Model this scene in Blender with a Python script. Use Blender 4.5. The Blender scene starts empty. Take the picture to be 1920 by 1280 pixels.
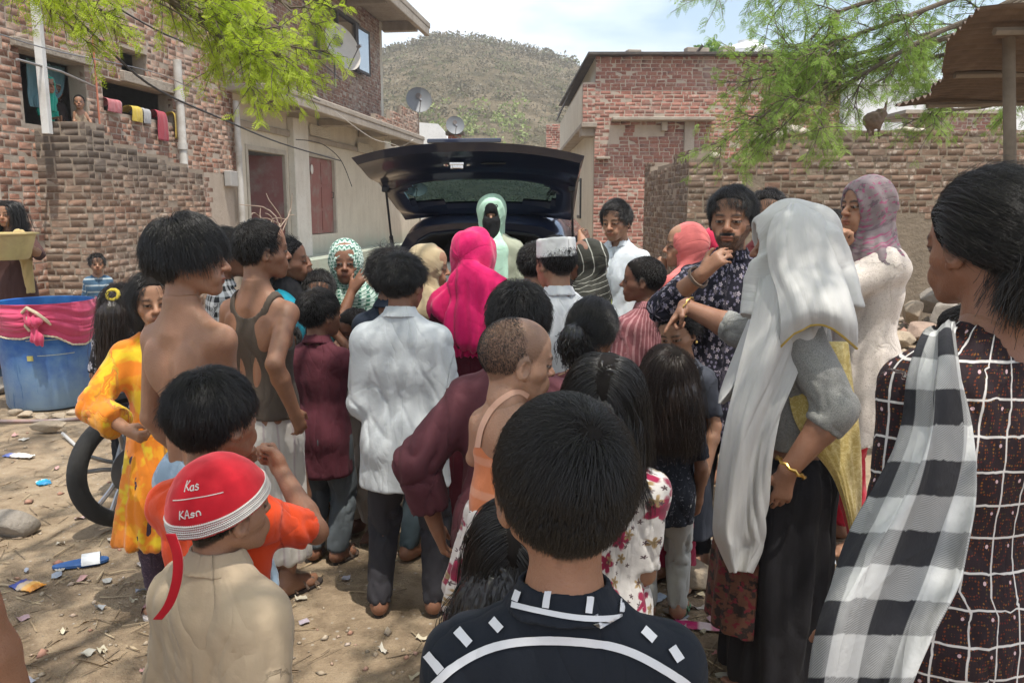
import bpy, math, random
import numpy as np
import openvdb as vdb
from mathutils import Vector, Matrix
from mathutils.bvhtree import BVHTree
R = math.radians
C = bpy.context.scene.collection
SC = bpy.context.scene

# ---------------------------------------------------------------- camera, sky, sun, exposure
CAMH, PITCH, FPX = 1.58, R(9.4), 1507.0
cam_d = bpy.data.cameras.new('camera'); cam = bpy.data.objects.new('camera', cam_d); C.objects.link(cam)
cam.location = (0, 0, CAMH); cam.rotation_euler = (R(90) - PITCH, 0, 0)
cam_d.sensor_width = 36.0; cam_d.lens = 36.0 * FPX / 1920.0; cam_d.clip_start = 0.05; cam_d.clip_end = 3000
SC.camera = cam
SUN_EL, SUN_AZ = R(73), R(152)          # azimuth measured from +Y (view direction) towards +X
world = bpy.data.worlds.new('World'); SC.world = world; world.use_nodes = True
wn, wl = world.node_tree.nodes, world.node_tree.links
wn.clear()
wo = wn.new('ShaderNodeOutputWorld'); bg = wn.new('ShaderNodeBackground'); bg.inputs['Strength'].default_value = 0.15
sky = wn.new('ShaderNodeTexSky'); sky.sky_type = 'NISHITA'; sky.sun_disc = False
sky.sun_elevation = SUN_EL; sky.sun_rotation = SUN_AZ; sky.air_density = 1.3; sky.dust_density = 2.2; sky.ozone_density = 1.0
tc = wn.new('ShaderNodeTexCoord'); mp = wn.new('ShaderNodeMapping'); mp.inputs['Scale'].default_value = (1.0, 1.0, 2.6)
mp.inputs['Location'].default_value = (0.35, 0.1, 0.0)
cn = wn.new('ShaderNodeTexNoise'); cn.inputs['Scale'].default_value = 2.1; cn.inputs['Detail'].default_value = 7; cn.inputs['Roughness'].default_value = 0.52
cr = wn.new('ShaderNodeValToRGB'); cr.color_ramp.elements[0].position = 0.40; cr.color_ramp.elements[1].position = 0.66
cm = wn.new('ShaderNodeMixRGB'); cm.inputs['Color2'].default_value = (7.6, 7.8, 8.2, 1)
wl.new(tc.outputs['Generated'], mp.inputs['Vector']); wl.new(mp.outputs['Vector'], cn.inputs['Vector'])
wl.new(cn.outputs['Fac'], cr.inputs['Fac']); wl.new(cr.outputs['Color'], cm.inputs['Fac']); wl.new(sky.outputs['Color'], cm.inputs['Color1'])
wl.new(cm.outputs['Color'], bg.inputs['Color']); wl.new(bg.outputs['Background'], wo.inputs['Surface'])
sun_d = bpy.data.lights.new('sun', 'SUN'); sun = bpy.data.objects.new('sun', sun_d); C.objects.link(sun)
sun_d.energy = 3.6; sun_d.angle = R(0.55); sun_d.color = (1.0, 0.95, 0.87)
SUNV = Vector((math.cos(SUN_EL) * math.sin(SUN_AZ), math.cos(SUN_EL) * math.cos(SUN_AZ), math.sin(SUN_EL)))
sun.rotation_euler = SUNV.to_track_quat('Z', 'Y').to_euler(); sun.location = SUNV * 50
SC.view_settings.view_transform = 'Standard'; SC.view_settings.look = 'None'
SC.view_settings.exposure = 0.62; SC.view_settings.gamma = 1.0; SC.view_settings.use_curve_mapping = False
SC.cycles.max_bounces = 8; SC.cycles.diffuse_bounces = 4; SC.cycles.transparent_max_bounces = 12
SC.cycles.use_denoising = True
SC.render.engine = 'CYCLES'

# ---------------------------------------------------------------- helpers
rng = np.random.default_rng(7); random.seed(7)
V3 = lambda *a: np.array(a, dtype=float)
def pix(u, v, D):
    """world point that shows at photo pixel (u,v) when it stands D metres ahead"""
    x, y = (u - 960) / FPX, (640 - v) / FPX
    d = np.array([x, math.cos(PITCH) + y * math.sin(PITCH), -math.sin(PITCH) + y * math.cos(PITCH)])
    return np.array([0, 0, CAMH]) + d * (D / d[1])
def nrm(v): v = np.asarray(v, float); return v / (np.linalg.norm(v) + 1e-12)
def tag(o, label=None, cat=None, group=None, kind=None):
    for k, val in (('label', label), ('category', cat), ('group', group), ('kind', kind)):
        if val: o[k] = val
    return o
def empty(name, loc=(0, 0, 0), rz=0, label=None, cat=None, group=None, kind=None):
    o = bpy.data.objects.new(name, None); C.objects.link(o); o.location = loc; o.rotation_euler = (0, 0, rz); o.empty_display_size = 0.1
    return tag(o, label, cat, group, kind)
def link(name, me, parent=None, mat=None, kind=None):
    o = bpy.data.objects.new(name, me); C.objects.link(o)
    if parent is not None: o.parent = parent
    if mat is not None and me is not None and len(me.materials) == 0: me.materials.append(mat)
    if kind: o['kind'] = kind
    return o
def mesh_np(name, V, faces, smooth=True):
    """faces: list of int arrays (n,3) and/or (n,4)"""
    V = np.asarray(V, np.float32); me = bpy.data.meshes.new(name)
    faces = [np.asarray(f, np.int32) for f in faces if f is not None and len(f)]
    me.vertices.add(len(V)); me.vertices.foreach_set('co', V.ravel())
    loops = np.concatenate([f.ravel() for f in faces]); tot = np.concatenate([np.full(len(f), f.shape[1], np.int32) for f in faces])
    st = np.concatenate([[0], np.cumsum(tot)[:-1]]).astype(np.int32)
    me.loops.add(len(loops)); me.loops.foreach_set('vertex_index', loops)
    me.polygons.add(len(tot)); me.polygons.foreach_set('loop_start', st); me.polygons.foreach_set('loop_total', tot)
    if smooth: me.polygons.foreach_set('use_smooth', np.ones(len(tot), bool))
    me.update(calc_edges=True); me.validate()
    return me
def vattr(me, name, data, typ='FLOAT_VECTOR'):
    a = me.attributes.new(name, typ, 'POINT'); data = np.asarray(data, np.float32)
    if typ == 'FLOAT_COLOR':
        if data.shape[1] == 3: data = np.concatenate([data, np.ones((len(data), 1), np.float32)], 1)
        a.data.foreach_set('color', data.ravel())
    elif typ == 'FLOAT': a.data.foreach_set('value', data.ravel())
    else: a.data.foreach_set('vector', data.ravel())

class MB:
    """collects simple solids into one mesh"""
    def __init__(s): s.v = []; s.f = []; s.n = 0; s.mi = []; s.cm = 0
    def add(s, v, f):
        s.v.append(np.asarray(v, float)); s.f += [tuple(i + s.n for i in q) for q in f]; s.mi += [s.cm] * len(f); s.n += len(v)
    def box(s, c, size, rot=None, ax=None):
        h = np.asarray(size, float) / 2
        v = np.array([[x, y, z] for x in (-1, 1) for y in (-1, 1) for z in (-1, 1)], float) * h
        if ax is not None: v = v @ np.asarray(ax, float)
        if rot is not None: v = v @ np.array(Matrix.Rotation(rot, 3, 'Z')).T
        s.add(v + np.asarray(c, float), [(0, 1, 3, 2), (4, 6, 7, 5), (0, 4, 5, 1), (2, 3, 7, 6), (0, 2, 6, 4), (1, 5, 7, 3)])
    def tube(s, pts, r, n=8, cap=True, closed=False):
        pts = [np.asarray(p, float) for p in pts]; m = len(pts)
        rr = r if hasattr(r, '__len__') else [r] * m
        ring = []; prev = None
        for i, p in enumerate(pts):
            if closed: t = nrm(pts[(i + 1) % m] - pts[i - 1])
            else: t = nrm(pts[min(i + 1, m - 1)] - pts[max(i - 1, 0)])
            if prev is None: prev = nrm(np.cross(t, [0, 0, 1] if abs(t[2]) < .9 else [1, 0, 0]))
            a = nrm(prev - t * np.dot(prev, t)); b = np.cross(t, a); prev = a
            ring.append([p + rr[i] * (a * math.cos(k * 2 * math.pi / n) + b * math.sin(k * 2 * math.pi / n)) for k in range(n)])
        v = np.array(ring).reshape(-1, 3); f = []
        for i in range(m if closed else m - 1):
            j = (i + 1) % m
            for k in range(n): f.append((i * n + k, i * n + (k + 1) % n, j * n + (k + 1) % n, j * n + k))
        if cap and not closed: f += [tuple(range(n - 1, -1, -1)), tuple((m - 1) * n + k for k in range(n))]
        s.add(v, f)
    def lathe(s, prof, c=(0, 0, 0), n=24, ax=None):
        v = [[r * math.cos(2 * math.pi * k / n), r * math.sin(2 * math.pi * k / n), z] for r, z in prof for k in range(n)]
        v = np.array(v)
        if ax is not None: v = v @ np.asarray(ax, float)
        f = [(i * n + k, i * n + (k + 1) % n, (i + 1) * n + (k + 1) % n, (i + 1) * n + k) for i in range(len(prof) - 1) for k in range(n)]
        s.add(v + np.asarray(c, float), f)
    def quad(s, a, b, c, d): s.add([a, b, c, d], [(0, 1, 2, 3)])
    def prism(s, poly, d):
        """polygon (3D points) extruded by vector d"""
        n = len(poly); p = np.asarray(poly, float); s.add(np.concatenate([p, p + np.asarray(d, float)]),
            [tuple(range(n - 1, -1, -1)), tuple(range(n, 2 * n))] + [(i, (i + 1) % n, n + (i + 1) % n, n + i) for i in range(n)])
    def build(s, name, mat, parent=None, smooth=False, kind=None, bevel=0):
        me = bpy.data.meshes.new(name); me.from_pydata(np.concatenate(s.v).tolist(), [], s.f)
        import bmesh
        bm = bmesh.new(); bm.from_mesh(me); bmesh.ops.recalc_face_normals(bm, faces=bm.faces)
        if bevel: bmesh.ops.bevel(bm, geom=[e for e in bm.edges if len(e.link_faces) == 2 and e.calc_face_angle(0) > .5], offset=bevel, segments=1, affect='EDGES')
        bm.to_mesh(me); bm.free()
        if smooth:
            me.polygons.foreach_set('use_smooth', [True] * len(me.polygons)); me.set_sharp_from_angle(angle=R(40))
        for m in (mat if isinstance(mat, (list, tuple)) else [mat]): me.materials.append(m)
        if any(s.mi) and not bevel: me.polygons.foreach_set('material_index', s.mi)
        return link(name, me, parent, None, kind)

# ---- vectorised value noise
def vnoise(p, seed=0):
    p = np.asarray(p, np.float32); i = np.floor(p).astype(np.int64); f = p - i; f = f * f * (3 - 2 * f)
    def h(x, y, z):
        n = (x * 374761393 + y * 668265263 + z * 1274126177 + seed * 974634777) & 0xffffffff
        n = ((n ^ (n >> 13)) * 1274126177) & 0xffffffff
        return ((n ^ (n >> 16)) & 0xffff).astype(np.float32) / 32767.5 - 1
    x, y, z = i[..., 0], i[..., 1], i[..., 2]; fx, fy, fz = f[..., 0], f[..., 1], f[..., 2]
    c = [h(x + a, y + b, z + d) for a in (0, 1) for b in (0, 1) for d in (0, 1)]
    c00 = c[0] + (c[4] - c[0]) * fx; c01 = c[1] + (c[5] - c[1]) * fx; c10 = c[2] + (c[6] - c[2]) * fx; c11 = c[3] + (c[7] - c[3]) * fx
    a = c00 + (c10 - c00) * fy; b = c01 + (c11 - c01) * fy
    return a + (b - a) * fz
def fbm(p, o=3, seed=0):
    s = 0; a = 1; t = 0
    for k in range(o): s = s + a * vnoise(p * (2 ** k), seed + k * 17); t += a; a *= .5
    return s / t

# ---- signed distance fields -> one continuous surface
class SDF:
    def __init__(s, lo, hi, h):
        s.h = h; s.o = np.floor(np.asarray(lo) / h) * h; s.n = np.ceil((np.asarray(hi) - s.o) / h).astype(int) + 1
        s.D = np.full(s.n, 1.0, np.float32)
    def win(s, lo, hi):
        i0 = np.maximum(0, np.floor((lo - s.o) / s.h)).astype(int); i1 = np.minimum(s.n, np.ceil((hi - s.o) / s.h).astype(int) + 1)
        if np.any(i1 <= i0): return None
        ax = [(s.o[k] + s.h * np.arange(i0[k], i1[k])).astype(np.float32) for k in range(3)]
        return tuple(slice(a, b) for a, b in zip(i0, i1)), ax[0][:, None, None], ax[1][None, :, None], ax[2][None, None, :]
    def put(s, sl, d, k, op):
        A = s.D[sl]
        if op == 's': A = -A
        if k > 0:
            t = np.clip(.5 + .5 * (A - d) / k, 0, 1); r = A + (d - A) * t - k * t * (1 - t)
        else: r = np.minimum(A, d)
        s.D[sl] = -r if op == 's' else r
    def cone(s, a, b, ra, rb, k=.02, sq=1., ax=None, capa=False, capb=False, op='u', hol=0):
        a = np.asarray(a, float); b = np.asarray(b, float); m = max(ra, rb) + 2 * k + 3 * s.h
        w = s.win(np.minimum(a, b) - m, np.maximum(a, b) + m)
        if w is None: return
        sl, X, Y, Z = w; ba = b - a; L2 = max(float(ba @ ba), 1e-9)
        x, y, z = X - a[0], Y - a[1], Z - a[2]
        tr = (x * ba[0] + y * ba[1] + z * ba[2]) / L2; t = np.clip(tr, 0, 1)
        qx, qy, qz = x - t * ba[0], y - t * ba[1], z - t * ba[2]
        q2 = qx * qx + qy * qy + qz * qz; e = 1
        if sq != 1: e = qx * ax[0] + qy * ax[1] + qz * ax[2]; q2 = q2 + e * e * (1 / sq ** 2 - 1); e = (1 + sq) / 2
        d = (np.sqrt(q2) - (ra + (rb - ra) * t)) * e
        if hol: d = np.abs(d) - hol
        L = math.sqrt(L2)
        if capb: d = np.maximum(d, (tr - 1) * L)
        if capa: d = np.maximum(d, -tr * L)
        s.put(sl, d.astype(np.float32), k, op)
    def ell(s, c, r, Rm=None, k=.02, op='u'):
        c = np.asarray(c, float); r = np.asarray(r, float); m = r.max() + 2 * k + 3 * s.h
        w = s.win(c - m, c + m)
        if w is None: return
        sl, X, Y, Z = w; x, y, z = X - c[0], Y - c[1], Z - c[2]
        if Rm is None: l = (x, y, z)
        else: l = tuple(x * Rm[0, j] + y * Rm[1, j] + z * Rm[2, j] for j in range(3))
        q = [(l[j] / r[j]) ** 2 for j in range(3)]; k0 = np.sqrt(q[0] + q[1] + q[2])
        k1 = np.sqrt(sum(q[j] / r[j] ** 2 for j in range(3))) + 1e-6
        s.put(sl, (k0 * (k0 - 1) / k1).astype(np.float32), k, op)
    def cut(s, p, n, k=0):
        """remove everything on the +n side of the plane"""
        w = s.win(s.o - 1, s.o + s.n * s.h + 1); sl, X, Y, Z = w
        d = (p[0] - X) * n[0] + (p[1] - Y) * n[1] + (p[2] - Z) * n[2]
        s.put(sl, d.astype(np.float32), k, 's')
    def mesh(s):
        D = s.D
        for ax in range(3):
            for e in (0, -1):
                i = [slice(None)] * 3; i[ax] = e; D[tuple(i)] = np.maximum(D[tuple(i)], s.h * .5)
        g = vdb.FloatGrid(); g.background = 3 * s.h; g.copyFromArray(np.clip(D, -3 * s.h, 3 * s.h))
        p, t, q = g.convertToPolygons(0.0, 0.0)
        return np.asarray(p, float) * s.h + s.o, np.asarray(t, np.int32)[:, ::-1], np.asarray(q, np.int32)[:, ::-1]
def vnormals(V, q):
    n = np.cross(V[q[:, 2]] - V[q[:, 0]], V[q[:, 3]] - V[q[:, 1]]); N = np.zeros_like(V)
    for k in range(4): np.add.at(N, q[:, k], n)
    return N / (np.linalg.norm(N, axis=1, keepdims=True) + 1e-12)
def laplace(V, q, it=1, w=.5):
    e = np.concatenate([q[:, [0, 1]], q[:, [1, 2]], q[:, [2, 3]], q[:, [3, 0]]]); e = np.concatenate([e, e[:, ::-1]])
    cnt = np.bincount(e[:, 0], minlength=len(V))[:, None] + 1e-9
    for _ in range(it):
        S = np.stack([np.bincount(e[:, 0], weights=V[e[:, 1], k], minlength=len(V)) for k in range(3)], 1)
        V = V + w * (S / cnt - V)
    return V

# ---------------------------------------------------------------- materials
class Mat:
    def __init__(s, name):
        s.m = bpy.data.materials.new(name); s.m.use_nodes = True; s.t = s.m.node_tree; s.t.nodes.clear()
        s.out = s.t.nodes.new('ShaderNodeOutputMaterial'); s.b = s.n('BsdfPrincipled'); s.t.links.new(s.b.outputs[0], s.out.inputs['Surface'])
    def n(s, typ, inp=None, **kw):
        nd = s.t.nodes.new('ShaderNode' + typ)
        for k, v in kw.items(): setattr(nd, k, v)
        for k, v in (inp or {}).items(): s.set(nd, k, v)
        return nd
    def set(s, nd, k, v):
        i = nd.inputs[k]
        if isinstance(v, bpy.types.NodeSocket): s.t.links.new(v, i)
        elif isinstance(v, bpy.types.Node): s.t.links.new(v.outputs[0], i)
        else: i.default_value = tuple(v) + (1,) * (i.type == 'RGBA' and len(v) == 3) if hasattr(v, '__len__') else v
    def P(s, **kw):
        for k, v in kw.items(): s.set(s.b, k.replace('_', ' '), v)
        return s
    def coord(s, which='Object'): return s.n('TexCoord').outputs[which]
    def attr(s, name, out='Vector'): return s.n('Attribute', attribute_name=name).outputs[out]
    def noise(s, vec, scale, detail=4, rough=.55, out='Fac', dist=0): return s.n('TexNoise', {'Vector': vec, 'Scale': scale, 'Detail': detail, 'Roughness': rough, 'Distortion': dist}).outputs[out]
    def vor(s, vec, scale, feature='F1', out='Distance', rnd=1., dim='3D'): return s.n('TexVoronoi', {'Vector': vec, 'Scale': scale, 'Randomness': rnd}, feature=feature, voronoi_dimensions=dim).outputs[out]
    def math(s, op, a, b=0., c=0., clamp=False):
        nd = s.t.nodes.new('ShaderNodeMath'); nd.operation = op; nd.use_clamp = clamp
        for i, v in enumerate((a, b, c)):
            if isinstance(v, bpy.types.NodeSocket): s.t.links.new(v, nd.inputs[i])
            else: nd.inputs[i].default_value = v
        return nd.outputs[0]
    def sep(s, vec): nd = s.n('SeparateXYZ', {'Vector': vec}); return nd.outputs
    def comb(s, x=0., y=0., z=0.): return s.n('CombineXYZ', {'X': x, 'Y': y, 'Z': z}).outputs[0]
    def step(s, v, lo, hi): return s.n('MapRange', {'Value': v, 'From Min': lo, 'From Max': hi}, clamp=True).outputs[0]
    def mix(s, f, a, b, typ='MIX'): return s.n('MixRGB', {'Fac': f, 'Color1': a, 'Color2': b}, blend_type=typ).outputs[0]
    def ramp(s, f, stops):
        nd = s.n('ValToRGB', {'Fac': f}); e = nd.color_ramp.elements
        while len(e) < len(stops): e.new(.5)
        for i, (p, c) in enumerate(stops): e[i].position = p; e[i].color = tuple(c) + (1,)
        return nd.outputs[0]
    def bump(s, h, dist=.01, strength=1.): s.set(s.b, 'Normal', s.n('Bump', {'Height': h, 'Distance': dist, 'Strength': strength})); return s
    def scale(s, vec, sc, loc=(0, 0, 0), rot=(0, 0, 0)): return s.n('Mapping', {'Vector': vec, 'Scale': sc, 'Location': loc, 'Rotation': rot}).outputs[0]
_mc = {}
def plain(name, col, rough=.7, metallic=0., var=.15, scale=6., bump=0., bscale=60., spec=.5, dirt=None):
    """flat paint, metal, plastic, stone: a little colour variation and relief"""
    key = (name, tuple(col))
    if key in _mc: return _mc[key]
    m = Mat(name); co = m.coord()
    f = m.noise(co, scale, 5)
    c = m.mix(f, [x * (1 - var) for x in col], [min(1, x * (1 + var)) for x in col])
    if dirt: c = m.mix(m.step(m.noise(co, scale * .45, 6, .65), .48, .7), c, dirt)
    m.P(Base_Color=c, Roughness=m.step(m.noise(co, scale * 3), -.6, 1.6) if rough is None else rough, Metallic=metallic, Specular_IOR_Level=spec)
    if bump: m.bump(m.noise(co, bscale, 5), bump)
    _mc[key] = m.m; return m.m
def catmull(P, n):
    P = np.asarray(P, float); m = len(P); t = np.linspace(0, m - 1, n); i = np.clip(np.floor(t).astype(int), 0, m - 2); f = (t - i)[:, None]
    a, b, c, d = P[np.maximum(i - 1, 0)], P[i], P[i + 1], P[np.minimum(i + 2, m - 1)]
    sh = (slice(None),) + (None,) * (P.ndim - 1); f = (t - i)[sh]
    return .5 * (2 * b + (c - a) * f + (2 * a - 5 * b + 4 * c - d) * f ** 2 + (3 * b - a - 3 * c + d) * f ** 3)

# ---------------------------------------------------------------- people
def skin_mat():
    m = Mat('skin'); c = m.attr('col', 'Color'); co = m.coord()
    n = m.noise(co, 55, 5, .6)
    c2 = m.mix(m.step(n, .3, .75), m.mix(1., c, (.90, .86, .84), 'MULTIPLY'), c)
    m.P(Base_Color=c2, Roughness=m.math('ADD', .36, m.math('MULTIPLY', n, .25)), Specular_IOR_Level=.42, Subsurface_Weight=.22, Subsurface_Radius=(.012, .005, .003), Subsurface_Scale=.6)
    m.bump(m.noise(co, 260, 3), .0012); return m.m
SKIN = skin_mat()
def hair_mat(name, col, rough=.34):
    m = Mat(name); co = m.coord(); f = m.noise(co, 35, 3)
    c = m.mix(f, [x * .55 for x in col], [x * 1.5 for x in col])
    m.P(Base_Color=c, Roughness=rough, Specular_IOR_Level=.5); return m.m
CAPH = hair_mat('hair_mass', (.010, .008, .007), .8); CAPH.node_tree.nodes['Principled BSDF'].inputs['Specular IOR Level'].default_value = .12
HAIR = hair_mat('black_hair', (.011, .009, .008)); HAIRB = hair_mat('dark_brown_hair', (.028, .017, .012)); BUZZ = hair_mat('stubble_hair', (.03, .022, .018), .5)

def cloth(name, col, col2=None, pat=None, sc=1., weave=900, rough=.85, sheen=.25, wb=.0009, var=.12, trans=0., **k):
    """woven cloth; fabric coordinates come from the garment's own 'fab' attribute (metres along and around)"""
    sheen *= min(1., max(.06, 2.2 * max(col)))
    m = Mat(name); fab = m.attr('fab'); co = m.coord(); sx, sy, sz = m.sep(fab)
    base = m.mix(m.noise(co, 7, 4), [x * (1 - var) for x in col], [min(1, x * (1 + var)) for x in col])
    uv = m.comb(sx, sy, 0.)
    if pat == 'floral':      # blossoms with petals scattered on the ground colour
        for j, (c2, s2, lim) in enumerate(k['fl']):
            vo = m.n('TexVoronoi', {'Vector': m.scale(uv, (s2, s2, 1), (j * 3.7, j * 1.9, 0)), 'Scale': 1., 'Randomness': .85}, voronoi_dimensions='2D')
            px, py, _ = m.sep(m.n('VectorMath', {0: m.scale(uv, (s2, s2, 1), (j * 3.7, j * 1.9, 0)), 1: vo.outputs['Position']}, operation='SUBTRACT').outputs[0])
            an = m.math('ARCTAN2', py, px); pe = m.math('MULTIPLY', m.math('ABSOLUTE', m.math('SINE', m.math('MULTIPLY', an, 2.5))), .16)
            rr = m.math('ADD', m.math('ADD', pe, lim), m.math('MULTIPLY', m.math('SUBTRACT', m.noise(uv, 60 + 20 * j, 3), .5), .22))
            msk = m.step(m.math('SUBTRACT', rr, vo.outputs['Distance']), 0., .06)
            cc = m.mix(m.step(vo.outputs['Distance'], .02, .2), [x * .55 for x in c2], c2)
            base = m.mix(m.math('MULTIPLY', msk, m.step(m.sep(vo.outputs['Color'])[0], .12, .2)), base, cc)
    elif pat == 'stripes':
        f = m.math('PINGPONG', m.math('MULTIPLY', sx if k.get('along', 1) else sy, k['freq']), 1.)
        base = m.mix(m.math('MULTIPLY', m.step(f, k.get('w', .5), k.get('w', .5) + .12), k.get('amt', 1.)), base, col2)
    elif pat == 'check':
        a = m.step(m.math('PINGPONG', m.math('MULTIPLY', sx, k['freq']), 1.), .48, .52); b = m.step(m.math('PINGPONG', m.math('MULTIPLY', sy, k['freq']), 1.), .48, .52)
        s = m.math('MULTIPLY', m.math('ADD', a, b), .5)
        tw = m.math('PINGPONG', m.math('MULTIPLY', m.math('ADD', sx, sy), 420.), 1.)
        s = m.math('ADD', s, m.math('MULTIPLY', m.math('MULTIPLY', m.math('SUBTRACT', tw, .5), .35), m.math('MULTIPLY', m.math('SUBTRACT', 1., m.math('ABSOLUTE', m.math('SUBTRACT', m.math('MULTIPLY', s, 2.), 1.))), 1.)))
        base = m.mix(s, col, col2)
    elif pat == 'grid':
        wob = m.math('MULTIPLY', m.math('SUBTRACT', m.noise(uv, 9, 2), .5), .16)
        gx = m.math('PINGPONG', m.math('ADD', m.math('MULTIPLY', sx, k['freq']), wob), 1.); gy = m.math('PINGPONG', m.math('ADD', m.math('MULTIPLY', sy, k['freq']), wob), 1.)
        l = m.math('MAXIMUM', m.step(gx, .92, .95), m.step(gy, .92, .95))
        dots = m.math('LESS_THAN', m.vor(uv, 170, dim='2D', rnd=.35), .30)
        arc = m.math('LESS_THAN', m.math('PINGPONG', m.math('MULTIPLY', m.vor(uv, k['freq'] * .55, dim='2D', rnd=.9), 7.), 1.), .42)
        dc = m.ramp(m.sep(m.n('TexVoronoi', {'Vector': uv, 'Scale': 170, 'Randomness': .35}, voronoi_dimensions='2D').outputs['Color'])[0], [(0, (.16, .05, .012)), (.5, (.10, .012, .014)), (.75, (.22, .09, .02)), (1, (.04, .05, .02))])
        base = m.mix(m.math('MULTIPLY', dots, arc), base, dc)
        st = m.math('LESS_THAN', m.vor(m.scale(uv, (k['freq'] * .5, k['freq'] * .5, 1), (.25, .25, 0)), 1., dim='2D', rnd=0.), .055)
        base = m.mix(st, base, (.55, .38, .4)); base = m.mix(l, base, col2)
    elif pat == 'speck':     # small dense print
        f = m.noise(uv, k.get('freq', 130), 2, .6, dist=1.2); base = m.mix(m.step(f, k.get('lo', .56), k.get('lo', .56) + .05), base, col2)
    elif pat == 'chevron':
        z = m.math('ADD', m.math('MULTIPLY', sy, 80.), m.math('MULTIPLY', m.math('PINGPONG', m.math('MULTIPLY', sx, 75.), 1.), 1.2)); f = m.math('PINGPONG', z, 1.)
        base = m.mix(m.step(f, .5, .62), base, col2)
    elif pat == 'patch':     # larger dyed areas
        f = m.noise(uv, k.get('freq', 8), 3, .6); base = m.mix(m.step(f, k.get('lo', .5), k.get('lo', .5) + .06), base, col2)
        if 'col3' in k: base = m.mix(m.step(m.noise(m.scale(uv, (1, 1, 1), (7, 3, 0)), k.get('freq', 8) * 1.6, 3), .56, .6), base, k['col3'])
    h = m.noise(co, 55, 6, .6)
    if 'crinkle' in k: h = m.math('ADD', m.math('MULTIPLY', h, .3), m.noise(m.scale(uv, (170, 9, 1)), 1., 5, .6, dist=.6))
    cw = m.n('TexNoise', {'Vector': m.scale(uv, (7., 2.7, 1), (k.get('cs', 0), 2.3, 0), (0, 0, .35)), 'Scale': 1., 'Detail': 2.5, 'Roughness': .45, 'Distortion': 1.1}).outputs['Fac']; cw = m.math('POWER', m.math('SUBTRACT', 1., m.math('ABSOLUTE', m.math('SUBTRACT', m.math('MULTIPLY', cw, 2.), 1.))), 6.)
    h = m.math('ADD', m.math('MULTIPLY', h, .22), m.math('MULTIPLY', cw, k.get('cr', .30)))
    m.P(Base_Color=base, Roughness=rough, Sheen_Weight=sheen, Sheen_Roughness=.5, Specular_IOR_Level=k.get('spec', .25)); m.bump(h, k.get('bd', .0012) * 3 + wb + .003)
    if trans:
        tr = m.n('BsdfTranslucent', {'Color': base}); mx = m.n('MixShader', {0: trans, 1: m.b.outputs[0], 2: tr.outputs[0]}); m.t.links.new(mx.outputs[0], m.out.inputs['Surface'])
    return m.m

def ik(S, T, l1, l2, pole):
    d = T - S; L = np.linalg.norm(d)
    if L > (l1 + l2) * .995: T = S + d / L * (l1 + l2) * .995; d = T - S; L = np.linalg.norm(d)
    u = d / L; a = (l1 * l1 - l2 * l2 + L * L) / (2 * L); hgt = math.sqrt(max(l1 * l1 - a * a, 1e-8))
    p = np.asarray(pole, float); p = p - u * (p @ u); p = nrm(p); return S + u * a + p * hgt, T
rotz = lambda a: np.array(Matrix.Rotation(a, 3, 'Z')); rotx = lambda a: np.array(Matrix.Rotation(a, 3, 'X')); roty = lambda a: np.array(Matrix.Rotation(a, 3, 'Y'))
CURL = dict(relax=(18, 28, 15), fist=(75, 95, 55), grip=(48, 60, 35), flat=(3, 6, 4), cup=(28, 35, 22), point=(60, 80, 45))

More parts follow.
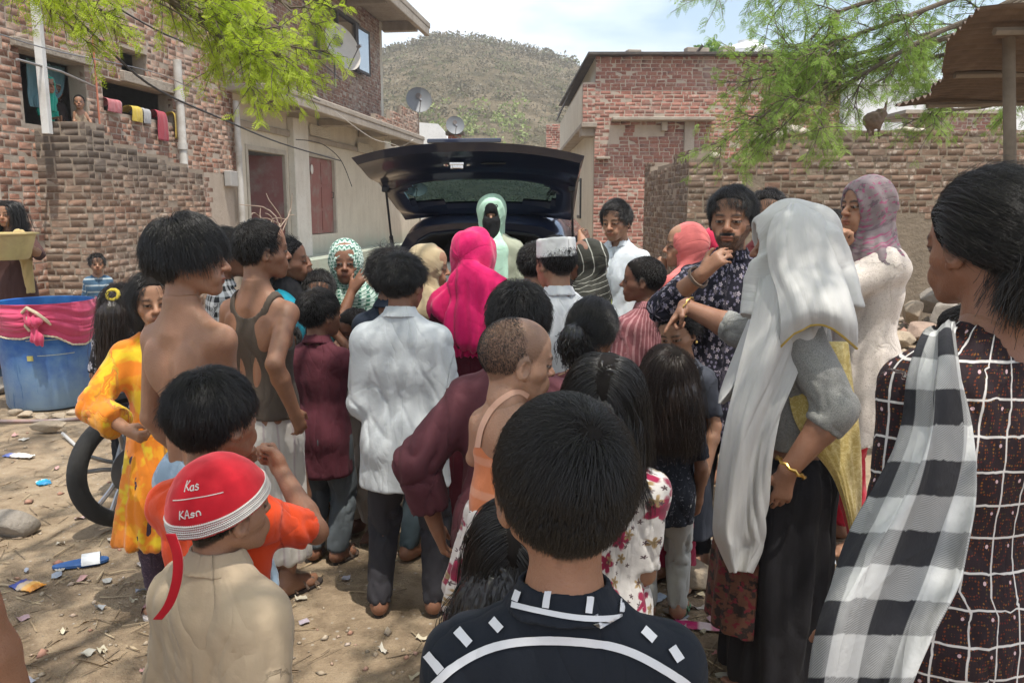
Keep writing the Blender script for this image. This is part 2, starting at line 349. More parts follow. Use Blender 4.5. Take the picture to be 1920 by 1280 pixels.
class Person:
    def __init__(s, label, top, yaw=0, hh=.2, hairt=.014, lean=0, side=0, head=(0, 0, 0), arms=None, tone=(.25, .125, .075), bld=1., shw=1., z0=None, stance=.055, stride=0., name='person', group='people crowded behind the open car', H=None, beard=0, lips=None, bare=False, headh=None, armh=None, bodyh=None, feet=True, neck=1., cat='person', seat=False):
        s.label = label; s.yaw = R(yaw); s.hh = hh; s.s = hh / .222; s.tone = np.array(tone); s.b = bld; s.shw = shw; s.arms_in = arms or {}; s.stance = stance; s.stride = stride; s.lean = R(lean); s.side = R(side); s.hd = [R(a) for a in head]; s.neck = neck; s.beard = beard; s.bare = bare; s.lips = lips; s.feet = feet; s.seat = seat
        D = top[2]; s.D = D
        tw = pix(*top); tw[2] -= hairt; z0 = float(gz(tw[0:1], tw[1:2])[0]) if z0 is None else z0; s.z0 = z0
        H = tw[2] - z0 if H is None else H
        Ht = H
        for _ in range(4):
            s.skel(H); H += Ht - s.headtop()[2]
        s.skel(H); off = rotz(-s.yaw) @ s.headtop(); s.loc = np.array([tw[0] - off[0], tw[1] - off[1], tw[2] - off[2]])
        s.root = empty(name, s.loc, -s.yaw, label, cat, group)
        fa = math.cos(s.yaw + s.hd[0]) > .3; s.hh_h = headh or (min(max(D * .0026, .0050), .009) if fa else min(max(D * .0019, .0034), .0075)); s.ah = armh or min(max(D * .0024, .0052), .009); s.bh = bodyh or (min(max(D * .002, .005), .008) if bare else min(max(D * .007, .014), .022))
        s.limbs()
    def w2l(s, p): return rotz(s.yaw) @ (np.asarray(p, float) - s.loc)
    def T(s, p): return s.hip0 + s.Rt @ (np.asarray(p, float) - s.hip0)
    def skel(s, H):
        zc = s.zc = H - s.hh; s.hip0 = V3(0, 0, .585 * zc); s.Rt = rotx(-s.lean) @ roty(s.side)
        s.sw = .103 * zc * s.shw; s.shz = .902 * zc
        s.nb = s.T((0, -.012 * zc, .965 * zc)); s.npiv = s.T((0, .006, zc + .05 * s.s)); s.Rh = rotz(-s.hd[0]) @ rotx(s.hd[1]) @ roty(s.hd[2])
        s.ho = s.npiv - s.Rh @ (V3(0, -.015, .05) * s.s)
    def hl(s, x, y, z): return s.ho + s.Rh @ (V3(x, y, z) * s.s)
    def headtop(s):
        return s.ho + V3(0, 0, 0) + s.Rh @ (V3(0, -.012, .135) * s.s) + V3(0, 0, .088 * s.s)
    def limbs(s):
        zc = s.zc; b = s.b
        s.ru, s.re, s.rw = .033 * zc * b, .0265 * zc * b, .0185 * zc * (b * .5 + .5)
        s.arm = {}
        for sd, sg in (('R', 1), ('L', -1)):
            S = s.T((sg * s.sw, -.005, s.shz)); a = s.arms_in.get(sd, {}); t = a.get('t', (.05, .05, -.345))
            if t[0] == 'px': T = s.w2l(pix(*t[1:]))
            elif t[0] == 'head': T = s.hl(*t[1:])
            else: T = S + V3(sg * t[0], t[1], t[2]) * zc
            p = a.get('pole', (.35, -1, -.25)); E, W = ik(S, T, .195 * zc, .172 * zc, (sg * p[0], p[1], p[2]))
            fd = nrm(W - E); hd = a.get('hd'); hd = nrm((sg * hd[0], hd[1], hd[2])) if hd is not None else fd
            hn = a.get('hn', (-1, .25, 0)); hn = V3(sg * hn[0], hn[1], hn[2]); hn = nrm(hn - hd * (hn @ hd))
            s.arm[sd] = dict(S=S, E=E, W=W, hd=hd, hn=hn, pose=a.get('pose', 'relax'), sg=sg)
        s.leg = {}
        for sd, sg in (('R', 1), ('L', -1)):
            hp = V3(sg * .056 * zc, 0, .575 * zc); st = s.stride * (1 if sd == 'R' else -1)
            an = V3(sg * s.stance * zc * 1.05, st - .01, .05 * zc)
            if s.seat: an = V3(sg * .07 * zc, .26 * zc, .34 * zc)
            K, A = ik(hp, an, .275 * zc, .27 * zc, (sg * .15, 1, 0)); s.leg[sd] = (hp, K, A)
    def torso(s, F, e=0, k=.03, dz=0):
        zc, b = s.zc, s.b; ax = s.Rt @ V3(0, 1, 0); P = s.T
        A = P((0, 0, .57 * zc)); W = P((0, .006, .69 * zc)); Cc = P((0, .0, .83 * zc)); U = P((0, -.008, .88 * zc))
        F.cone(A, W, .098 * zc * b + e, .086 * zc * b + e, k, .68, ax); F.cone(W, Cc, .086 * zc * b + e, .103 * zc * b + e, k, .68, ax); F.cone(Cc, U, .103 * zc * b + e, .084 * zc * b + e, k, .62, ax)
        for sg in (-1, 1):
            F.cone(P((sg * .03 * zc, -.008, .907 * zc)), P((sg * s.sw * .96, -.005, s.shz - .004)), .046 * zc * b + e, .035 * zc * b + e, k)
            F.cone(s.nb + V3(0, 0, .03 * zc), P((sg * s.sw * .66, -.012, .918 * zc)), .026 * zc + e * .4, .026 * zc * b + e * .7, k)
            F.ell(P((sg * .046 * zc, -.028 * zc, .575 * zc)), V3(.054, .050, .060) * zc * b + e, None, k)
    def armf(s, F, sd, e=0, k=.015, up=True, hand=True, eu=None):
        a = s.arm[sd]; S, E, W = a['S'], a['E'], a['W']
        if up: F.cone(S, E, s.ru + e, s.re + e, k)
        m = E + (W - E) * .3
        F.cone(E, m, s.re + e, s.re * 1.045 + e, k); F.cone(m, W, s.re * 1.045 + e, s.rw + e, k)
        if hand: s.handf(F, a)
    def handf(s, F, a):
        q = s.s * .92 * (s.hh / .222) ** 0 ; W, d, n, sg = a['W'], a['hd'], a['hn'], a['sg']; w = np.cross(d, n) * (1 if sg > 0 else -1)
        L = lambda x, y, z: W + (d * x + w * y + n * z) * q
        F.cone(L(-.01, 0, 0), L(.02, 0, 0), s.rw, .024 * q, .008, .75, n)
        for y in (.022, .007, -.008, -.022): F.cone(L(.02, y * .6, 0), L(.083, y, 0), .015 * q, .0105 * q, .012)
        F.ell(L(.035, .022, .008), V3(.02, .02, .02) * q, None, .01)
        cu = CURL[a['pose']]
        for i, (y, ln) in enumerate(((.026, .070), (.0085, .080), (-.009, .073), (-.0255, .057))):
            p = L(.082 - .004 * abs(i - 1), y, 0); ang = 0; r = .0088 * q if i < 3 else .0078 * q; sp = (1.5 - i) * .06
            c_ = CURL['flat'] if (a['pose'] == 'point' and i == 0) else cu
            for j, fr in enumerate((.45, .31, .24)):
                ang += R(c_[j] + i * 2.5); dd = nrm(d * math.cos(ang) + n * math.sin(ang) + w * sp * (math.cos(ang) if a['pose'] in ('flat', 'relax') else .3)); p2 = p + dd * ln * fr * q
                F.cone(p, p2, r, r * .9, .0025); p = p2; r *= .9
        t0 = L(.022, .026, .006)
        if a['pose'] in ('fist', 'grip', 'point'): t1 = L(.052, .040, .024); t2 = L(.078, .024, .036)
        else: t1 = L(.052, .05, .014); t2 = L(.083, .056, .02)
        F.cone(t0, t1, .0125 * q, .0105 * q, .008); F.cone(t1, t2, .0105 * q, .0078 * q, .003)
    def headf(s, F, ears=True):
        q = s.s; h = s.hl; Rh = s.Rh; E = lambda c, r, k=.02, op='u', Rm=None: F.ell(h(*c), V3(*r) * q, Rh if Rm is None else Rm, k * q, op)
        K = lambda a, b, ra, rb, k=.015, op='u': F.cone(h(*a), h(*b), ra * q, rb * q, k * q, op=op)
        E((0, -.014, .137), (.0745, .094, .086), 0)
        E((0, .022, .152), (.064, .068, .062), .03); E((0, .028, .078), (.054, .058, .074), .03)
        for sg in (-1, 1):
            K((sg * .05, -.004, .062), (sg * .018, .066, .018), .017, .016, .022); K((sg * .042, .052, .084), (sg * .048, .03, .086), .021, .022, .02)
            E((sg * .024, .078, .053), (.02, .018, .026), .016)
        E((0, .075, .018), (.021, .018, .017), .016)
        K((-.036, .080, .126), (.036, .080, .126), .011, .011, .014)
        for sg in (-1, 1): E((sg * .031, .098, .107), (.0175, .017, .0125), .010, 's')
        K((0, .088, .114), (0, .108, .084), .0075, .011, .010)
        for sg in (-1, 1): E((sg * .0115, .099, .079), (.0085, .010, .0075), .006)
        E((0, .113, .079), (.009, .008, .008), .006)
        for sg in (-1, 1):
            E((sg * .031, .079, .107), (.0135, .0135, .0128), .003); K((sg * .018, .0905, .1135), (sg * .044, .085, .1125), .0035, .0035, .004)
        E((0, .0915, .0515), (.022, .0115, .0065), .004); E((0, .0895, .0405), (.019, .0115, .0075), .004); K((-.02, .098, .046), (.02, .098, .046), .0012, .0012, .003, 's')
        for sg in (-1, 1):
            if ears:
                Re = Rh @ rotz(sg * R(-22)) @ rotx(R(-12))
                F.ell(h(sg * .0775, -.008, .098), V3(.0075, .0195, .0325) * q, Re, .006 * q); F.ell(h(sg * .0835, -.004, .100), V3(.0055, .0105, .019) * q, Re, .004 * q, 's'); F.ell(h(sg * .0735, .006, .074), V3(.006, .008, .009) * q, Re, .005 * q)
        a = s.npiv; nr = .034 * s.zc * s.neck * (.75 + .25 * s.b) if s.zc > 1.2 else .042 * q * s.neck
        s.nr = nr
        F.cone(h(0, -.026, .075), s.nb + V3(0, 0, .02), nr * 1.02, nr * 1.08, .022 * q); F.cone(s.nb + V3(0, 0, .02), s.nb - V3(0, 0, .05), nr * 1.08, nr * 1.25, .02)
    def headcol(s, V):
        l = (V - s.ho) @ s.Rh / s.s; x, y, z = l.T; t = s.tone; c = np.tile(t, (len(V), 1)) * (1 + .13 * fbm(V * 30, 3, 3))[:, None]
        def blend(m, col): nonlocal c; m = np.clip(m, 0, 1)[:, None]; c = c * (1 - m) + np.asarray(col) * m
        f = y > .04; ax = np.abs(x)
        blend(.5 * np.exp(-(((ax - .04) / .018) ** 2 + ((z - .08) / .018) ** 2)) * f, t * (1.12, .95, .9)); blend(.45 * (y > .09) * (abs(z - .08) < .016), t * (1.1, .92, .88))
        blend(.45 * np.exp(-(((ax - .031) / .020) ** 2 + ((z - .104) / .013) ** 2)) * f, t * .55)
        lip = s.lips if s.lips is not None else t * (.95, .62, .6)
        blend(np.clip(1.4 - ((x / .0235) ** 2 + ((z - .046) / .0115) ** 2), 0, 1) * (y > .075), lip); blend(((np.abs(z - .0462) < .0016) & (ax < .021) & (y > .07)) * .7, t * .3)
        zb = .1265 + .004 * np.sin((ax - .012) / .04 * 3.1); blend(np.clip(1.5 - np.abs(z - zb) / .0042, 0, 1) * np.clip((ax - .008) / .006, 0, 1) * np.clip((.053 - ax) / .008, 0, 1) * f * .92, (.012, .009, .008))
        al = ((ax - .031) / .0140) ** 2 + ((z - .1060) / .0041) ** 2
        blend((al < 1.9) * f * .8, (.02, .012, .010)); blend((al < 1.0) * f * 1., (.27, .235, .21)); blend((((ax - .031) / .0062) ** 2 + ((z - .1065) / .0068) ** 2 < 1) * (al < 1.25) * f, (.012, .007, .005))
        if s.beard:
            mk = ((z < .056) & (y > -.012) | (z < .09) & (ax > .045) & (y < .06) & (y > -.01)) & (z > -.035) & ~((ax < .02) & (np.abs(z - .045) < .010) & (y > .085))
            ms = (np.abs(z - .0605) < .006) & (ax < .028) & (y > .08)
            blend(s.beard * mk * (.72 + .4 * vnoise(V * 300, 9)), (.014, .011, .010)); blend(min(1, s.beard * 1.15) * ms, (.014, .011, .010))
        if getattr(s, 'scalp', None) is not None: blend(np.clip(s.hairmask(l) / .006 + .5, 0, 1) * .95, s.scalp)
        blend(.5 * ((ax > .072) & (np.abs(z - .1) < .02) & (np.abs(y) < .01)), t * .6)
        return c
    def hairline(s, l):
        y = l[:, 1]; return np.interp(y, [-.12, -.07, -.035, -.012, .012, .028, .05, .075, .1], s.hlz)
    hlz = [.045, .050, .075, .112, .100, .118, .155, .182, .200]
    def hairmask(s, l): return l[:, 2] - s.hairline(l)
    def body(s, legs=True, ls=.9):
        parts = []
        # head and neck
        m = .135 * s.s; c = s.hl(0, 0, .11); lo = np.minimum(c - m, s.nb - .075); hi = np.maximum(c + m, s.nb + .05); lo[2] = s.nb[2] - .03
        F = SDF(lo, hi, s.hh_h); s.headf(F); V, t, q = F.mesh(); V = laplace(V, q, 1, .3); hc_ = s.headcol(V); V = V - vnormals(V, q) * (.004 * np.clip(1 - (V[:, 2] - lo[2]) / .035, 0, 1) ** 1.5)[:, None]; parts.append((V, q, hc_))
        zc = s.zc
        # trunk, upper arms, legs
        allp = [s.nb, s.hip0] + [s.arm[d][k] for d in 'RL' for k in ('S', 'E', 'W')] + [p for d in 'RL' for p in s.leg[d]]
        allp = np.array(allp); lo = allp.min(0) - .16 * zc; hi = allp.max(0) + .11 * zc; lo[2] = max(lo[2], -.02) if not s.seat else lo[2]; hi[2] = max(s.nb[2] + .05, max(s.arm[d]['E'][2] for d in 'RL') + .06, (max(s.arm[d]['W'][2] for d in 'RL') + .2) if s.bare else 0)
        F = SDF(lo, hi, s.bh); s.torso(F, 0 if s.bare else -.004); 
        F.cone(s.nb - V3(0, 0, .06), s.nb + V3(0, 0, .045), s.nr * 1.42, s.nr * .96, .03)
        if s.bare:
            ay = s.Rt @ V3(0, 1, 0)
            for sg in (-1, 1):
                F.ell(s.T((sg * .058 * zc, -.052 * zc, .845 * zc)), V3(.030, .013, .05) * zc, s.Rt @ roty(R(sg * 14)), .03 * zc); F.ell(s.T((sg * .022 * zc, -.05 * zc, .69 * zc)), V3(.016, .018, .10) * zc, s.Rt, .02 * zc)
            F.cone(s.T((0, -.074 * zc, .90 * zc)), s.T((0, -.068 * zc, .62 * zc)), .006 * zc, .007 * zc, .022 * zc, op='s')
        for sd in 'RL':
            if s.bare: F.cone(s.arm[sd]['S'], s.arm[sd]['E'], s.ru, s.re, .03); s.armf(F, sd, 0, .012, up=False)
            else: F.cone(s.arm[sd]['S'], s.arm[sd]['S'] + (s.arm[sd]['E'] - s.arm[sd]['S']) * .3, s.ru * .97, s.ru * .9, .02)
        if legs:
            for sd in 'RL':
                hp, K, A = s.leg[sd]; F.cone(hp, K, .056 * zc * s.b * ls, .036 * zc * s.b * ls, .02); m = K + (A - K) * .3 - V3(0, .008 * zc, 0); F.cone(K, m, .034 * zc * s.b * ls, .037 * zc * s.b * ls, .02); F.cone(m, A, .037 * zc * s.b * ls, .021 * zc, .02)
        V, t, q = F.mesh(); V = laplace(V, q, 1, .5); parts.append((V, q, None))
        for sd in ('RL' if not s.bare else ''):
            a = s.arm[sd]; pts = np.array([a['S'], a['E'], a['W'], a['W'] + a['hd'] * .19 * s.s, a['W'] + a['hn'] * .09 * s.s]); F = SDF(pts.min(0) - .075 * s.s - .01, pts.max(0) + .075 * s.s + .01, s.ah); s.armf(F, sd, 0)
            F.cut(a['S'], nrm(a['S'] - a['E'])); V, t, q = F.mesh(); V = laplace(V, q, 1, .3); parts.append((V, q, None))
        if legs and s.feet:
            for sd in 'RL':
                hp, K, A = s.leg[sd]; sg = 1 if sd == 'R' else -1; fl = .235 * s.s * (1 if s.zc > 1.2 else .86); o = V3(A[0], A[1], 0); z0 = .012 if not s.seat else A[2] - .05 * zc
                yy = rotz(-sg * R(14)); G = lambda x, y, z: o + V3(0, 0, z0) + yy @ V3(x * sg, y, z)
                F = SDF(o + V3(-.3 * fl - .02, -.4 * fl, z0 - .012), o + V3(.3 * fl + .02, fl, z0 + .16), max(s.ah, .0075))
                F.cone(A + V3(0, 0, .04), A, .022 * zc, .021 * zc, .01); F.cone(A, G(0, -.05 * fl, .035), .024 * zc, .026 * zc, .02); F.cone(G(0, -.08 * fl, .026), G(0, .02, .026), .03 * s.s, .03 * s.s, .02)
                F.cone(A + V3(0, .01, 0), G(-.008, .5 * fl, .02), .022 * zc, .017, .03); F.cone(G(0, 0, .022), G(.012, .5 * fl, .016), .028 * s.s, .022 * s.s, .02); F.cone(G(-.015, .42 * fl, .018), G(.022, .42 * fl, .014), .019 * s.s, .016 * s.s, .02)
                for i, x in enumerate((-.024, -.008, .006, .018, .030)): F.cone(G(x * s.s, .5 * fl, .014), G(x * s.s * 1.05, (.70 - .018 * i * i * .6 - .01 * i) * fl, .011), .0105 * s.s, .0105 * s.s if i == 0 else .0085 * s.s, .006)
                F.cut(G(0, 0, 0), V3(0, 0, -1.)); V, t, q = F.mesh(); parts.append((laplace(V, q, 1, .3), q, None))
        VV, QQ, CC, n = [], [], [], 0
        for V, q, c in parts:
            if c is None: c = np.tile(s.tone, (len(V), 1)) * (1 + .12 * fbm(V * 22, 2, 5))[:, None]
            VV.append(V); QQ.append(q + n); CC.append(c); n += len(V)
        me = mesh_np('body', np.concatenate(VV), [np.concatenate(QQ)]); vattr(me, 'col', np.clip(np.concatenate(CC), 0, 1), 'FLOAT_COLOR'); s.bodyo = link('body', me, s.root, SKIN)
        return s
    # ------------------------------------------------------------ garments
    def bones(s, hem):
        d = V3(0, 1, 0); L = [(s.nb, s.hip0, .10 * s.zc, d), (s.hip0, V3(0, 0, hem - .3), .12 * s.zc, d)]
        for sd in 'RL': a = s.arm[sd]; L += [(a['S'], a['E'], s.ru, V3(0, 1, .2)), (a['E'], a['W'], s.re, V3(.1, 1, .2))]
        return L
    def fab(s, V, bones):
        best = np.full(len(V), 9.); U = np.zeros((len(V), 3)); off = 0
        for i, (a, b, r, ref) in enumerate(bones):
            ba = b - a; L = np.linalg.norm(ba); ax = ba / L; t = np.clip((V - a) @ ax / L, 0, 1); qv = V - a - t[:, None] * ba; dist = np.linalg.norm(qv, axis=1) / max(r, .02)
            rx = nrm(ref - ax * (ref @ ax)); ry = np.cross(ax, rx); ang = np.arctan2(-(qv @ ry), -(qv @ rx) + 0) ; m = dist < best
            off0 = 0 if i % 2 == 0 or i == 0 else np.linalg.norm(bones[i - 1][1] - bones[i - 1][0])
            best[m] = dist[m]; U[m] = np.stack([ang * r * 1.15, (V - a) @ ax + off0, np.full(len(V), float(i))], 1)[m]
        return U
    def finish(s, F, name, mat, bones, wr=.006, fold=.0, parent=None, hem=None, sm=1, seed=0, ring=.006, drape=0.):
        V, t, q = F.mesh()
        if len(q) == 0: return None
        V = laplace(V, q, sm, .4); N = vnormals(V, q); U = s.fab(V, bones); sd = seed + int(abs(s.loc[0]) * 999) % 97
        zc = s.zc; lean = V * 1.
        # diagonal pulls, soft buckles, ring folds on the sleeves, hanging folds below the hip
        arm = U[:, 2] >= 2; bi = U[:, 2].astype(int)
        wp = .35 * fbm(V * 5, 2, sd + 1)[:, None]; W1 = vnoise(np.stack([V[:, 0] * 15 + V[:, 2] * 6, V[:, 1] * 15, V[:, 2] * 3.6 - V[:, 0] * 2], 1) + wp, sd); rid = np.clip(1 - np.abs(W1) * 3.3, 0, 1) ** 1.35
        W2 = vnoise(np.stack([V[:, 0] * 11 - V[:, 2] * 9, V[:, 1] * 11, V[:, 2] * 7 + V[:, 0] * 6], 1) + wp * 2, sd + 21); rid = np.maximum(rid, .4 * np.clip(1 - np.abs(W2) * 4, 0, 1) ** 1.5)
        d = wr * (.95 * rid - .25 + .2 * fbm(V * 24, 2, sd + 3))
        Lb = np.array([np.linalg.norm(b_[1] - b_[0]) for b_ in bones]); jn = np.where(bi % 2 == 0, Lb[bi], np.r_[0, Lb[:-1]][bi]); al = np.abs(U[:, 1]); rb = np.array([max(b_[2], .02) for b_ in bones])[bi]; an0 = U[:, 0] / (rb * 1.15)
        wj = .30 + 1.0 * np.exp(-((al - jn) / .085) ** 2) + .5 * np.exp(-((al - jn * 2) / .06) ** 2)
        rn = vnoise(np.stack([al * 21 + 1.1 * np.cos(an0 + bi), np.cos(an0) * 1.1, np.sin(an0) * 1.1 + bi * 7], 1), sd + 7); rr_ = np.clip(1 - np.abs(rn) * 2.0, 0, 1) ** 1.8
        d = np.where(arm, wr * .45 * (W1 + .3) + ring * wj * (1.5 * rr_ - .35), d); d = np.maximum(d, -.0045)
        if fold:
            low = np.clip((s.hip0[2] + .12 * zc - V[:, 2]) / (.35 * zc), 0, 1) * (~arm); an = np.arctan2(V[:, 0] - s.hip0[0], V[:, 1] - s.hip0[1])
            d = d + fold * low * (np.sin(an * 11 + 2.2 * vnoise(np.stack([an * 1.5, V[:, 2] * 2, V[:, 2] * 0], 1), sd + 9) * 2) + .5 * np.sin(an * 23 + sd))
        if drape:
            an = np.arctan2(V[:, 0] - s.hip0[0], V[:, 1] - s.hip0[1]); up_ = np.clip((s.shz - V[:, 2]) / (.16 * zc), 0, 1) * (~arm); ph = 2.5 * vnoise(np.stack([an * 1.2, V[:, 2] * 3.5, V[:, 2] * 0], 1), sd + 31); st = np.clip(.5 + vnoise(np.stack([an * 2.5, V[:, 2] * 5, V[:, 2] * 0 + 4], 1), sd + 33), 0, 1)
            d = d + drape * up_ * st * ((1 - np.abs(np.sin(an * 5.5 + ph + V[:, 2] * 3))) ** 2 * 1.6 - .3)
        V = V + N * d[:, None]
        me = mesh_np(name, V, [q]); vattr(me, 'fab', U); return link(name, me, parent or s.root, mat)
    def top(s, mat, sleeve=.8, hem=.5, ease=.014, flare=.0, loose=.006, neck='collar', nr=1.15, name='shirt', wr=.006, fold=0., h=None, colmat=None, colh=.032, ring=.006, tank=False, cuff=None, bl=.73, slit=None, k=.025, seed=0, drape=0.):
        zc = s.zc; hz = hem * zc; h = h or min(max(s.D * .0034, .0058), .013)
        P = [s.nb, s.hip0, V3(0, 0, hz)] + [s.arm[d][k_] for d in 'RL' for k_ in (('S', 'E', 'W') if (max(sleeve.values()) if isinstance(sleeve, dict) else sleeve) > 1 else ('S', 'E'))]
        P = np.array(P); lo = P.min(0) - .14 * zc - ease - flare; hi = P.max(0) + .09 * zc + .03 + flare; lo[2] = min(hz, P[:, 2].min() - .07 * zc) - .02
        m = .13 * zc * s.b + ease + flare + .03; lo[:2] = np.minimum(lo[:2], s.hip0[:2] - m); hi[:2] = np.maximum(hi[:2], s.hip0[:2] + m)
        F = SDF(lo, hi, h); s.torso(F, ease, k)
        if hem < .6: F.cone(s.hip0 + V3(0, 0, .03 * zc), V3(0, 0, hz - .03), .108 * zc * s.b + ease, .112 * zc * s.b + ease + flare, .03, bl, V3(0, 1, 0))
        if not tank: F.cone(s.nb + V3(0, 0, -.01), s.nb - V3(0, 0, .05), s.nr * 1.35, s.nr * 1.6, .02)
        if hem < .6: F.cut(V3(0, 0, hz), V3(0, 0, -1.))
        else:
            F.cut(s.T((0, 0, hz)), s.Rt @ V3(0, 0, -1.))
        for sd in 'RL':
            sl = sleeve[sd] if isinstance(sleeve, dict) else sleeve; a = s.arm[sd]; S, E, W = a['S'], a['E'], a['W']
            if tank: F.ell(S + V3(a['sg'] * .02, 0, -.02 * zc), V3(.06, .09, .09) * zc, None, .01, 's'); continue
            if sl <= 1: F.cone(S, S + (E - S) * sl, s.ru + ease * .7 + loose * .5, s.ru + (s.re - s.ru) * sl + ease * .6 + loose, k, capb=True)
            else:
                F.cone(S, E, s.ru + ease * .7 + loose * .5, s.re + ease * .6 + loose, k); e2 = E + (W - E) * (sl - 1); F.cone(E, e2, s.re + ease * .6 + loose, s.re + (s.rw - s.re) * (sl - 1) + ease * .5 + loose * (1.2 if cuff is None else cuff), .015, capb=True)
        up = nrm(s.hl(0, -.02, .08) - s.nb); r0 = s.nr * nr + (.001 if neck == 'collar' else .004)
        F.cone(s.nb - up * (.01 if neck == 'collar' else .035 * zc), s.nb + up * .14, r0 * (1 if neck == 'collar' else 1.15), r0 * 1.25, .006, op='s')
        if slit:
            F.ell(V3(*slit[0]) * zc, V3(*slit[1]) * zc, None, .005, 's')
        o = s.finish(F, name, mat, s.bones(hz), wr, fold, ring=ring, drape=drape)
        if neck == 'collar':
            F = SDF(s.nb - .11, s.nb + .12, max(.0036, h * .7)); ra = s.nr * 1.12 + .007; fw = s.Rt @ V3(0, 1, 0); c0 = s.nb + up * (.004 + max(0, ease - .018) * .9) + fw * .004
            F.cone(c0, c0 + up * (colh + .012), ra + .008, ra - .001, 0, capa=True, capb=True, hol=.0035); F.cone(c0 + up * .002, c0 + up * colh, ra + .018, ra + .003, .004, capa=True, capb=True, hol=.0035)
            F.ell(c0 + fw * .075 + up * .035, V3(.022, .05, .06), s.Rt, .004, 's'); s.collar = s.finish(F, 'collar', colmat or mat, s.bones(hz), .001, 0, parent=o, sm=1)
        s.topo = o
        return s
    def trousers(s, mat, ease=.014, hem=.06, flare=.0, name='trousers', wr=.006, waist=.62, ring=.009):
        zc = s.zc; h = min(max(s.D * .0042, .0085), .016); P = np.array([p for d in 'RL' for p in s.leg[d]]); lo = P.min(0) - .12 * zc - flare; hi = P.max(0) + .12 * zc + flare; lo[2] = hem * zc - .02; hi[2] = (waist + .03) * zc
        F = SDF(lo, hi, h); F.cone(V3(0, 0, .56 * zc), V3(0, 0, waist * zc), .102 * zc * s.b + ease * .6, .092 * zc * s.b + ease * .6, .03, .7, V3(0, 1, 0), capb=True)
        for sg in (-1, 1): F.ell(V3(sg * .045 * zc, -.030 * zc, .57 * zc), V3(.056, .054, .065) * zc * s.b + ease * .7, None, .03)
        B = []
        for sd in 'RL':
            hp, K, A = s.leg[sd]; Bq = A + nrm(A - K) * .05; F.cone(hp, K, .058 * zc * s.b + ease, .038 * zc * s.b + ease, .015); F.cone(K, Bq, .038 * zc * s.b + ease, .024 * zc + ease + flare, .012); B += [(hp, K, .056 * zc, V3(0, 1, 0)), (K, A, .035 * zc, V3(0, 1, 0))]
        if not s.seat: F.cut(V3(0, 0, hem * zc), V3(0, 0, -1.))
        s.finish(F, name, mat, [(V3(9, 9, 9), V3(9, 9, 8), .01, V3(0, 1, 0))] * 2 + B, wr, 0, ring=ring); return s
    def skirt(s, mat, waist=.6, hem=.1, flare=.06, fold=.008, name='skirt', ease=.016, wr=.005, bl=.75):
        zc = s.zc; h = min(max(s.D * .0038, .0075), .014); r1 = .105 * zc * s.b + ease + flare; F = SDF((-r1 - .06, -r1 - .06, hem * zc - .02), (r1 + .06, r1 + .06, waist * zc + .03), h)
        F.cone(V3(0, 0, waist * zc), V3(0, -.005, .52 * zc), .09 * zc * s.b + ease, .115 * zc * s.b + ease, .02, .75, V3(0, 1, 0)); F.cone(V3(0, -.005, .52 * zc), V3(0, 0, hem * zc - .02), .115 * zc * s.b + ease, r1, .02, bl, V3(0, 1, 0)); F.cut(V3(0, 0, hem * zc), V3(0, 0, -1.)); F.cut(V3(0, 0, waist * zc), V3(0, 0, 1.))
        s.finish(F, name, mat, s.bones(0), wr, fold); return s
    def hijab(s, mat, face=(.05, .075, .080), fy=.112, fz=.086, cape=.16, capew=.05, thick=.016, name='headscarf', amp=.006, tails=(), puff=0., neckr=1., h=None, open_=False, fringe=0, veil=False):
        q = s.s; zc = s.zc; h = h or min(max(s.D * .0027, .0052), .0105); hl = s.hl
        c = hl(0, -.01, .12); lo = np.minimum(c - .16 * q, s.nb - V3(s.sw + .12, .2, cape * zc + .05)); hi = np.maximum(c + .16 * q, s.nb + V3(s.sw + .12, .2, .05))
        tl = [[np.asarray(p, float) for p in t[0]] for t in tails]
        for t in tl: P = np.array(t); lo = np.minimum(lo, P.min(0) - .14); hi = np.maximum(hi, P.max(0) + .14)
        F = SDF(lo, hi, h); F.ell(hl(0, -.014, .134), V3(.0745 + thick, .094 + thick + puff, .087 + thick) * q, s.Rh, 0); F.ell(hl(0, .018, .09), V3(.058 + thick, .062 + thick * .8, .085 + thick * .5) * q, s.Rh, .03 * q)
        F.cone(hl(0, -.03, .1), s.nb + V3(0, 0, .01), (.066 + thick) * q, (.062 + thick) * q * neckr, .04 * q)
        if cape:
            ax = s.Rt @ V3(0, 1, 0); F.cone(s.nb + V3(0, .012, .015), s.T((0, .012, s.shz - .01)), .075 * q, s.sw * .8, .04, .72, ax)
            for sg in (-1, 1): F.cone(s.nb + V3(0, 0, .01), s.T((sg * s.sw * .98, 0, s.shz)), .06 * q, .046 * zc + thick, .03)
            F.cone(s.T((0, .012, s.shz)), s.T((0, .012, s.shz - cape * zc)), s.sw + .02, s.sw + capew * .6, .04, .68, ax, capb=True)
        for t, tt in zip(tl, tails):
            rr, sq, ax2 = tt[1], tt[2], nrm(tt[3])
            for i in range(len(t) - 1): F.cone(t[i], t[i + 1], rr[i], rr[i + 1], .03, sq, ax2, capb=(i == len(t) - 2))
        
        if veil: F.ell(hl(0, .026, .152), V3(.070, .076, .066) * q, s.Rh, .02 * q); F.ell(hl(0, .058, .048), V3(.060, .066, .072) * q, s.Rh, .03 * q); F.cone(hl(0, .09, .06), hl(0, .10, -.05), .05 * q, .055 * q, .03)
        fz_ = hl(0, fy, fz); F.ell(fz_, V3(*face) * q, s.Rh, .006 * q, 's')
        if open_: F.cone(hl(0, .09, .07), hl(0, .07, -.06), .05 * q, .035 * q, .01, op='s')
        V, t, qd = F.mesh(); V = laplace(V, qd, 1, .4); N = vnormals(V, qd); l = (V - s.ho) @ s.Rh / q
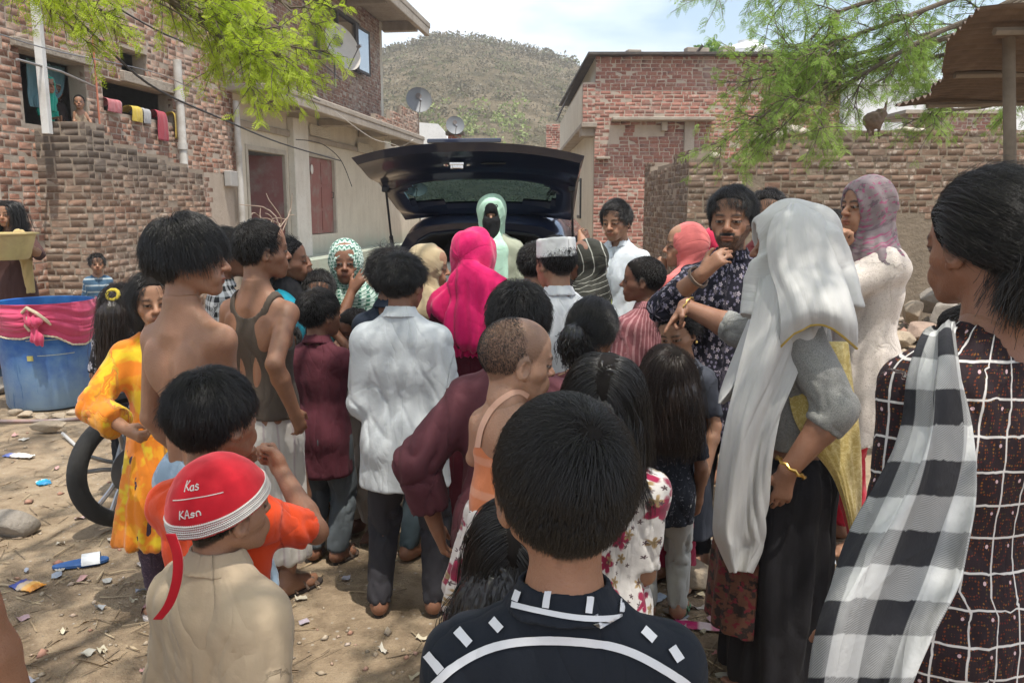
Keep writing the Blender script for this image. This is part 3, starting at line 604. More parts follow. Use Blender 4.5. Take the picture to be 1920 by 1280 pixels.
        rel = l - V3(0, .10, .09); dist = np.linalg.norm(rel, axis=1); ang = np.arctan2(rel[:, 0], rel[:, 2]); sd = int(abs(s.loc[0]) * 777) % 89; up = np.clip((l[:, 2] + .02) / .06, 0, 1)
        f1 = np.sin(dist * 95 + 2.4 * vnoise(np.stack([ang * 2.2, dist * 9, ang * 0], 1), sd)) * (.35 + .65 * np.clip(vnoise(np.stack([ang * 1.7, dist * 6, ang * 0 + 5], 1), sd + 3) + .4, 0, 1))
        fall = np.sin(np.arctan2(V[:, 0], V[:, 1] + .03) * 17 + 3 * vnoise(V * (6, 6, 3.), sd + 5)) * .8 + .7 * fbm(V * (20, 20, 5.), 2, sd + 8)
        rimk = np.clip((np.linalg.norm((l - V3(0, fy, fz)) / V3(*face), axis=1) - 1.0) / .25, .1, 1)
        V = V + N * (amp * rimk * (f1 * up + fall * (1 - up)))[:, None]
        me = mesh_np(name, V, [qd]); U = np.stack([ang * .11 * (.6 + 4 * np.clip(dist, 0, .25)), dist * q + (1 - up) * np.clip(.1 - l[:, 2], 0, 1) * .5, V[:, 0] * 0], 1); vattr(me, 'fab', U); s.scarf = link(name, me, s.root, mat); return s
    # ------------------------------------------------------------ hair
    def hair(s, kind='short', mat=None, n=3000, L=.03, lift=.35, thick=.012, r=.0007, whorl=(.008, -.055, .2), cap=True, seed=1, tail=None, part=None, fringe=0., jit=.35, hlz=None, steps=6, grav=.35, buzz=False, flow=None, capk=None):
        q = s.s; rg = np.random.default_rng(seed + int(abs(s.loc[0]) * 100)); mat = mat or HAIR
        if hlz is not None: s.hlz = hlz
        s.scalp = np.array((.016, .012, .010)) if not buzz else s.tone * .5
        cc = V3(0, -.014, .137); rad = V3(.0745, .094, .086); o = None
        if cap and not buzz:
            hC = s.hl(0, -.01, .13); F = SDF(hC - .14 * q, hC + .14 * q, min(max(s.D * .003, .0065), .010)); F.ell(s.hl(*cc), (rad + thick * .5) * q, s.Rh, 0); F.ell(s.hl(0, .022, .152), V3(.064 + thick * .5, .068 + thick * .4, .062 + thick * .4) * q, s.Rh, .02)
            V, t, qd = F.mesh(); l = (V - s.ho) @ s.Rh / q; zl = s.hairline(l); dz = l[:, 2] - zl
            # below the hairline the cap sinks inside the skull
            sink = np.clip(-dz / .012, 0, 1); d = l - cc; n_ = d / rad ** 2; n_ /= np.linalg.norm(n_, axis=1, keepdims=True); l = l - n_ * (sink * (thick + .014))[:, None] + n_ * (.0025 * fbm(l * 70, 3, seed))[:, None]
            V = l * q @ s.Rh.T + s.ho; me = mesh_np('hair', V, [qd]); o = link('hair', me, s.root, CAPH)
        # strands: roots on the scalp
        m = n * 3; d = rg.normal(size=(m, 3)); d /= np.linalg.norm(d, axis=1, keepdims=True); p = cc + d * rad; ok = s.hairmask(p) > 0; p = p[ok][:n]; n = len(p)
        def norm(p): v = (p - cc) / rad ** 2; return v / np.linalg.norm(v, axis=1, keepdims=True)
        w = np.array(whorl); path = [p + norm(p) * .001]; cl = np.stack([vnoise(p * 75, k + seed * 5) for k in range(3)], 1); jt = rg.normal(size=(n, 3)) * .5 + cl * 1.1
        Ls = (L(p) if callable(L) else np.full(n, L)) * rg.uniform(.6, 1.12, n); inf = rg.uniform(.35, 1.2, n) * thick; cur = path[0]; prev = None
        for k in range(steps):
            N = norm(cur); fl = cur - w
            if part is not None:   # centre or side parting: hair runs sideways from the part line
                fl = fl * V3(.35, .3, .6); fl[:, 0] += np.sign(cur[:, 0] - part + 1e-4) * .05
            if flow is not None: fl = fl / (np.linalg.norm(fl, axis=1, keepdims=True) + 1e-6) + np.array(flow)
            fl = fl - N * (fl * N).sum(1, keepdims=True); fl /= np.linalg.norm(fl, axis=1, keepdims=True) + 1e-6
            gr = np.array([0, 0, -1.]) @ s.Rh
            lg = kind == 'long'; dr = (fl * max(0., 1 - 2.6 * k / steps) + gr * (.25 + .75 * min(1, 2.2 * k / steps)) + N * lift * max(0, 1 - 3 * k / steps) + jt * jit * .5) if lg else (fl * (1 - grav * k / steps) + gr * grav * (k / steps) * 2 + N * lift * (1 - k / steps) + jt * jit)
            if prev is not None: dr = dr / np.linalg.norm(dr, axis=1, keepdims=True) + prev * .8
            dr /= np.linalg.norm(dr, axis=1, keepdims=True); prev = dr; cur = cur + dr * (Ls / steps)[:, None]
            rr = rad + (inf * min(1, (k + 1) / 2.5))[:, None]; val = np.linalg.norm((cur - cc) / rr, axis=1); ins = val < 1; up = np.where(ins, 1 / np.maximum(val, .2), 1)[:, None]; cur = cc + (cur - cc) * up
            if kind == 'long':     # keep off neck and back
                wl_ = cur * q @ s.Rh.T + s.ho; ax = s.nb; below = wl_[:, 2] < s.nb[2] + .06 * q
                rxy = wl_ - s.nb; rxy[:, 2] = 0; rl = np.linalg.norm(rxy, axis=1) + 1e-6; need = np.clip(.06 + (s.nb[2] + .03 - wl_[:, 2]) * .5, .055, .115) * q + inf * 1.5; push = below & (rl < need); wl_[push] += (rxy[push] / rl[push][:, None]) * (need - rl)[push][:, None]; cur = (wl_ - s.ho) @ s.Rh / q
            path.append(cur)
        Pt = np.stack(path, 1) * q @ s.Rh.T + s.ho
        hc = bpy.data.hair_curves.new('hair_strand'); K = steps + 1; hc.add_curves([K] * n); hc.points.foreach_set('position', Pt.astype(np.float32).ravel()); hc.points.foreach_set('radius', (np.linspace(1, .35, K)[None, :] * np.full((n, 1), r)).astype(np.float32).ravel())
        hc.materials.append(mat); so = bpy.data.objects.new('hair_strand' if o else 'hair', hc); C.objects.link(so); so.parent = o or s.root; so['kind'] = 'stuff'
        if tail is not None:      # body of long or tied hair, as one lock with strands laid along it
            pts, rr, sq, axv = [np.asarray(p, float) for p in tail[0]], tail[1], tail[2], nrm(tail[3]); Pq = np.array(pts); F = SDF(Pq.min(0) - .13, Pq.max(0) + .13, min(max(s.D * .0024, .005), .008))
            for i in range(len(pts) - 1): F.cone(pts[i], pts[i + 1], rr[i], rr[i + 1], .03, sq, axv)
            V, t, qd = F.mesh(); V = laplace(V, qd, 1, .4); N = vnormals(V, qd); a0 = pts[0]; an = np.arctan2((V - Pq.mean(0)) @ axv, (V - Pq.mean(0)) @ np.cross(axv, [0, 0, 1.])); V = V + N * (.006 * vnoise(np.stack([an * 7, V[:, 2] * 5, an * 0], 1), seed) + .003 * vnoise(np.stack([an * 25, V[:, 2] * 9, an * 0], 1), seed + 1))[:, None]
            me = mesh_np('hair_lock', V, [qd]); lo_ = link('hair_lock', me, o or s.root, mat)
            nl = max(300, n // 3); kk = 8; tt = np.linspace(0, 1, kk); seg = np.array([np.interp(tt * (len(pts) - 1), range(len(pts)), Pq[:, j]) for j in range(3)]).T; rs = np.interp(tt * (len(pts) - 1), range(len(pts)), rr); th = rg.uniform(0, 2 * math.pi, nl); sx = np.cross(axv, [0, 0, 1.]); sx = nrm(sx); ru_ = rg.uniform(.85, 1.12, (nl, 1, 1))
            dirs = (np.cos(th)[:, None] * sx + np.sin(th)[:, None] * axv * sq); P3 = seg[None] + dirs[:, None, :] * rs[None, :, None] * ru_ + rg.normal(size=(nl, kk, 3)) * .003 + (rg.normal(size=(nl, 1, 3)) * tt[None, :, None] * .02); P3[:, :, 2] -= (rg.uniform(0, .05, (nl, 1)) * tt[None])
            hc = bpy.data.hair_curves.new('hair_strand'); hc.add_curves([kk] * nl); hc.points.foreach_set('position', P3.astype(np.float32).ravel()); hc.points.foreach_set('radius', np.full(nl * kk, r * 1.1, np.float32)); hc.materials.append(mat); so = bpy.data.objects.new('hair_strand', hc); C.objects.link(so); so.parent = o or s.root; so['kind'] = 'stuff'
        s.hairo = o
        return s
    def cap(s, mat, name='cap', z=.135, hgt=.062, tilt=0, flat=True, thick=.014):
        """round skull cap or kufi: side band and crown"""
        q = s.s; Rc = s.Rh @ rotx(tilt); c = s.hl(0, -.012 if flat else -.006, z); up = Rc @ V3(0, 0, 1); F = SDF(c - .16 * q, c + .17 * q, min(max(s.D * .002, .0035), .006))
        if flat: F.cone(c, c + up * hgt * q, (.089 + thick * .5) * q, (.084 + thick * .5) * q, 0, .84, Rc @ V3(1, 0, 0), capa=True, capb=True)
        else:
            F.ell(c, V3(.0745 + thick, .094 + thick, .103 + thick) * q, Rc, 0); F.cut(c, -up)
        V, t, qd = F.mesh(); V = laplace(V, qd, 2, .4); N = vnormals(V, qd); V = V + N * (.003 * fbm(V * 30, 2, 4))[:, None]
        me = mesh_np(name, V, [qd]); rel = (V - c) @ Rc; vattr(me, 'fab', np.stack([np.arctan2(rel[:, 0], rel[:, 1]) * .09, rel[:, 2], rel[:, 2] * 0], 1)); s.capo = link(name, me, s.root, mat); s.capR = Rc; s.capc = c; return s
    def sandal(s, mat, strap, kind='thong', tint=None):
        for sd in 'RL':
            hp, K, A = s.leg[sd]; sg = 1 if sd == 'R' else -1; fl = .235 * s.s * (1 if s.zc > 1.2 else .86); yy = rotz(-sg * R(14)); o = V3(A[0], A[1], 0)
            m = MB(); out = []
            for k in range(20):
                a = 2 * math.pi * k / 20; y = .29 * fl + .47 * fl * math.cos(a); w = (.036 + .009 * math.cos(a)) * s.s * (1 if abs(math.cos(a)) < .99 else .9); out.append(o + yy @ V3(math.sin(a) * w + .004 * sg, y, .002))
            m.prism(out, (0, 0, .013)); so = m.build('sandal', mat, s.root, bevel=.002); m = MB(); G = lambda x, y, z: o + yy @ V3(x * sg, y * fl, z)
            if kind == 'thong':
                for x in (-.034, .04): m.tube([G(x * s.s, .22, .012), G(x * .75 * s.s, .34, .04), G(-.012 * s.s, .56, .022)], .0045, 6)
            elif kind == 'slide':
                m2 = [[G(x * s.s, y, z) for x, z in ((-.046, .012), (-.036, .045), (0, .058), (.036, .045), (.048, .012))] for y in (.26, .58)]
                for i in range(4): m.add([m2[0][i], m2[0][i + 1], m2[1][i + 1], m2[1][i]], [(0, 1, 2, 3)])
            else:
                for y0, y1 in ((.2, .32), (.38, .55), (.42, .5)): m.tube([G(-.042 * s.s, y0, .012), G(-.02, (y0 + y1) / 2, .05), G(.025, (y0 + y1) / 2, .045), G(.042 * s.s, y1, .012)], .006, 6)
                m.tube([G(-.035 * s.s, .1, .012), G(-.03, -.02, .05), G(0, -.1, .055), G(.03, -.02, .05), G(.036 * s.s, .1, .012)], .005, 6)
            m.build('strap', strap, so, smooth=True)
        return s
    def bangle(s, sd, mat, t=.96, r=.006, n=1, name='bangle', rad=1.25):
        a = s.arm[sd]
        for i in range(n):
            c = a['E'] + (a['W'] - a['E']) * (t - .035 * i); ax = nrm(a['W'] - a['E']); u = nrm(np.cross(ax, [0, .3, 1])); v = np.cross(ax, u); rr = s.rw * rad * (1 + (1 - t) * .6) + r * .5; m = MB(); m.tube([c + ax * .003 * math.sin(3 * k) + (u * math.cos(k * math.pi / 10) + v * math.sin(k * math.pi / 10)) * rr for k in range(20)], r * .6, 8, closed=True); m.build(name, mat, s.root, smooth=True)
        return s
    def surf(s, o):
        me = o.data; return BVHTree.FromPolygons([v.co for v in me.vertices], [tuple(p.vertices) for p in me.polygons])
    def strip(s, o, pts, w, mat, name='stripe', off=.0032, parent=None):
        """flat printed or sewn strip lying on garment o along a path"""
        bvh = s.surf(o); P = np.array(pts, float); c = s.w2l((0, 0, CAMH)); n = max(4, int(np.linalg.norm(np.diff(P, axis=0), axis=1).sum() / .004)); Q = catmull(P, n); V = []
        for i in range(n):
            tg = nrm(Q[min(i + 1, n - 1)] - Q[max(i - 1, 0)]); vd = nrm(Q[i] - c); sdv = nrm(np.cross(tg, vd))
            for k in (-1, -.5, 0, .5, 1):
                p = Q[i] + sdv * w / 2 * k; d = Vector(nrm(p - c)); hit = bvh.ray_cast(Vector(c), d)
                if hit[0] is None: nr = bvh.find_nearest(Vector(p)); hit = (nr[0], nr[1])
                V.append(np.array(hit[0] + (hit[1] if hit[1].dot(d) < 0 else -hit[1]) * off))
        V = np.array(V); f = [(i * 5 + k, i * 5 + k + 1, i * 5 + k + 6, i * 5 + k + 5) for i in range(n - 1) for k in range(4)]
        me = mesh_np(name, V, [np.array(f)]); vattr(me, 'fab', V); return link(name, me, parent or o, mat)
def sheet(name, G, mat, nu=40, nv=60, thick=.004, wr=.004, fr=14, seed=0, parent=None, hor=False):
    """hanging cloth lofted through rows of points G[row][col]; rows follow the fall of the cloth"""
    G = np.asarray(G, float); A = catmull(G, nv); A = np.swapaxes(catmull(np.swapaxes(A, 0, 1), nu), 0, 1)
    du = np.linalg.norm(np.diff(A, axis=1), axis=2).mean(); dv = np.linalg.norm(np.diff(A, axis=0), axis=2).mean()
    U, Vv = np.meshgrid(np.arange(nu) * du, np.arange(nv) * dv)
    N = np.cross(np.gradient(A, axis=1), np.gradient(A, axis=0)); N /= np.linalg.norm(N, axis=2, keepdims=True) + 1e-9
    A_, B_ = (Vv, U) if hor else (U, Vv); wq = .5 * vnoise(np.stack([U * 4, Vv * 4, U * 0], -1), seed + 9); f = vnoise(np.stack([A_ * fr + wq, B_ * fr * .16, U * 0], -1), seed) + .5 * (1 - 2 * np.abs(vnoise(np.stack([A_ * fr * 1.7 + wq * 2, B_ * fr * .2, U * 0 + 3], -1), seed + 4))) + .25 * vnoise(np.stack([A_ * fr * 4, B_ * fr * .5, U * 0], -1), seed + 6); A = A + N * (wr * f)[..., None]
    V = np.concatenate([(A + N * thick / 2).reshape(-1, 3), (A - N * thick / 2).reshape(-1, 3)]); idx = np.arange(nu * nv).reshape(nv, nu); q = np.stack([idx[:-1, :-1], idx[:-1, 1:], idx[1:, 1:], idx[1:, :-1]], -1).reshape(-1, 4); M = nu * nv
    bd = np.concatenate([idx[0, :], idx[1:, -1], idx[-1, -2::-1], idx[-2:0:-1, 0]]); b2 = np.roll(bd, -1); rim = np.stack([bd, bd + M, b2 + M, b2], 1)
    me = mesh_np(name, V, [np.concatenate([q, q[:, ::-1] + M, rim])]); uv = np.stack([U, Vv, U * 0], -1).reshape(-1, 3); vattr(me, 'fab', np.concatenate([uv, uv])); return link(name, me, parent, mat)

# ---------------------------------------------------------------- ground, hill
def gz(x, y):
    x = np.asarray(x, float); y = np.asarray(y, float)
    z = .018 * fbm(np.stack([x * .9, y * .9, x * 0], -1), 3, 11) + .010 * fbm(np.stack([x * 4, y * 4, x * 0], -1), 3, 12)
    z = z + .30 * np.exp(-(((x - 4.6) / 1.7) ** 2 + ((y - 8.6) / 2.0) ** 2)) + .10 * np.exp(-(((x - 1.9) / .7) ** 2 + ((y - 3.9) / .5) ** 2))
    return z
m = Mat('dry_earth'); co = m.coord(); px_, py_, pz_ = m.sep(co)
big = m.noise(co, .55, 5, .6); fine = m.noise(co, 9, 8, .68); peb = m.vor(co, 26, rnd=1.); grit = m.noise(co, 120, 3)
c = m.ramp(m.math('ADD', m.math('MULTIPLY', big, .55), m.math('MULTIPLY', fine, .5)), [(.34, (.13, .094, .060)), (.44, (.215, .157, .102)), (.54, (.325, .245, .162)), (.68, (.42, .33, .228))])
c = m.mix(m.math('MULTIPLY', m.step(peb, .22, .12), m.step(m.sep(m.n('TexVoronoi', {'Vector': co, 'Scale': 26.}).outputs['Color'])[0], .72, .75)), c, (.40, .35, .29))
c = m.mix(m.math('MULTIPLY', m.step(grit, .62, .72), .5), c, (.12, .095, .07))
m.P(Base_Color=c, Roughness=.95, Specular_IOR_Level=.2); m.bump(m.math('ADD', fine, m.math('MULTIPLY', grit, .35)), .03)
EARTH = m.m
xs = np.concatenate([-np.geomspace(400, 9, 24), np.linspace(-8, 8, 121), np.geomspace(9, 400, 24)]); ys = np.concatenate([[-60, -30, -12, -5], np.linspace(-2, 14, 121), np.geomspace(15, 600, 30)])
GX, GY = np.meshgrid(xs, ys); GZ = gz(GX, GY) * np.exp(-np.maximum(0, np.hypot(GX, GY) - 14) / 8.); V = np.stack([GX, GY, GZ], -1).reshape(-1, 3); ix = np.arange(len(V)).reshape(GX.shape)
Q4 = lambda ix: np.stack([ix[:-1, :-1], ix[:-1, 1:], ix[1:, 1:], ix[1:, :-1]], -1).reshape(-1, 4)
link('ground', mesh_np('ground', V, [Q4(ix)]), None, EARTH, 'structure')
# hill behind the houses
m = Mat('hill_earth'); co = m.coord(); n1 = m.noise(co, .09, 6, .6); n2 = m.noise(co, .5, 7, .7); n3 = m.noise(m.scale(co, (1, 1, .4)), 2.2, 5, .7)
c = m.ramp(m.math('ADD', m.math('MULTIPLY', n1, .5), m.math('MULTIPLY', n2, .5)), [(.34, (.15, .13, .08)), (.46, (.225, .185, .115)), (.56, (.31, .25, .165)), (.7, (.38, .315, .215))])
c = m.mix(m.math('MULTIPLY', m.step(n3, .5, .7), .55), c, (.13, .11, .075)); vb = m.vor(co, .42, rnd=1.); c = m.mix(m.math('MULTIPLY', m.step(m.math('ADD', vb, m.math('MULTIPLY', m.noise(co, 1.6, 4), .5)), .82, .55), .72), c, m.ramp(m.noise(co, .05, 3), [(.4, (.135, .115, .075)), (.6, (.13, .135, .06))]))
m.P(Base_Color=c, Roughness=1., Specular_IOR_Level=.05); m.bump(n3, 1.2)
hx = np.linspace(-150, 170, 150); hy = np.linspace(38, 230, 100); HX, HY = np.meshgrid(hx, hy)
def hillz(x, y):
    xr = x / np.maximum(y, 30) * 130
    crest = np.interp(xr, [-150, -60, -22, -16, -11, -5, 3, 9, 13, 22, 40, 80, 170], [17, 24, 24, 25.6, 27.0, 26.4, 25, 23.4, 21.2, 17, 12, 8, 5])
    t = np.clip((y - 42) / (135 - 42), 0, 1.6); s_ = np.where(t < 1, np.sin(np.clip(t, 0, 1) * math.pi / 2) ** 1.15, 1 - .25 * (t - 1))
    return crest * s_ * (np.minimum(y, 140) / 130) ** .2 + 1.1 * fbm(np.stack([x * .06, y * .06, x * 0], -1), 4, 21) * np.clip(t * 4, 0, 1) - .3
HZ = hillz(HX, HY); ix = np.arange(HX.size).reshape(HX.shape); link('hill', mesh_np('hill', np.stack([HX, HY, HZ], -1).reshape(-1, 3), [Q4(ix)]), None, m.m, 'structure')
def leafcloud(n, c, rad, size, rg, flat=.8):
    """n little leaf faces filling an uneven crown"""
    d = rg.normal(size=(n, 3)); d /= np.linalg.norm(d, axis=1, keepdims=True); r = rg.uniform(.45, 1, n) ** .6
    lump = 1 + .35 * vnoise(d * 2.3 + np.array(c) * 3.1, 5); p = np.array(c) + d * (r * lump)[:, None] * np.array(rad)
    a = rg.normal(size=(n, 3)); a /= np.linalg.norm(a, axis=1, keepdims=True); b = np.cross(a, rg.normal(size=(n, 3))); b /= np.linalg.norm(b, axis=1, keepdims=True); s_ = (rg.uniform(.6, 1.3, n) * size)[:, None]
    return np.stack([p - a * s_, p + b * s_ * .5, p + a * s_, p - b * s_ * .5], 1)
def leafmat(name, cols, trans=.45, attr=True):
    m = Mat(name); r = m.attr('rnd', 'Fac'); c = m.ramp(r, [(i / (len(cols) - 1), cc) for i, cc in enumerate(cols)])
    m.P(Base_Color=c, Roughness=.6, Specular_IOR_Level=.3)
    if trans:
        tr = m.n('BsdfTranslucent', {'Color': c}); mx = m.n('MixShader', {0: trans, 1: m.b.outputs[0], 2: tr.outputs[0]}); m.t.links.new(mx.outputs[0], m.out.inputs['Surface'])
    return m.m
def quads_obj(name, Qs, mat, rnd, parent=None, kind='stuff'):
    Qs = np.asarray(Qs); me = mesh_np(name, Qs.reshape(-1, 3), [np.arange(len(Qs) * 4).reshape(-1, 4)], smooth=False); vattr(me, 'rnd', np.repeat(rnd, 4), 'FLOAT'); return link(name, me, parent, mat, kind)
rg = np.random.default_rng(5); QS, RN = [], []
for i in range(4600):
    y = rg.uniform(50, 150); x = rg.uniform(-.30, .34) * y; z = hillz(np.array([x]), np.array([y]))[0]; r = rg.uniform(.4, 1.0) * (1.1 if y > 105 else .8); green = (x / y < .02 and x / y > -.10 and y < 74) and rg.random() < .75; gr = rg.random() < .13
    k = 40 if green else 22; QS.append(leafcloud(k, (x, y, z + r * .35), (r * 1.1, r * 1.1, r * .75), .24 * r, rg)); RN.append(np.full(k, rg.uniform(.82, 1.) if green else rg.uniform(.55, .72) if gr else rg.uniform(0, .5)) + rg.uniform(-.03, .03, k))
quads_obj('scrub', np.concatenate(QS), leafmat('dry_scrub', [(.19, .165, .105), (.15, .132, .085), (.23, .195, .13), (.165, .175, .085), (.21, .24, .10), (.27, .33, .10)], .25), np.clip(np.concatenate(RN), 0, 1))

# ---------------------------------------------------------------- masonry
def brickmat(name, cols, grime=(.10, .085, .07), gpos=(.5, .72), top=None, dust=.0):
    m = Mat(name); co = m.coord('Object'); w = m.n('NewGeometry').outputs['Position']; r = m.math('FRACT', m.math('ADD', m.n('ObjectInfo').outputs['Random'], m.attr('rnd', 'Fac')))
    c = m.ramp(r, [(i / (len(cols) - 1), cc) for i, cc in enumerate(cols)]); f = m.noise(w, 34, 6, .65)
    c = m.mix(m.step(f, .3, .75), m.mix(1., c, (.72, .68, .66), 'MULTIPLY'), c); c = m.mix(m.math('MULTIPLY', m.step(m.noise(w, 1.1, 6, .62), *gpos), .75), c, grime); c = m.mix(m.math('MULTIPLY', m.step(m.noise(w, 15, 4), .56, .66), .45), c, (.42, .37, .31))
    if top: c = m.mix(m.math('MULTIPLY', m.step(m.math('ADD', m.sep(w)[2], m.math('MULTIPLY', m.noise(w, 2.2, 4), .8)), top[0], top[1]), .8), c, (.105, .09, .075))
    m.P(Base_Color=c, Roughness=.95, Specular_IOR_Level=.15); m.bump(f, .004); return m.m
RED = [(.29, .130, .098), (.34, .165, .125), (.26, .118, .09), (.37, .195, .15), (.31, .14, .105), (.30, .175, .135)]
BROWN = [(.27, .135, .092), (.33, .185, .13), (.24, .128, .09), (.36, .215, .15), (.29, .145, .10), (.31, .20, .145)]
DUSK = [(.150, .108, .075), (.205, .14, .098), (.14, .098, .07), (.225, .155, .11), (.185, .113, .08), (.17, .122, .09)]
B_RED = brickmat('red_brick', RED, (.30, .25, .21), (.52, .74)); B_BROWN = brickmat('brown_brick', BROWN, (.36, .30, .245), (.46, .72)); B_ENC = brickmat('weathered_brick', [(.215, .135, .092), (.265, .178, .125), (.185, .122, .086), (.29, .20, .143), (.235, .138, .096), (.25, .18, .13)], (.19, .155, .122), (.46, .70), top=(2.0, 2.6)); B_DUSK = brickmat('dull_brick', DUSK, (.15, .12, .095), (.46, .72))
def plaster(name, col, stain, amt=.5, bump=.01, low=None):
    m = Mat(name); w = m.n('NewGeometry').outputs['Position']; n1 = m.noise(w, 1.3, 7, .62); n2 = m.noise(m.scale(w, (3, 3, .5)), 2.2, 6, .6); c = m.mix(m.math('MULTIPLY', m.step(m.math('ADD', m.math('MULTIPLY', n1, .6), m.math('MULTIPLY', n2, .4)), .44, .66), amt), col, stain); c = m.mix(m.math('MULTIPLY', m.step(m.noise(w, 18, 5), .55, .7), .3), c, [x * .6 for x in col])
    if low: c = m.mix(m.math('MULTIPLY', m.step(m.math('ADD', m.sep(w)[2], m.math('MULTIPLY', n1, .6)), low[0], low[1]), .8), c, low[2])
    m.P(Base_Color=c, Roughness=.92, Specular_IOR_Level=.2); m.bump(m.math('ADD', m.noise(w, 14, 6, .65), m.math('MULTIPLY', n1, .6)), bump); return m.m
MORTAR = plaster('mortar', (.40, .335, .27), (.30, .245, .19), .6, .008); MORTARD = plaster('old_mortar', (.30, .245, .19), (.20, .16, .125), .6, .008)
CREAM = plaster('cream_plaster', (.60, .55, .45), (.42, .37, .29), .55, .008, (1.25, .8, (.36, .42, .33))); CONC = plaster('concrete', (.37, .32, .26), (.21, .175, .14), .65, .02); WHITEP = plaster('white_plaster', (.74, .74, .73), (.55, .54, .5), .35, .006); MUD = plaster('mud_render', (.23, .185, .135), (.14, .115, .085), .6, .02); GREYP = plaster('grey_render', (.42, .39, .34), (.26, .24, .2), .6, .02)
_bv = []
for k in range(6):
    b_ = MB(); b_.box((0, 0, 0), (1, 1, 1)); o_ = b_.build('brick', B_RED); me = o_.data; bpy.data.objects.remove(o_)
    import bmesh
    bm = bmesh.new(); bm.from_mesh(me); bmesh.ops.scale(bm, vec=(.225, .08, .068), verts=bm.verts); bmesh.ops.bevel(bm, geom=bm.edges[:], offset=.0016, segments=1, affect='EDGES'); bmesh.ops.scale(bm, vec=(1 / .225, 1 / .08, 1 / .068), verts=bm.verts)
    for v in bm.verts: v.co += Vector((random.gauss(0, .008), random.gauss(0, .02), random.gauss(0, .02)))
    bmesh.ops.triangulate(bm, faces=bm.faces); bm.verts.ensure_lookup_table(); _bv.append((np.array([v.co[:] for v in bm.verts]), np.array([[v.index for v in f.verts] for f in bm.faces]))); bm.free()
def wall(p0, p1, z0, z1, t=.23, openings=(), brick=True, side=1, course=.080, blen=.222, tops=None, inset=.01, seed=0, skip=None, proud=.0018):
    """masonry wall from p0 to p1; side=+1: outer face lies to the right of p0->p1. Returns (core MB verts), bricks"""
    p0, p1 = np.array(p0, float), np.array(p1, float); L = np.linalg.norm(p1 - p0); d = (p1 - p0) / L; n = np.array([d[1], -d[0]]) * side; D3 = V3(*d, 0); N3 = V3(*n, 0)
    tops = tops or [(L, z1)]; op = list(openings); prev = 0
    for se, zt in tops:
        if zt < z1 - 1e-6: op.append((prev, se, zt - .02, z1 + 1))
        prev = se
    ss = sorted({0, L} | {min(max(v, 0), L) for o in op for v in o[:2]}); zs = sorted({z0, z1} | {min(max(v, z0), z1) for o in op for v in o[2:]})
    hole = lambda s_, z_: any(o[0] < s_ < o[1] and o[2] < z_ < o[3] for o in op); mb = MB(); pt = lambda s_, z_, w: V3(*(p0 + d * s_ - n * w), z_)
    fill = [[not hole((ss[i] + ss[i + 1]) / 2, (zs[j] + zs[j + 1]) / 2) for j in range(len(zs) - 1)] for i in range(len(ss) - 1)]
    for i in range(len(ss) - 1):
        for j in range(len(zs) - 1):
            if not fill[i][j]: continue
            a, b, c_, e = ss[i], ss[i + 1], zs[j], zs[j + 1]
            mb.quad(pt(a, c_, 0), pt(b, c_, 0), pt(b, e, 0), pt(a, e, 0)); mb.quad(pt(b, c_, t), pt(a, c_, t), pt(a, e, t), pt(b, e, t))
            g = lambda i2, j2: 0 <= i2 < len(ss) - 1 and 0 <= j2 < len(zs) - 1 and fill[i2][j2]
            if not g(i - 1, j): mb.quad(pt(a, c_, t), pt(a, c_, 0), pt(a, e, 0), pt(a, e, t))
            if not g(i + 1, j): mb.quad(pt(b, c_, 0), pt(b, c_, t), pt(b, e, t), pt(b, e, 0))
            if not g(i, j - 1): mb.quad(pt(a, c_, t), pt(b, c_, t), pt(b, c_, 0), pt(a, c_, 0))
            if not g(i, j + 1): mb.quad(pt(a, e, 0), pt(b, e, 0), pt(b, e, t), pt(a, e, t))
    bl = []; rg = random.Random(seed); k = 0; z = z0 + course / 2
    if brick:
        while z < z1:
            s_ = -rg.uniform(0, .03) if k % 2 else -blen / 2
            while s_ < L:
                w = blen * (.5 if rg.random() < .16 else 1) * rg.uniform(.93, 1.04); a, b = max(s_ + .010, 0), min(s_ + w - .010, L); s_ += w
                if b - a < .05: continue
                cut = False
                for o in op:
                    if o[2] < z + course * .35 and z - course * .35 < o[3] and o[0] < b and a < o[1]:
                        if a < o[0] - .05: b = o[0]
                        elif b > o[1] + .05: a = o[1]
                        else: cut = True
                if cut or b - a < .05: continue
                if skip and skip((a + b) / 2, z): continue
                zz = z + rg.gauss(0, .0035); dep = .07; out = proud + rg.gauss(0, .0010); cpt = V3(*(p0 + d * (a + b) / 2 + n * (out - dep / 2)), zz); an = rg.gauss(0, .007); tl = rg.gauss(0, .006)
                bl.append((cpt, (b - a) , dep, course - .010 + rg.gauss(0, .002), math.atan2(d[1], d[0]) + an * .5, tl))
            z += course; k += 1
    return mb, bl
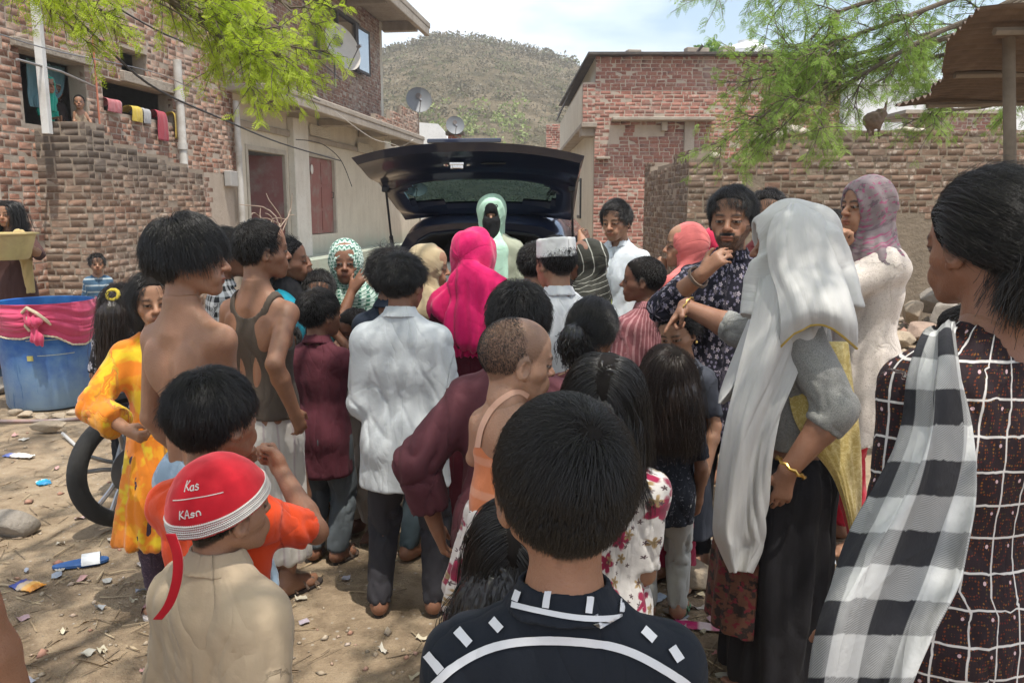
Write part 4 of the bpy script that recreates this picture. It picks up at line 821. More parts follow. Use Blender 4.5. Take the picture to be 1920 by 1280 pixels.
def lay_bricks(thing, bl, mat, cap=300):
    """the nearest bricks in view become parts of their own, the rest one joined part"""
    loc = np.array(thing.location); sc = []
    for b in bl:
        c = b[0]; y = c[1]; u = 960 + FPX * c[0] / max(y, .5); v = 390 - FPX * (c[2] - CAMH) / max(y, .5); vis = (-10 < u < 1930 and -10 < v < 640); sc.append((b[1] * b[3]) / y ** 2 if vis else 0)
    order = np.argsort(-np.array(sc)); mv = []
    for V, F in _bv:
        me = mesh_np('brick', V, [F], smooth=False); me.materials.append(mat); mv.append(me)
    sep = set(order[:cap].tolist()); VV, FF, RR, n = [], [], [], 0
    for i, (c, L, dp, h, rz, tl) in enumerate(bl):
        if i in sep:
            o = bpy.data.objects.new('brick', mv[i % 6]); C.objects.link(o); o.parent = thing; o.location = c - loc; o.scale = (L, dp, h); o.rotation_euler = (0, tl, rz)
        else:
            V, F = _bv[i % 6]; ca, sa, cb, sb = math.cos(rz), math.sin(rz), math.cos(tl), math.sin(tl); q = V * (L, dp, h); q = np.stack([q[:, 0] * cb + q[:, 2] * sb, q[:, 1], -q[:, 0] * sb + q[:, 2] * cb], 1); q = np.stack([q[:, 0] * ca - q[:, 1] * sa, q[:, 0] * sa + q[:, 1] * ca, q[:, 2]], 1) + c - loc; VV.append(q); FF.append(F + n); n += len(V); RR.append(np.full(len(V), (i * .61803) % 1))
    if VV:
        me = mesh_np('brick', np.concatenate(VV), [np.concatenate(FF)], smooth=False); vattr(me, 'rnd', np.concatenate(RR), 'FLOAT'); link('brick', me, thing, mat, 'stuff')
def part(mb, name, mat, parent, **k):
    o = mb.build(name, mat, None, **k); o.parent = parent; loc = parent.matrix_world.translation if False else Vector(parent.location)
    o.matrix_parent_inverse = Matrix.Translation(-loc) if parent.rotation_euler.z == 0 else Matrix.Identity(4); return o
FX = lambda y: -5.5 + .13 * (y - 9.4)
fd = nrm((.13, 1)); fn = np.array([fd[1], -fd[0]])
FP = lambda y, off=0., z=0.: V3(*(np.array([FX(y), y]) + fn * off), z)
ylen = math.hypot(.13, 1)
S_ = lambda y, y0: (y - y0) * ylen

# ---- left house: brick front with windows, cream ground floor with two doors, balcony and roof slabs
hs = empty('brick_house', (FX(9), 9, 0), 0, 'long two storey brick house on the left with projecting concrete slabs and red doors', 'house')
Y0 = 8.9
op1 = [(S_(9.37, Y0), S_(10.49, Y0), 2.53, 3.34), (S_(10.82, Y0), S_(12.49, Y0), 2.84, 3.26), (S_(11.27, Y0), S_(11.9, Y0), 3.42, 3.72)]
mbw, bA = wall(FP(Y0)[:2], FP(14.45)[:2], 0, 6.7, .23, op1, seed=1, skip=lambda s_, z: s_ > S_(13.25, Y0) and (z < 2.2 and vnoise(np.array([[s_ * 2.5, z * 1.6, 3.]]))[0] > -.25))
part(mbw, 'wall', MORTAR, hs)
mbw, bE = wall((-9.5, Y0 - .006), FP(Y0)[:2] - (0, .006), 0, 6.7, .23, (), seed=2, skip=lambda s_, z: z < 2.1 and z > 1.2); part(mbw, 'wall', MORTAR, hs)
op2 = [(S_(14.8, 14.45), S_(16.6, 14.45), .6, 2.72), (S_(17.6, 14.45), S_(19.45, 14.45), 1.0, 2.78)]
mbw, _ = wall(FP(14.45)[:2], FP(23.4)[:2], 0, 3.55, .23, op2, brick=False); part(mbw, 'wall', CREAM, hs)
op3 = [(S_(18.5, 14.45), S_(21.7, 14.45), 4.98, 6.25)]
mbw, bU = wall(FP(14.45)[:2], FP(23.4)[:2], 3.66, 6.7, .23, op3, seed=3); part(mbw, 'wall', MORTAR, hs)
mbw, bP = wall(FP(20.2, .80)[:2], FP(24.5, .80)[:2], 3.68, 4.30, .12, (), seed=4, tops=[(1.3, 3.86), (2.4, 4.1), (9, 4.30)]); part(mbw, 'wall', MORTAR, hs)
mbw, _ = wall(FP(23.4)[:2], FP(23.4, -5)[:2], 0, 6.7, .23, (), brick=False, side=-1); part(mbw, 'wall', CREAM, hs)
mbw, _ = wall(FP(23.45, -.25)[:2], FP(28.5, -.25)[:2], 0, 3.5, .23, (), brick=False); part(mbw, 'wall', CREAM, hs)
# back and far side so the rooms are closed and dark
mb = MB(); mb.box((-8.3, 11.5, 3.4), (.2, 5.2, 6.6)); mb.box((-7, 14.0, 3.4), (2.4, .15, 6.6)); mb.box((-7, 11.4, 3.95), (3.0, 5, .12)); mb.box((-6.9, 11.4, 2.2), (2.6, 5, .12)); part(mb, 'inner_wall', GREYP, hs)
mb = MB(); mb.prism([FP(14.45, -1.6, .55), FP(20, -1.6, .55), FP(20, -1.6, 3.5), FP(14.45, -1.6, 3.5)], -V3(*fn, 0) * .15); mb.prism([FP(17.1, -.24, .55), FP(17.1, -1.6, .55), FP(17.1, -1.6, 3.5), FP(17.1, -.24, 3.5)], (0, .12, 0)); part(mb, 'inner_wall', plaster('pale_room', (.5, .49, .47), (.4, .39, .36)), hs)
mb = MB(); mb.prism([FP(18.2, -1.2, 3.7), FP(22, -1.2, 3.7), FP(22, -1.2, 6.7), FP(18.2, -1.2, 6.7)], -V3(*fn, 0) * .15); part(mb, 'inner_wall', GREYP, hs)
def slab(y0, y1, z0, z1, o0, o1): mb = MB(); mb.prism([FP(y0, o0, z0), FP(y1, o0, z0), FP(y1, o1, z0), FP(y0, o1, z0)], (0, 0, z1 - z0)); return mb
part(slab(14.2, 24.6, 3.55, 3.67, -.23, .95), 'balcony_slab', CONC, hs, bevel=.02)
part(slab(14.3, 24.5, 3.40, 3.548, .80, .94), 'edge_beam', CONC, hs, bevel=.015)
part(slab(13.2, 24.7, 6.72, 6.88, -5, 1.15), 'roof_slab', CONC, hs, bevel=.02)
part(slab(13.3, 24.6, 6.50, 6.718, 1.0, 1.14), 'edge_beam', CONC, hs, bevel=.015)
part(slab(8.7, 13.1, 6.72, 6.88, -4, .25), 'roof_slab', CONC, hs, bevel=.02)
for y in (15.6, 18.4, 21.2, 24.2): part(slab(y, y + .22, 3.38, 3.546, .02, .79), 'cross_beam', CONC, hs, bevel=.01)
for y in (18.0, 20.6, 23.6): part(slab(y, y + .22, 6.46, 6.716, .02, .99), 'cross_beam', CONC, hs, bevel=.01)
part(slab(14.5, 23.3, 3.0, 3.12, .002, .06), 'band', CONC, hs, bevel=.01)
part(slab(16.72, 17.5, .0, 3.39, .0, .14), 'pillar', plaster('whitewash', (.66, .63, .56), (.45, .40, .32), .55, .01), hs, bevel=.01)
mb = MB(); mb.prism([FP(14.6, .02, 0), FP(24, .02, 0), FP(24, .8, 0), FP(14.6, .8, 0)], (0, 0, .58)); part(mb, 'plinth', plaster('green_plinth', (.36, .41, .33), (.35, .30, .24), .6), hs)
for a, b in ((8.75, 10.6), (10.72, 12.6)): part(slab(a + .5, b, 3.345 if a < 10 else 3.265, 3.345 + .10 if a < 10 else 3.40, -.01, .07), 'lintel', CONC, hs, bevel=.008)
# frames and leaves of the two doorways
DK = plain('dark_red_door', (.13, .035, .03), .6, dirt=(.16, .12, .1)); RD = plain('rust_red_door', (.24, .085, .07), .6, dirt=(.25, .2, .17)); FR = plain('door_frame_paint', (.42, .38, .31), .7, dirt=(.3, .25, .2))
def frame(y0, y1, z0, z1, w, name, mat, off=.02):
    mb = MB()
    for a, b, c_, e in ((y0, y0 + w, z0, z1), (y1 - w, y1, z0, z1), (y0 + w, y1 - w, z1 - w, z1)): mb.prism([FP(a, -.14, c_), FP(b, -.14, c_), FP(b, -.14, e), FP(a, -.14, e)], V3(*fn, 0) * (.14 + off))
    return part(mb, name, mat, hs)
frame(14.8, 16.6, .6, 2.72, .09, 'door_frame', FR); frame(17.6, 19.45, 1.0, 2.78, .09, 'door_frame', FR)
def leaf(pa, pb, z0, z1, mat, label, boards=2, poster=None):
    pa, pb = np.array(pa), np.array(pb); d = nrm(pb - pa); n = V3(d[1], -d[0], 0); L = np.linalg.norm(pb - pa); mb = MB(); mb.prism([pa + V3(0, 0, z0), pb + V3(0, 0, z0), pb + V3(0, 0, z1), pa + V3(0, 0, z1)], n * -.03); o = part(mb, 'door', mat, hs); o['label'] = label
    mb = MB(); h = z1 - z0
    for f0, f1 in ((.04, .3), (.34, .62), (.66, .96)): mb.prism([pa + d * L * .12 + V3(0, 0, z0 + h * f0), pa + d * L * .88 + V3(0, 0, z0 + h * f0), pa + d * L * .88 + V3(0, 0, z0 + h * f1), pa + d * L * .12 + V3(0, 0, z0 + h * f1)], n * .012)
    q = mb.build('door_panel', mat, o); mb = MB(); mb.tube([pa + d * L * .9 + V3(0, 0, z0 + h * .48) + n * .01, pa + d * L * .9 + V3(0, 0, z0 + h * .48) + n * .05, pa + d * L * .9 + V3(0, 0, z0 + h * .56) + n * .05, pa + d * L * .9 + V3(0, 0, z0 + h * .56) + n * .01], .01, 6); mb.build('handle', plain('iron', (.05, .045, .04), .5, 1.), o)
    if poster:
        for (a, b, c_, e, col) in poster: mb = MB(); mb.prism([pa + d * L * a + V3(0, 0, z0 + h * c_) + n * .014, pa + d * L * b + V3(0, 0, z0 + h * c_) + n * .014, pa + d * L * b + V3(0, 0, z0 + h * e) + n * .014, pa + d * L * a + V3(0, 0, z0 + h * e) + n * .014], n * .003); mb.build('poster', plain('paper', col, .8), o)
    return o
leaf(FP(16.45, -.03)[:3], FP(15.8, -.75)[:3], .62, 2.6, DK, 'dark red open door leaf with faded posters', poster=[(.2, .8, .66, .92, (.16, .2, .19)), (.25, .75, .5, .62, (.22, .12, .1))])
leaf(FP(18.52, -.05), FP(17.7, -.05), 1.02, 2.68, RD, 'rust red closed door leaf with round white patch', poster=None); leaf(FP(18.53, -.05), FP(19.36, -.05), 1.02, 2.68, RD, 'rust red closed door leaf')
mb = MB(); mb.lathe([(0, .012), (.10, .012), (.105, .0), (.1, -.004)], (0, 0, 0), 20, np.array([[0, 1, 0], [0, 0, 1.], [1, 0, 0]])); o = mb.build('round_sign', plain('white_enamel', (.66, .64, .6), .5), hs); o.location = FP(17.95, .01, 2.42) - np.array(hs.location)
# lattice vents
def vent(y0, y1, z0, z1, off=.012):
    mb = MB(); mb.prism([FP(y0, off, z0), FP(y1, off, z0), FP(y1, off, z1), FP(y0, off, z1)], V3(*fn, 0) * .004); o = part(mb, 'vent', plain('vent_shadow', (.03, .027, .025), .9), hs); mb = MB(); n = 9; m_ = 5
    for i in range(n + 1): s_ = y0 + (y1 - y0) * i / n; mb.prism([FP(s_ - .022, off + .005, z0), FP(s_ + .022, off + .005, z0), FP(s_ + .022, off + .005, z1), FP(s_ - .022, off + .005, z1)], V3(*fn, 0) * .03)
    for j in range(m_ + 1): z = z0 + (z1 - z0) * j / m_; mb.prism([FP(y0, off + .012, z - .014), FP(y1, off + .012, z - .014), FP(y1, off + .012, z + .014), FP(y0, off + .012, z + .014)], V3(*fn, 0) * .03)
    mb.build('lattice', CREAM, o)
vent(17.9, 19.1, 3.16, 3.36); vent(21.0, 22.2, 3.02, 3.22, .065)
mb = MB(); mb.box(FP(14.1, .06, 2.08), (.12, .34, .26)); part(mb, 'meter_box', plain('grey_box', (.36, .35, .33), .5), hs, bevel=.01)
# upper window with a glass casement folded out
mb = MB()
for a, b, c_, e in ((18.5, 18.6, 4.98, 6.25), (21.6, 21.7, 4.98, 6.25), (18.6, 21.6, 6.17, 6.25), (18.6, 21.6, 4.98, 5.06), (20.05, 20.12, 5.06, 6.17)): mb.prism([FP(a, -.12, c_), FP(b, -.12, c_), FP(b, -.12, e), FP(a, -.12, e)], V3(*fn, 0) * .1)
win = part(mb, 'window', plain('dark_wood', (.045, .035, .03), .6), hs)
m = Mat('pale_glass'); m.P(Base_Color=(.5, .56, .62, 1), Roughness=.06, Specular_IOR_Level=1., Metallic=.6); mb = MB(); mb.prism([FP(20.9, .12, 5.02), FP(21.75, .16, 5.02), FP(21.75, .16, 6.0), FP(20.9, .12, 6.0)], V3(*fn, 0) * .03); mb.build('pane', m.m, win)
mb = MB()
for a, b, c_, e in ((20.82, 20.9, 4.96, 6.06), (21.75, 21.83, 4.96, 6.06), (20.9, 21.75, 4.96, 5.02), (20.9, 21.75, 6.0, 6.06)): mb.prism([FP(a, .11, c_), FP(b, .15, c_), FP(b, .15, e), FP(a, .11, e)], V3(*fn, 0) * .06)
mb.build('casement', plain('dark_wood', (.045, .035, .03), .6), win)
lay_bricks(hs, bA + bE + bU + bP, B_BROWN)

# ---- brick enclosure in front of it
en = empty('enclosure_wall', (-4.9, 9.5, 0), 0, 'head high weathered brick enclosure standing out from the house on the left', 'wall')
Ce = np.array([-4.9, 9.5]); mbw, b1 = wall((-6.6, 9.5), Ce, 0, 2.56, .23, (), seed=5, tops=[(.62, 2.36), (1.0, 2.44), (1.25, 2.5), (3, 2.56)], proud=.0022); part(mbw, 'wall', MORTARD, en)
mbw, b2 = wall(Ce + (0, .01), Ce + np.array([.13, 1]) * 2.62, 0, 2.56, .23, (), seed=6, tops=[(.35, 2.56), (.5, 2.46), (1.0, 2.38), (1.7, 2.3), (2.2, 2.22), (3, 2.16)], proud=.0022); part(mbw, 'wall', MORTARD, en)
lay_bricks(en, b1 + b2, B_ENC)

# ---- house on the right
hr = empty('red_brick_house', (1.8, 18, 0), 0, 'red brick house on the right with a cream side wall and a dark flat roof', 'house')
def rsk(s_, z): return (.28 < s_ < 1.5 and 2.95 < z < 3.38 and vnoise(np.array([[s_ * 3, z * 3, 1.]]))[0] > -.3) or vnoise(np.array([[s_ * 5, z * 9, 7.]]), 3)[0] > .9
mbw, b1 = wall((1.8, 18), (7.1, 18), 0, 4.78, .23, (), seed=7, course=.080, skip=rsk); part(mbw, 'wall', MORTAR, hr)
mbw, b2 = wall((1.53, 17.98), (1.8, 17.98), 3.42, 4.25, .23, (), seed=8, course=.080); part(mbw, 'wall', MORTAR, hr)
lay_bricks(hr, b1 + b2, B_RED)
mbw, _ = wall((1.8, 26.5), (1.8, 18.24), 0, 4.78, .2, [(4.4, 5.3, 1.35, 2.3)], brick=False); part(mbw, 'wall', CREAM, hr)
mbw, _ = wall((1.53, 26.5), (1.53, 18.22), 3.42, 4.25, .2, (), brick=False); part(mbw, 'wall', CREAM, hr)
mb = MB(); mb.box((1.67, 22.2, 3.36), (.34, 8.6, .10)); mb.box((1.66, 18.3, 3.22), (.30, .5, .18)); part(mb, 'balcony_slab', CONC, hr, bevel=.01)
mb = MB(); mb.box((3.25, 17.85, 3.47), (2.2, .34, .07)); part(mb, 'ledge', CONC, hr, bevel=.012)
mb = MB(); mb.box((3.3, 17.94, 3.33), (.13, .1, .2)); mb.box((3.85, 17.955, 3.05), (.22, .06, .8)); mb.box((1.98, 17.93, 2.66), (.3, .2, .05)); part(mb, 'cement_patch', CONC, hr, bevel=.01)
mb = MB(); mb.prism([(1.62, 17.8, 4.80), (7.2, 17.8, 4.80), (7.2, 26.6, 4.83), (1.50, 26.6, 4.80)], (0, 0, .05)); part(mb, 'roof', plain('roof_sheet', (.06, .05, .045), .8, dirt=(.12, .1, .08)), hr)
mb = MB(); mb.prism([(1.56, 17.82, 4.72), (1.62, 17.82, 4.78), (1.50, 26.5, 4.6), (1.4, 26.5, 4.3)], (.05, 0, .04)); part(mb, 'roof_edge', plain('roof_sheet', (.06, .05, .045), .8), hr)
for x, w, h in ((2.6, .3, .03), (3.95, .5, .05), (4.6, .3, .06), (5.5, .4, .03)):
    mb = MB(); mb.box((x, 18.0, 4.856 + h), (w, .2, h * 2), .2, None); part(mb, 'roof_stone', CONC, hr, bevel=.01)
mb = MB()
for x in (3.92, 5.05): mb.tube([(x, 17.85, 4.83), (x + .12, 17.8, 4.98)], .03, 6)
part(mb, 'roof_pole', plain('dark_wood', (.045, .035, .03), .6), hr)
mb = MB(); mb.box((1.78, 21.65, 1.83), (.04, .96, 1.02)); w_ = part(mb, 'window', plain('black_paint', (.015, .015, .016), .5), hr); mb = MB(); mb.box((1.765, 21.65, 1.83), (.03, .8, .86)); mb.build('pane', plain('pale_board', (.5, .49, .44), .5), w_)
mb = MB(); mb.tube([(7.0 - .8, 17.9, 4.85), (7.0 - .75, 17.9, 5.45)], .02, 6); part(mb, 'aerial', plain('iron', (.05, .045, .04), .5, 1.), hr)
# behind, at the end of the lane
hf = empty('far_house', (1.6, 30, 0), 0, 'small pink brick end of a house far down the lane', 'house'); mbw, b1 = wall((1.2, 29), (2.4, 29), 0, 4.5, .23, (), seed=9, course=.080); part(mbw, 'wall', MORTAR, hf); lay_bricks(hf, b1, B_RED, 40)
hw = empty('white_house', (8.9, 22, 0), 0, 'plain white walled house glimpsed behind the branches on the right', 'house')
mb = MB(); mb.box((11.2, 24, 2.38), (4.8, 4, 4.76)); part(mb, 'wall', WHITEP, hw); mb = MB(); mb.box((11.2, 24, 4.85), (5.0, 4.2, .14)); part(mb, 'roof', WHITEP, hw)
hb = empty('brick_shed', (10.4, 20, 0), 0, 'low red brick block in front of the white house', 'shed'); mbw, b1 = wall((9.3, 19.5), (11.6, 19.5), 0, 3.78, .23, (), seed=10, course=.080); part(mbw, 'wall', MORTAR, hb); lay_bricks(hb, b1, B_RED, 60); mb = MB(); mb.box((10.45, 20.4, 3.81), (2.5, 2, .08)); part(mb, 'roof', CONC, hb)
hl_ = empty('white_annex', (-3.2, 28.6, 0), 0, 'small whitewashed annex with a rounded parapet beyond the brick house', 'house'); mb = MB(); mb.prism([(-3.2, 28.6, 0), (-2.2, 28.6, 0), (-2.2, 28.6, 3.7), (-2.3, 28.6, 4.15), (-2.55, 28.6, 4.45), (-3.2, 28.6, 4.5)], (0, 2.5, 0)); part(mb, 'wall', WHITEP, hl_); mb = MB(); mb.prism([(-2.19, 29, 0), (-1.35, 29, 0), (-1.5, 29, 3.75), (-1.7, 29, 4.0), (-2.19, 29, 4.0)], (0, 2, 0)); part(mb, 'side_wall', WHITEP, hl_)
ch = empty('brick_chimney', (-1.85, 27.5, 0), 0, 'short red brick chimney with a cap carrying a satellite dish', 'chimney'); mbw, b1 = wall((-2.13, 27.5), (-1.68, 27.5), 0, 3.98, .4, (), seed=12, course=.080); part(mbw, 'wall', MORTAR, ch); lay_bricks(ch, b1, brickmat('orange_brick', [(.40, .12, .06), (.34, .1, .06), (.45, .16, .08)]), 40); mb = MB(); mb.box((-1.9, 27.68, 4.04), (.62, .5, .1)); mb.box((-1.9, 27.68, 4.13), (.5, .4, .07)); part(mb, 'cap', plain('dark_cement', (.13, .105, .08), .9), ch)

# ---- long brick wall on the right
rw = empty('boundary_wall', (2.26, 10.5, 0), 0, 'long dull brown boundary wall on the right with a broken stepped top', 'wall')
msk = lambda s_, z: z < 1.42 + .22 * vnoise(np.array([[s_ * 1.1, z * 1.1, 2.]]), 5)[0] and s_ > .35 or (s_ > .05 and s_ < .9 and z < 2.0 and vnoise(np.array([[s_ * 2, z * 2, 5.]]), 4)[0] > .15)
mbw, b1 = wall((2.26, 10.5), (9.5, 10.5), 0, 2.54, .3, (), seed=13, tops=[(.62, 2.22), (.95, 2.28), (1.1, 2.38), (1.6, 2.46), (8, 2.54)], skip=msk, course=.080); part(mbw, 'wall', MUD, rw)
mbw, b2 = wall((2.2, 13.6), (2.26, 10.52), 0, 2.3, .3, (), seed=14, tops=[(.5, 2.3), (1.1, 2.18), (2.2, 2.22), (4, 2.3)], course=.080); part(mbw, 'wall', MORTARD, rw)
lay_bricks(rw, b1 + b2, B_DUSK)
for (x, z, sx, sz) in ((3.62, 2.545, .40, .075), (3.25, 2.45, .24, .06), (3.42, 2.49, .2, .06), (2.6, 2.24, .22, .05), (5.1, 2.56, .4, .04)):
    F = SDF((x - sx, 10.2, z - .3), (x + sx, 11.0, z + .3), .02); F.ell((x, 10.62, z), (sx / 2, .16, sz), None, 0); Vv, t_, q_ = F.mesh(); Vv = Vv + .03 * np.stack([fbm(Vv * 7, 3, 1), fbm(Vv * 7, 3, 2), fbm(Vv * 7, 3, 3)], 1) - np.array(rw.location); link('cement_lump', mesh_np('cement_lump', Vv, [q_], smooth=False), rw, plaster('pale_cement', (.52, .46, .37), (.36, .31, .25), .5))

# ---------------------------------------------------------------- trees
BARK = plain('bark', (.11, .085, .06), .95, var=.3, scale=9, bump=.02, bscale=18)
def fronds(twigs, rg, flen=.085, nl=9, dens=34, wid=.0065, droop=.35, wl=1.):
    """feathery acacia leaves along twigs (each twig a polyline) -> quads"""
    out = []
    for tw in twigs:
        tw = np.asarray(tw); L = np.linalg.norm(np.diff(tw, axis=0), axis=1).sum(); n = max(4, int(L * dens)); t = np.sort(rg.uniform(.08, 1, n)) * (len(tw) - 1); i = np.minimum(t.astype(int), len(tw) - 2); f = (t - i)[:, None]; p = tw[i] * (1 - f) + tw[i + 1] * f; ax = tw[i + 1] - tw[i]; ax /= np.linalg.norm(ax, axis=1, keepdims=True)
        sd = np.cross(ax, rg.normal(size=(n, 3)) * (.5, .5, .9) + (0, 0, .8)); sd /= np.linalg.norm(sd, axis=1, keepdims=True) + 1e-9; sd *= np.where(rg.random(n) < .5, -1, 1)[:, None]; fd_ = sd + ax * .55 + (0, 0, -droop) + rg.normal(size=(n, 3)) * .18; fd_ /= np.linalg.norm(fd_, axis=1, keepdims=True); fl = (rg.uniform(.6, 1.25, n) * flen)[:, None]
        up = np.cross(fd_, ax); up /= np.linalg.norm(up, axis=1, keepdims=True) + 1e-9; w = np.cross(fd_, up)
        for k in range(nl):
            s_ = (k + 1) / nl; c_ = p + fd_ * fl * s_ - up * 0 + np.array((0, 0, -1.)) * fl * s_ * s_ * .25; ll = fl * .34 * math.sin(math.pi * (.25 + .7 * s_)); a = (w + fd_ * .5) * ll; b = (-w + fd_ * .5) * ll; tw_ = fd_ * (fl / nl * .62 * wl ** .4)
            for v in (a, b): out.append(np.stack([c_, c_ + v * .5 + tw_ * .5, c_ + v, c_ + v * .5 - tw_ * .5], 1))
    return np.concatenate(out)
def bough(p, d, L, rg, droop=.4, n=9, wig=.12):
    pts = [np.array(p, float)]; d = nrm(d)
    for k in range(n): d = nrm(d + rg.normal(size=3) * wig + (0, 0, -droop / n)); pts.append(pts[-1] + d * L / n)
    return np.array(pts)
def tree(name, label, base, trunk, limbs, mat, rg, subs=7, twl=.75, twn=9, leafk=None, group=None, ddroop=.5, tdroop=.9, thin=1., limr=.055):
    t = empty(name, base, 0, label, 'tree', group); B = np.array(base); mb = MB(); mb.tube([np.array(q) - B for q in trunk], np.linspace(.16, .09, len(trunk)), 10); mb.build('trunk', BARK, t, smooth=True); tw_all = []; mbb = MB()
    for L in limbs:
        L = catmull(np.array(L, float), 14); o = MB(); o.tube(L - B, np.linspace(limr, .012, 14), 7); o.build('limb', BARK, t, smooth=True)
        for s_ in range(subs):
            i = int(rg.integers(3, 14)); d = nrm(L[min(i + 1, 13)] - L[i - 1]); side = nrm(np.cross(d, (0, 0, 1.))) * rg.choice([-1, 1]); sb = bough(L[i], d * .9 + side * rg.uniform(.3, .9) + (0, 0, rg.uniform(-.25, .35)), rg.uniform(.5, 1.1) * twl * 1.5, rg, ddroop); mbb.tube(sb - B, np.linspace(.010, .004, len(sb)), 5)
            for k in range(twn):
                j = int(rg.integers(2, len(sb))); d2 = nrm(sb[j] - sb[j - 1]); tw = bough(sb[j], d2 * .7 + rg.normal(size=3) * .45, rg.uniform(.35, 1.) * twl, rg, tdroop, 7, .1); mbb.tube((tw - B)[::2], np.linspace(.0045, .0018, len(tw[::2])) * thin, 3, cap=False); tw_all.append(tw - B)
    mbb.build('twig', BARK, t, kind='stuff'); Qd = fronds(tw_all, rg, **(leafk or {})); sh = vnoise((Qd[:, 0] + B) * 2.2, 8) * .3 + .5 + rg.uniform(-.2, .2, len(Qd)); quads_obj('foliage', Qd, mat, np.clip(sh, 0, 1), t); return t
L_LEFT = leafmat('acacia_leaf', [(.30, .39, .03), (.44, .56, .04), (.54, .64, .07)], .55); L_RIGHT = leafmat('mesquite_leaf', [(.15, .25, .04), (.24, .37, .06), (.34, .45, .13)], .55)
rg = np.random.default_rng(31)
lims = [[pix(-420, -330, 5.6), pix(-60, -170, 5.9), pix(150, -60, 6.1), pix(330, 5, 6.3), pix(400, 55, 6.5)], [pix(-420, -360, 5.6), pix(0, -230, 6.2), pix(240, -110, 6.4), pix(400, -5, 6.6), pix(510, 85, 6.7)], [pix(-420, -370, 5.6), pix(100, -260, 6.5), pix(330, -130, 6.8), pix(460, -45, 7.0), pix(545, 15, 7.1)], [pix(-420, -330, 5.6), pix(-150, -190, 5.6), pix(-10, -90, 5.7), pix(110, -20, 5.8), pix(190, 20, 5.8)], [pix(-420, -390, 5.6), pix(0, -330, 6.2), pix(250, -190, 6.6), pix(400, -90, 6.8), pix(500, -40, 7.0)], [pix(-420, -350, 5.6), pix(-20, -190, 6.0), pix(210, -70, 6.2), pix(350, 20, 6.3), pix(450, 100, 6.4)], [pix(-420, -360, 5.6), pix(60, -210, 6.3), pix(290, -80, 6.5), pix(410, 5, 6.6), pix(510, 105, 6.6)]]
tb = pix(-420, -300, 5.6); tree('acacia_tree', 'bright yellow green acacia reaching over the left house from the left', (tb[0] - .3, tb[1] - .2, 0), [(tb[0] - .3, tb[1] - .2, 0), (tb[0] - .25, tb[1] - .15, 1.5), (tb[0] - .1, tb[1], 3), tb], lims, L_LEFT, rg, subs=10, twl=.38, twn=13, leafk=dict(dens=50, flen=.068, nl=6, wl=1.5), tdroop=.45, ddroop=.2)
lims = [[pix(2100, -120, 8.2), pix(1900, 10, 8.0), pix(1720, 70, 7.8), pix(1580, 110, 7.6), pix(1505, 135, 7.4)], [pix(2100, -120, 8.2), pix(1880, 60, 8.2), pix(1700, 120, 8.2), pix(1560, 150, 8.0), pix(1450, 205, 7.8)], [pix(2100, -140, 8.2), pix(1860, -80, 8.0), pix(1700, -20, 7.8), pix(1580, 20, 7.6), pix(1545, 50, 7.5)], [pix(2100, -100, 8.2), pix(1960, 120, 8.6), pix(1880, 190, 8.7), pix(1800, 205, 8.7), pix(1740, 205, 8.6)], [pix(2100, -160, 8.2), pix(1850, -150, 7.6), pix(1650, -90, 7.2), pix(1520, -45, 7.0), pix(1490, -40, 6.9)], [pix(2100, -120, 8.2), pix(1900, 0, 7.6), pix(1740, 70, 7.3), pix(1600, 150, 7.2), pix(1500, 205, 7.1)], [pix(2100, -140, 8.2), pix(1880, -40, 7.6), pix(1730, 20, 7.3), pix(1620, 60, 7.2), pix(1520, 95, 7.1)], [pix(2100, -110, 8.2), pix(1880, 30, 7.9), pix(1700, 95, 7.7), pix(1540, 150, 7.5), pix(1405, 235, 7.4)]]
tb = pix(2100, -120, 8.2); tree('mesquite_tree', 'grey green mesquite hanging over the boundary wall beside the tin roof', (tb[0] + .3, tb[1] + .3, 0), [(tb[0] + .3, tb[1] + .3, 0), (tb[0] + .25, tb[1] + .2, 1.6), tb], lims, L_RIGHT, rg, subs=9, twl=.5, twn=15, leafk=dict(dens=36, flen=.07, nl=6, wl=1.5), tdroop=.4, ddroop=.2, limr=.03)
# the shade tree above the crowd, its crown above the frame
rg = np.random.default_rng(77); sc_ = (-2.9, -1.6, 0); lims = []
for (x, y, z) in ((-2.2, 1.4, 4.6), (-.6, 2.0, 4.7), (.9, 1.5, 4.8), (2.0, .6, 4.5), (-1.6, 3.2, 4.9), (.4, 3.4, 5.0), (-3.4, 2.4, 4.4), (1.9, 2.7, 4.9), (-.9, 4.4, 5.3), (-2.9, 4.3, 5.0), (-.3, .4, 4.6), (1.3, .3, 4.4), (1.0, -.5, 4.3), (2.3, -.2, 4.4), (.3, 1.0, 4.7), (1.7, 1.3, 4.6)):
    a = np.array((-2.7, -1.3, 3.4)); b = np.array((x, y, z)); lims.append([a, a * .66 + b * .34 + (0, 0, .55), a * .33 + b * .67 + (0, 0, .4), b])
tree('shade_tree', 'feathery acacia above the crowd casting dappled shade', sc_, [sc_, (-2.85, -1.5, 1.6), (-2.7, -1.3, 3.4)], lims, L_LEFT, rg, subs=8, twl=.8, twn=9, leafk=dict(dens=15, flen=.16, nl=5, wl=1.4), tdroop=.2, ddroop=.1, limr=.028)
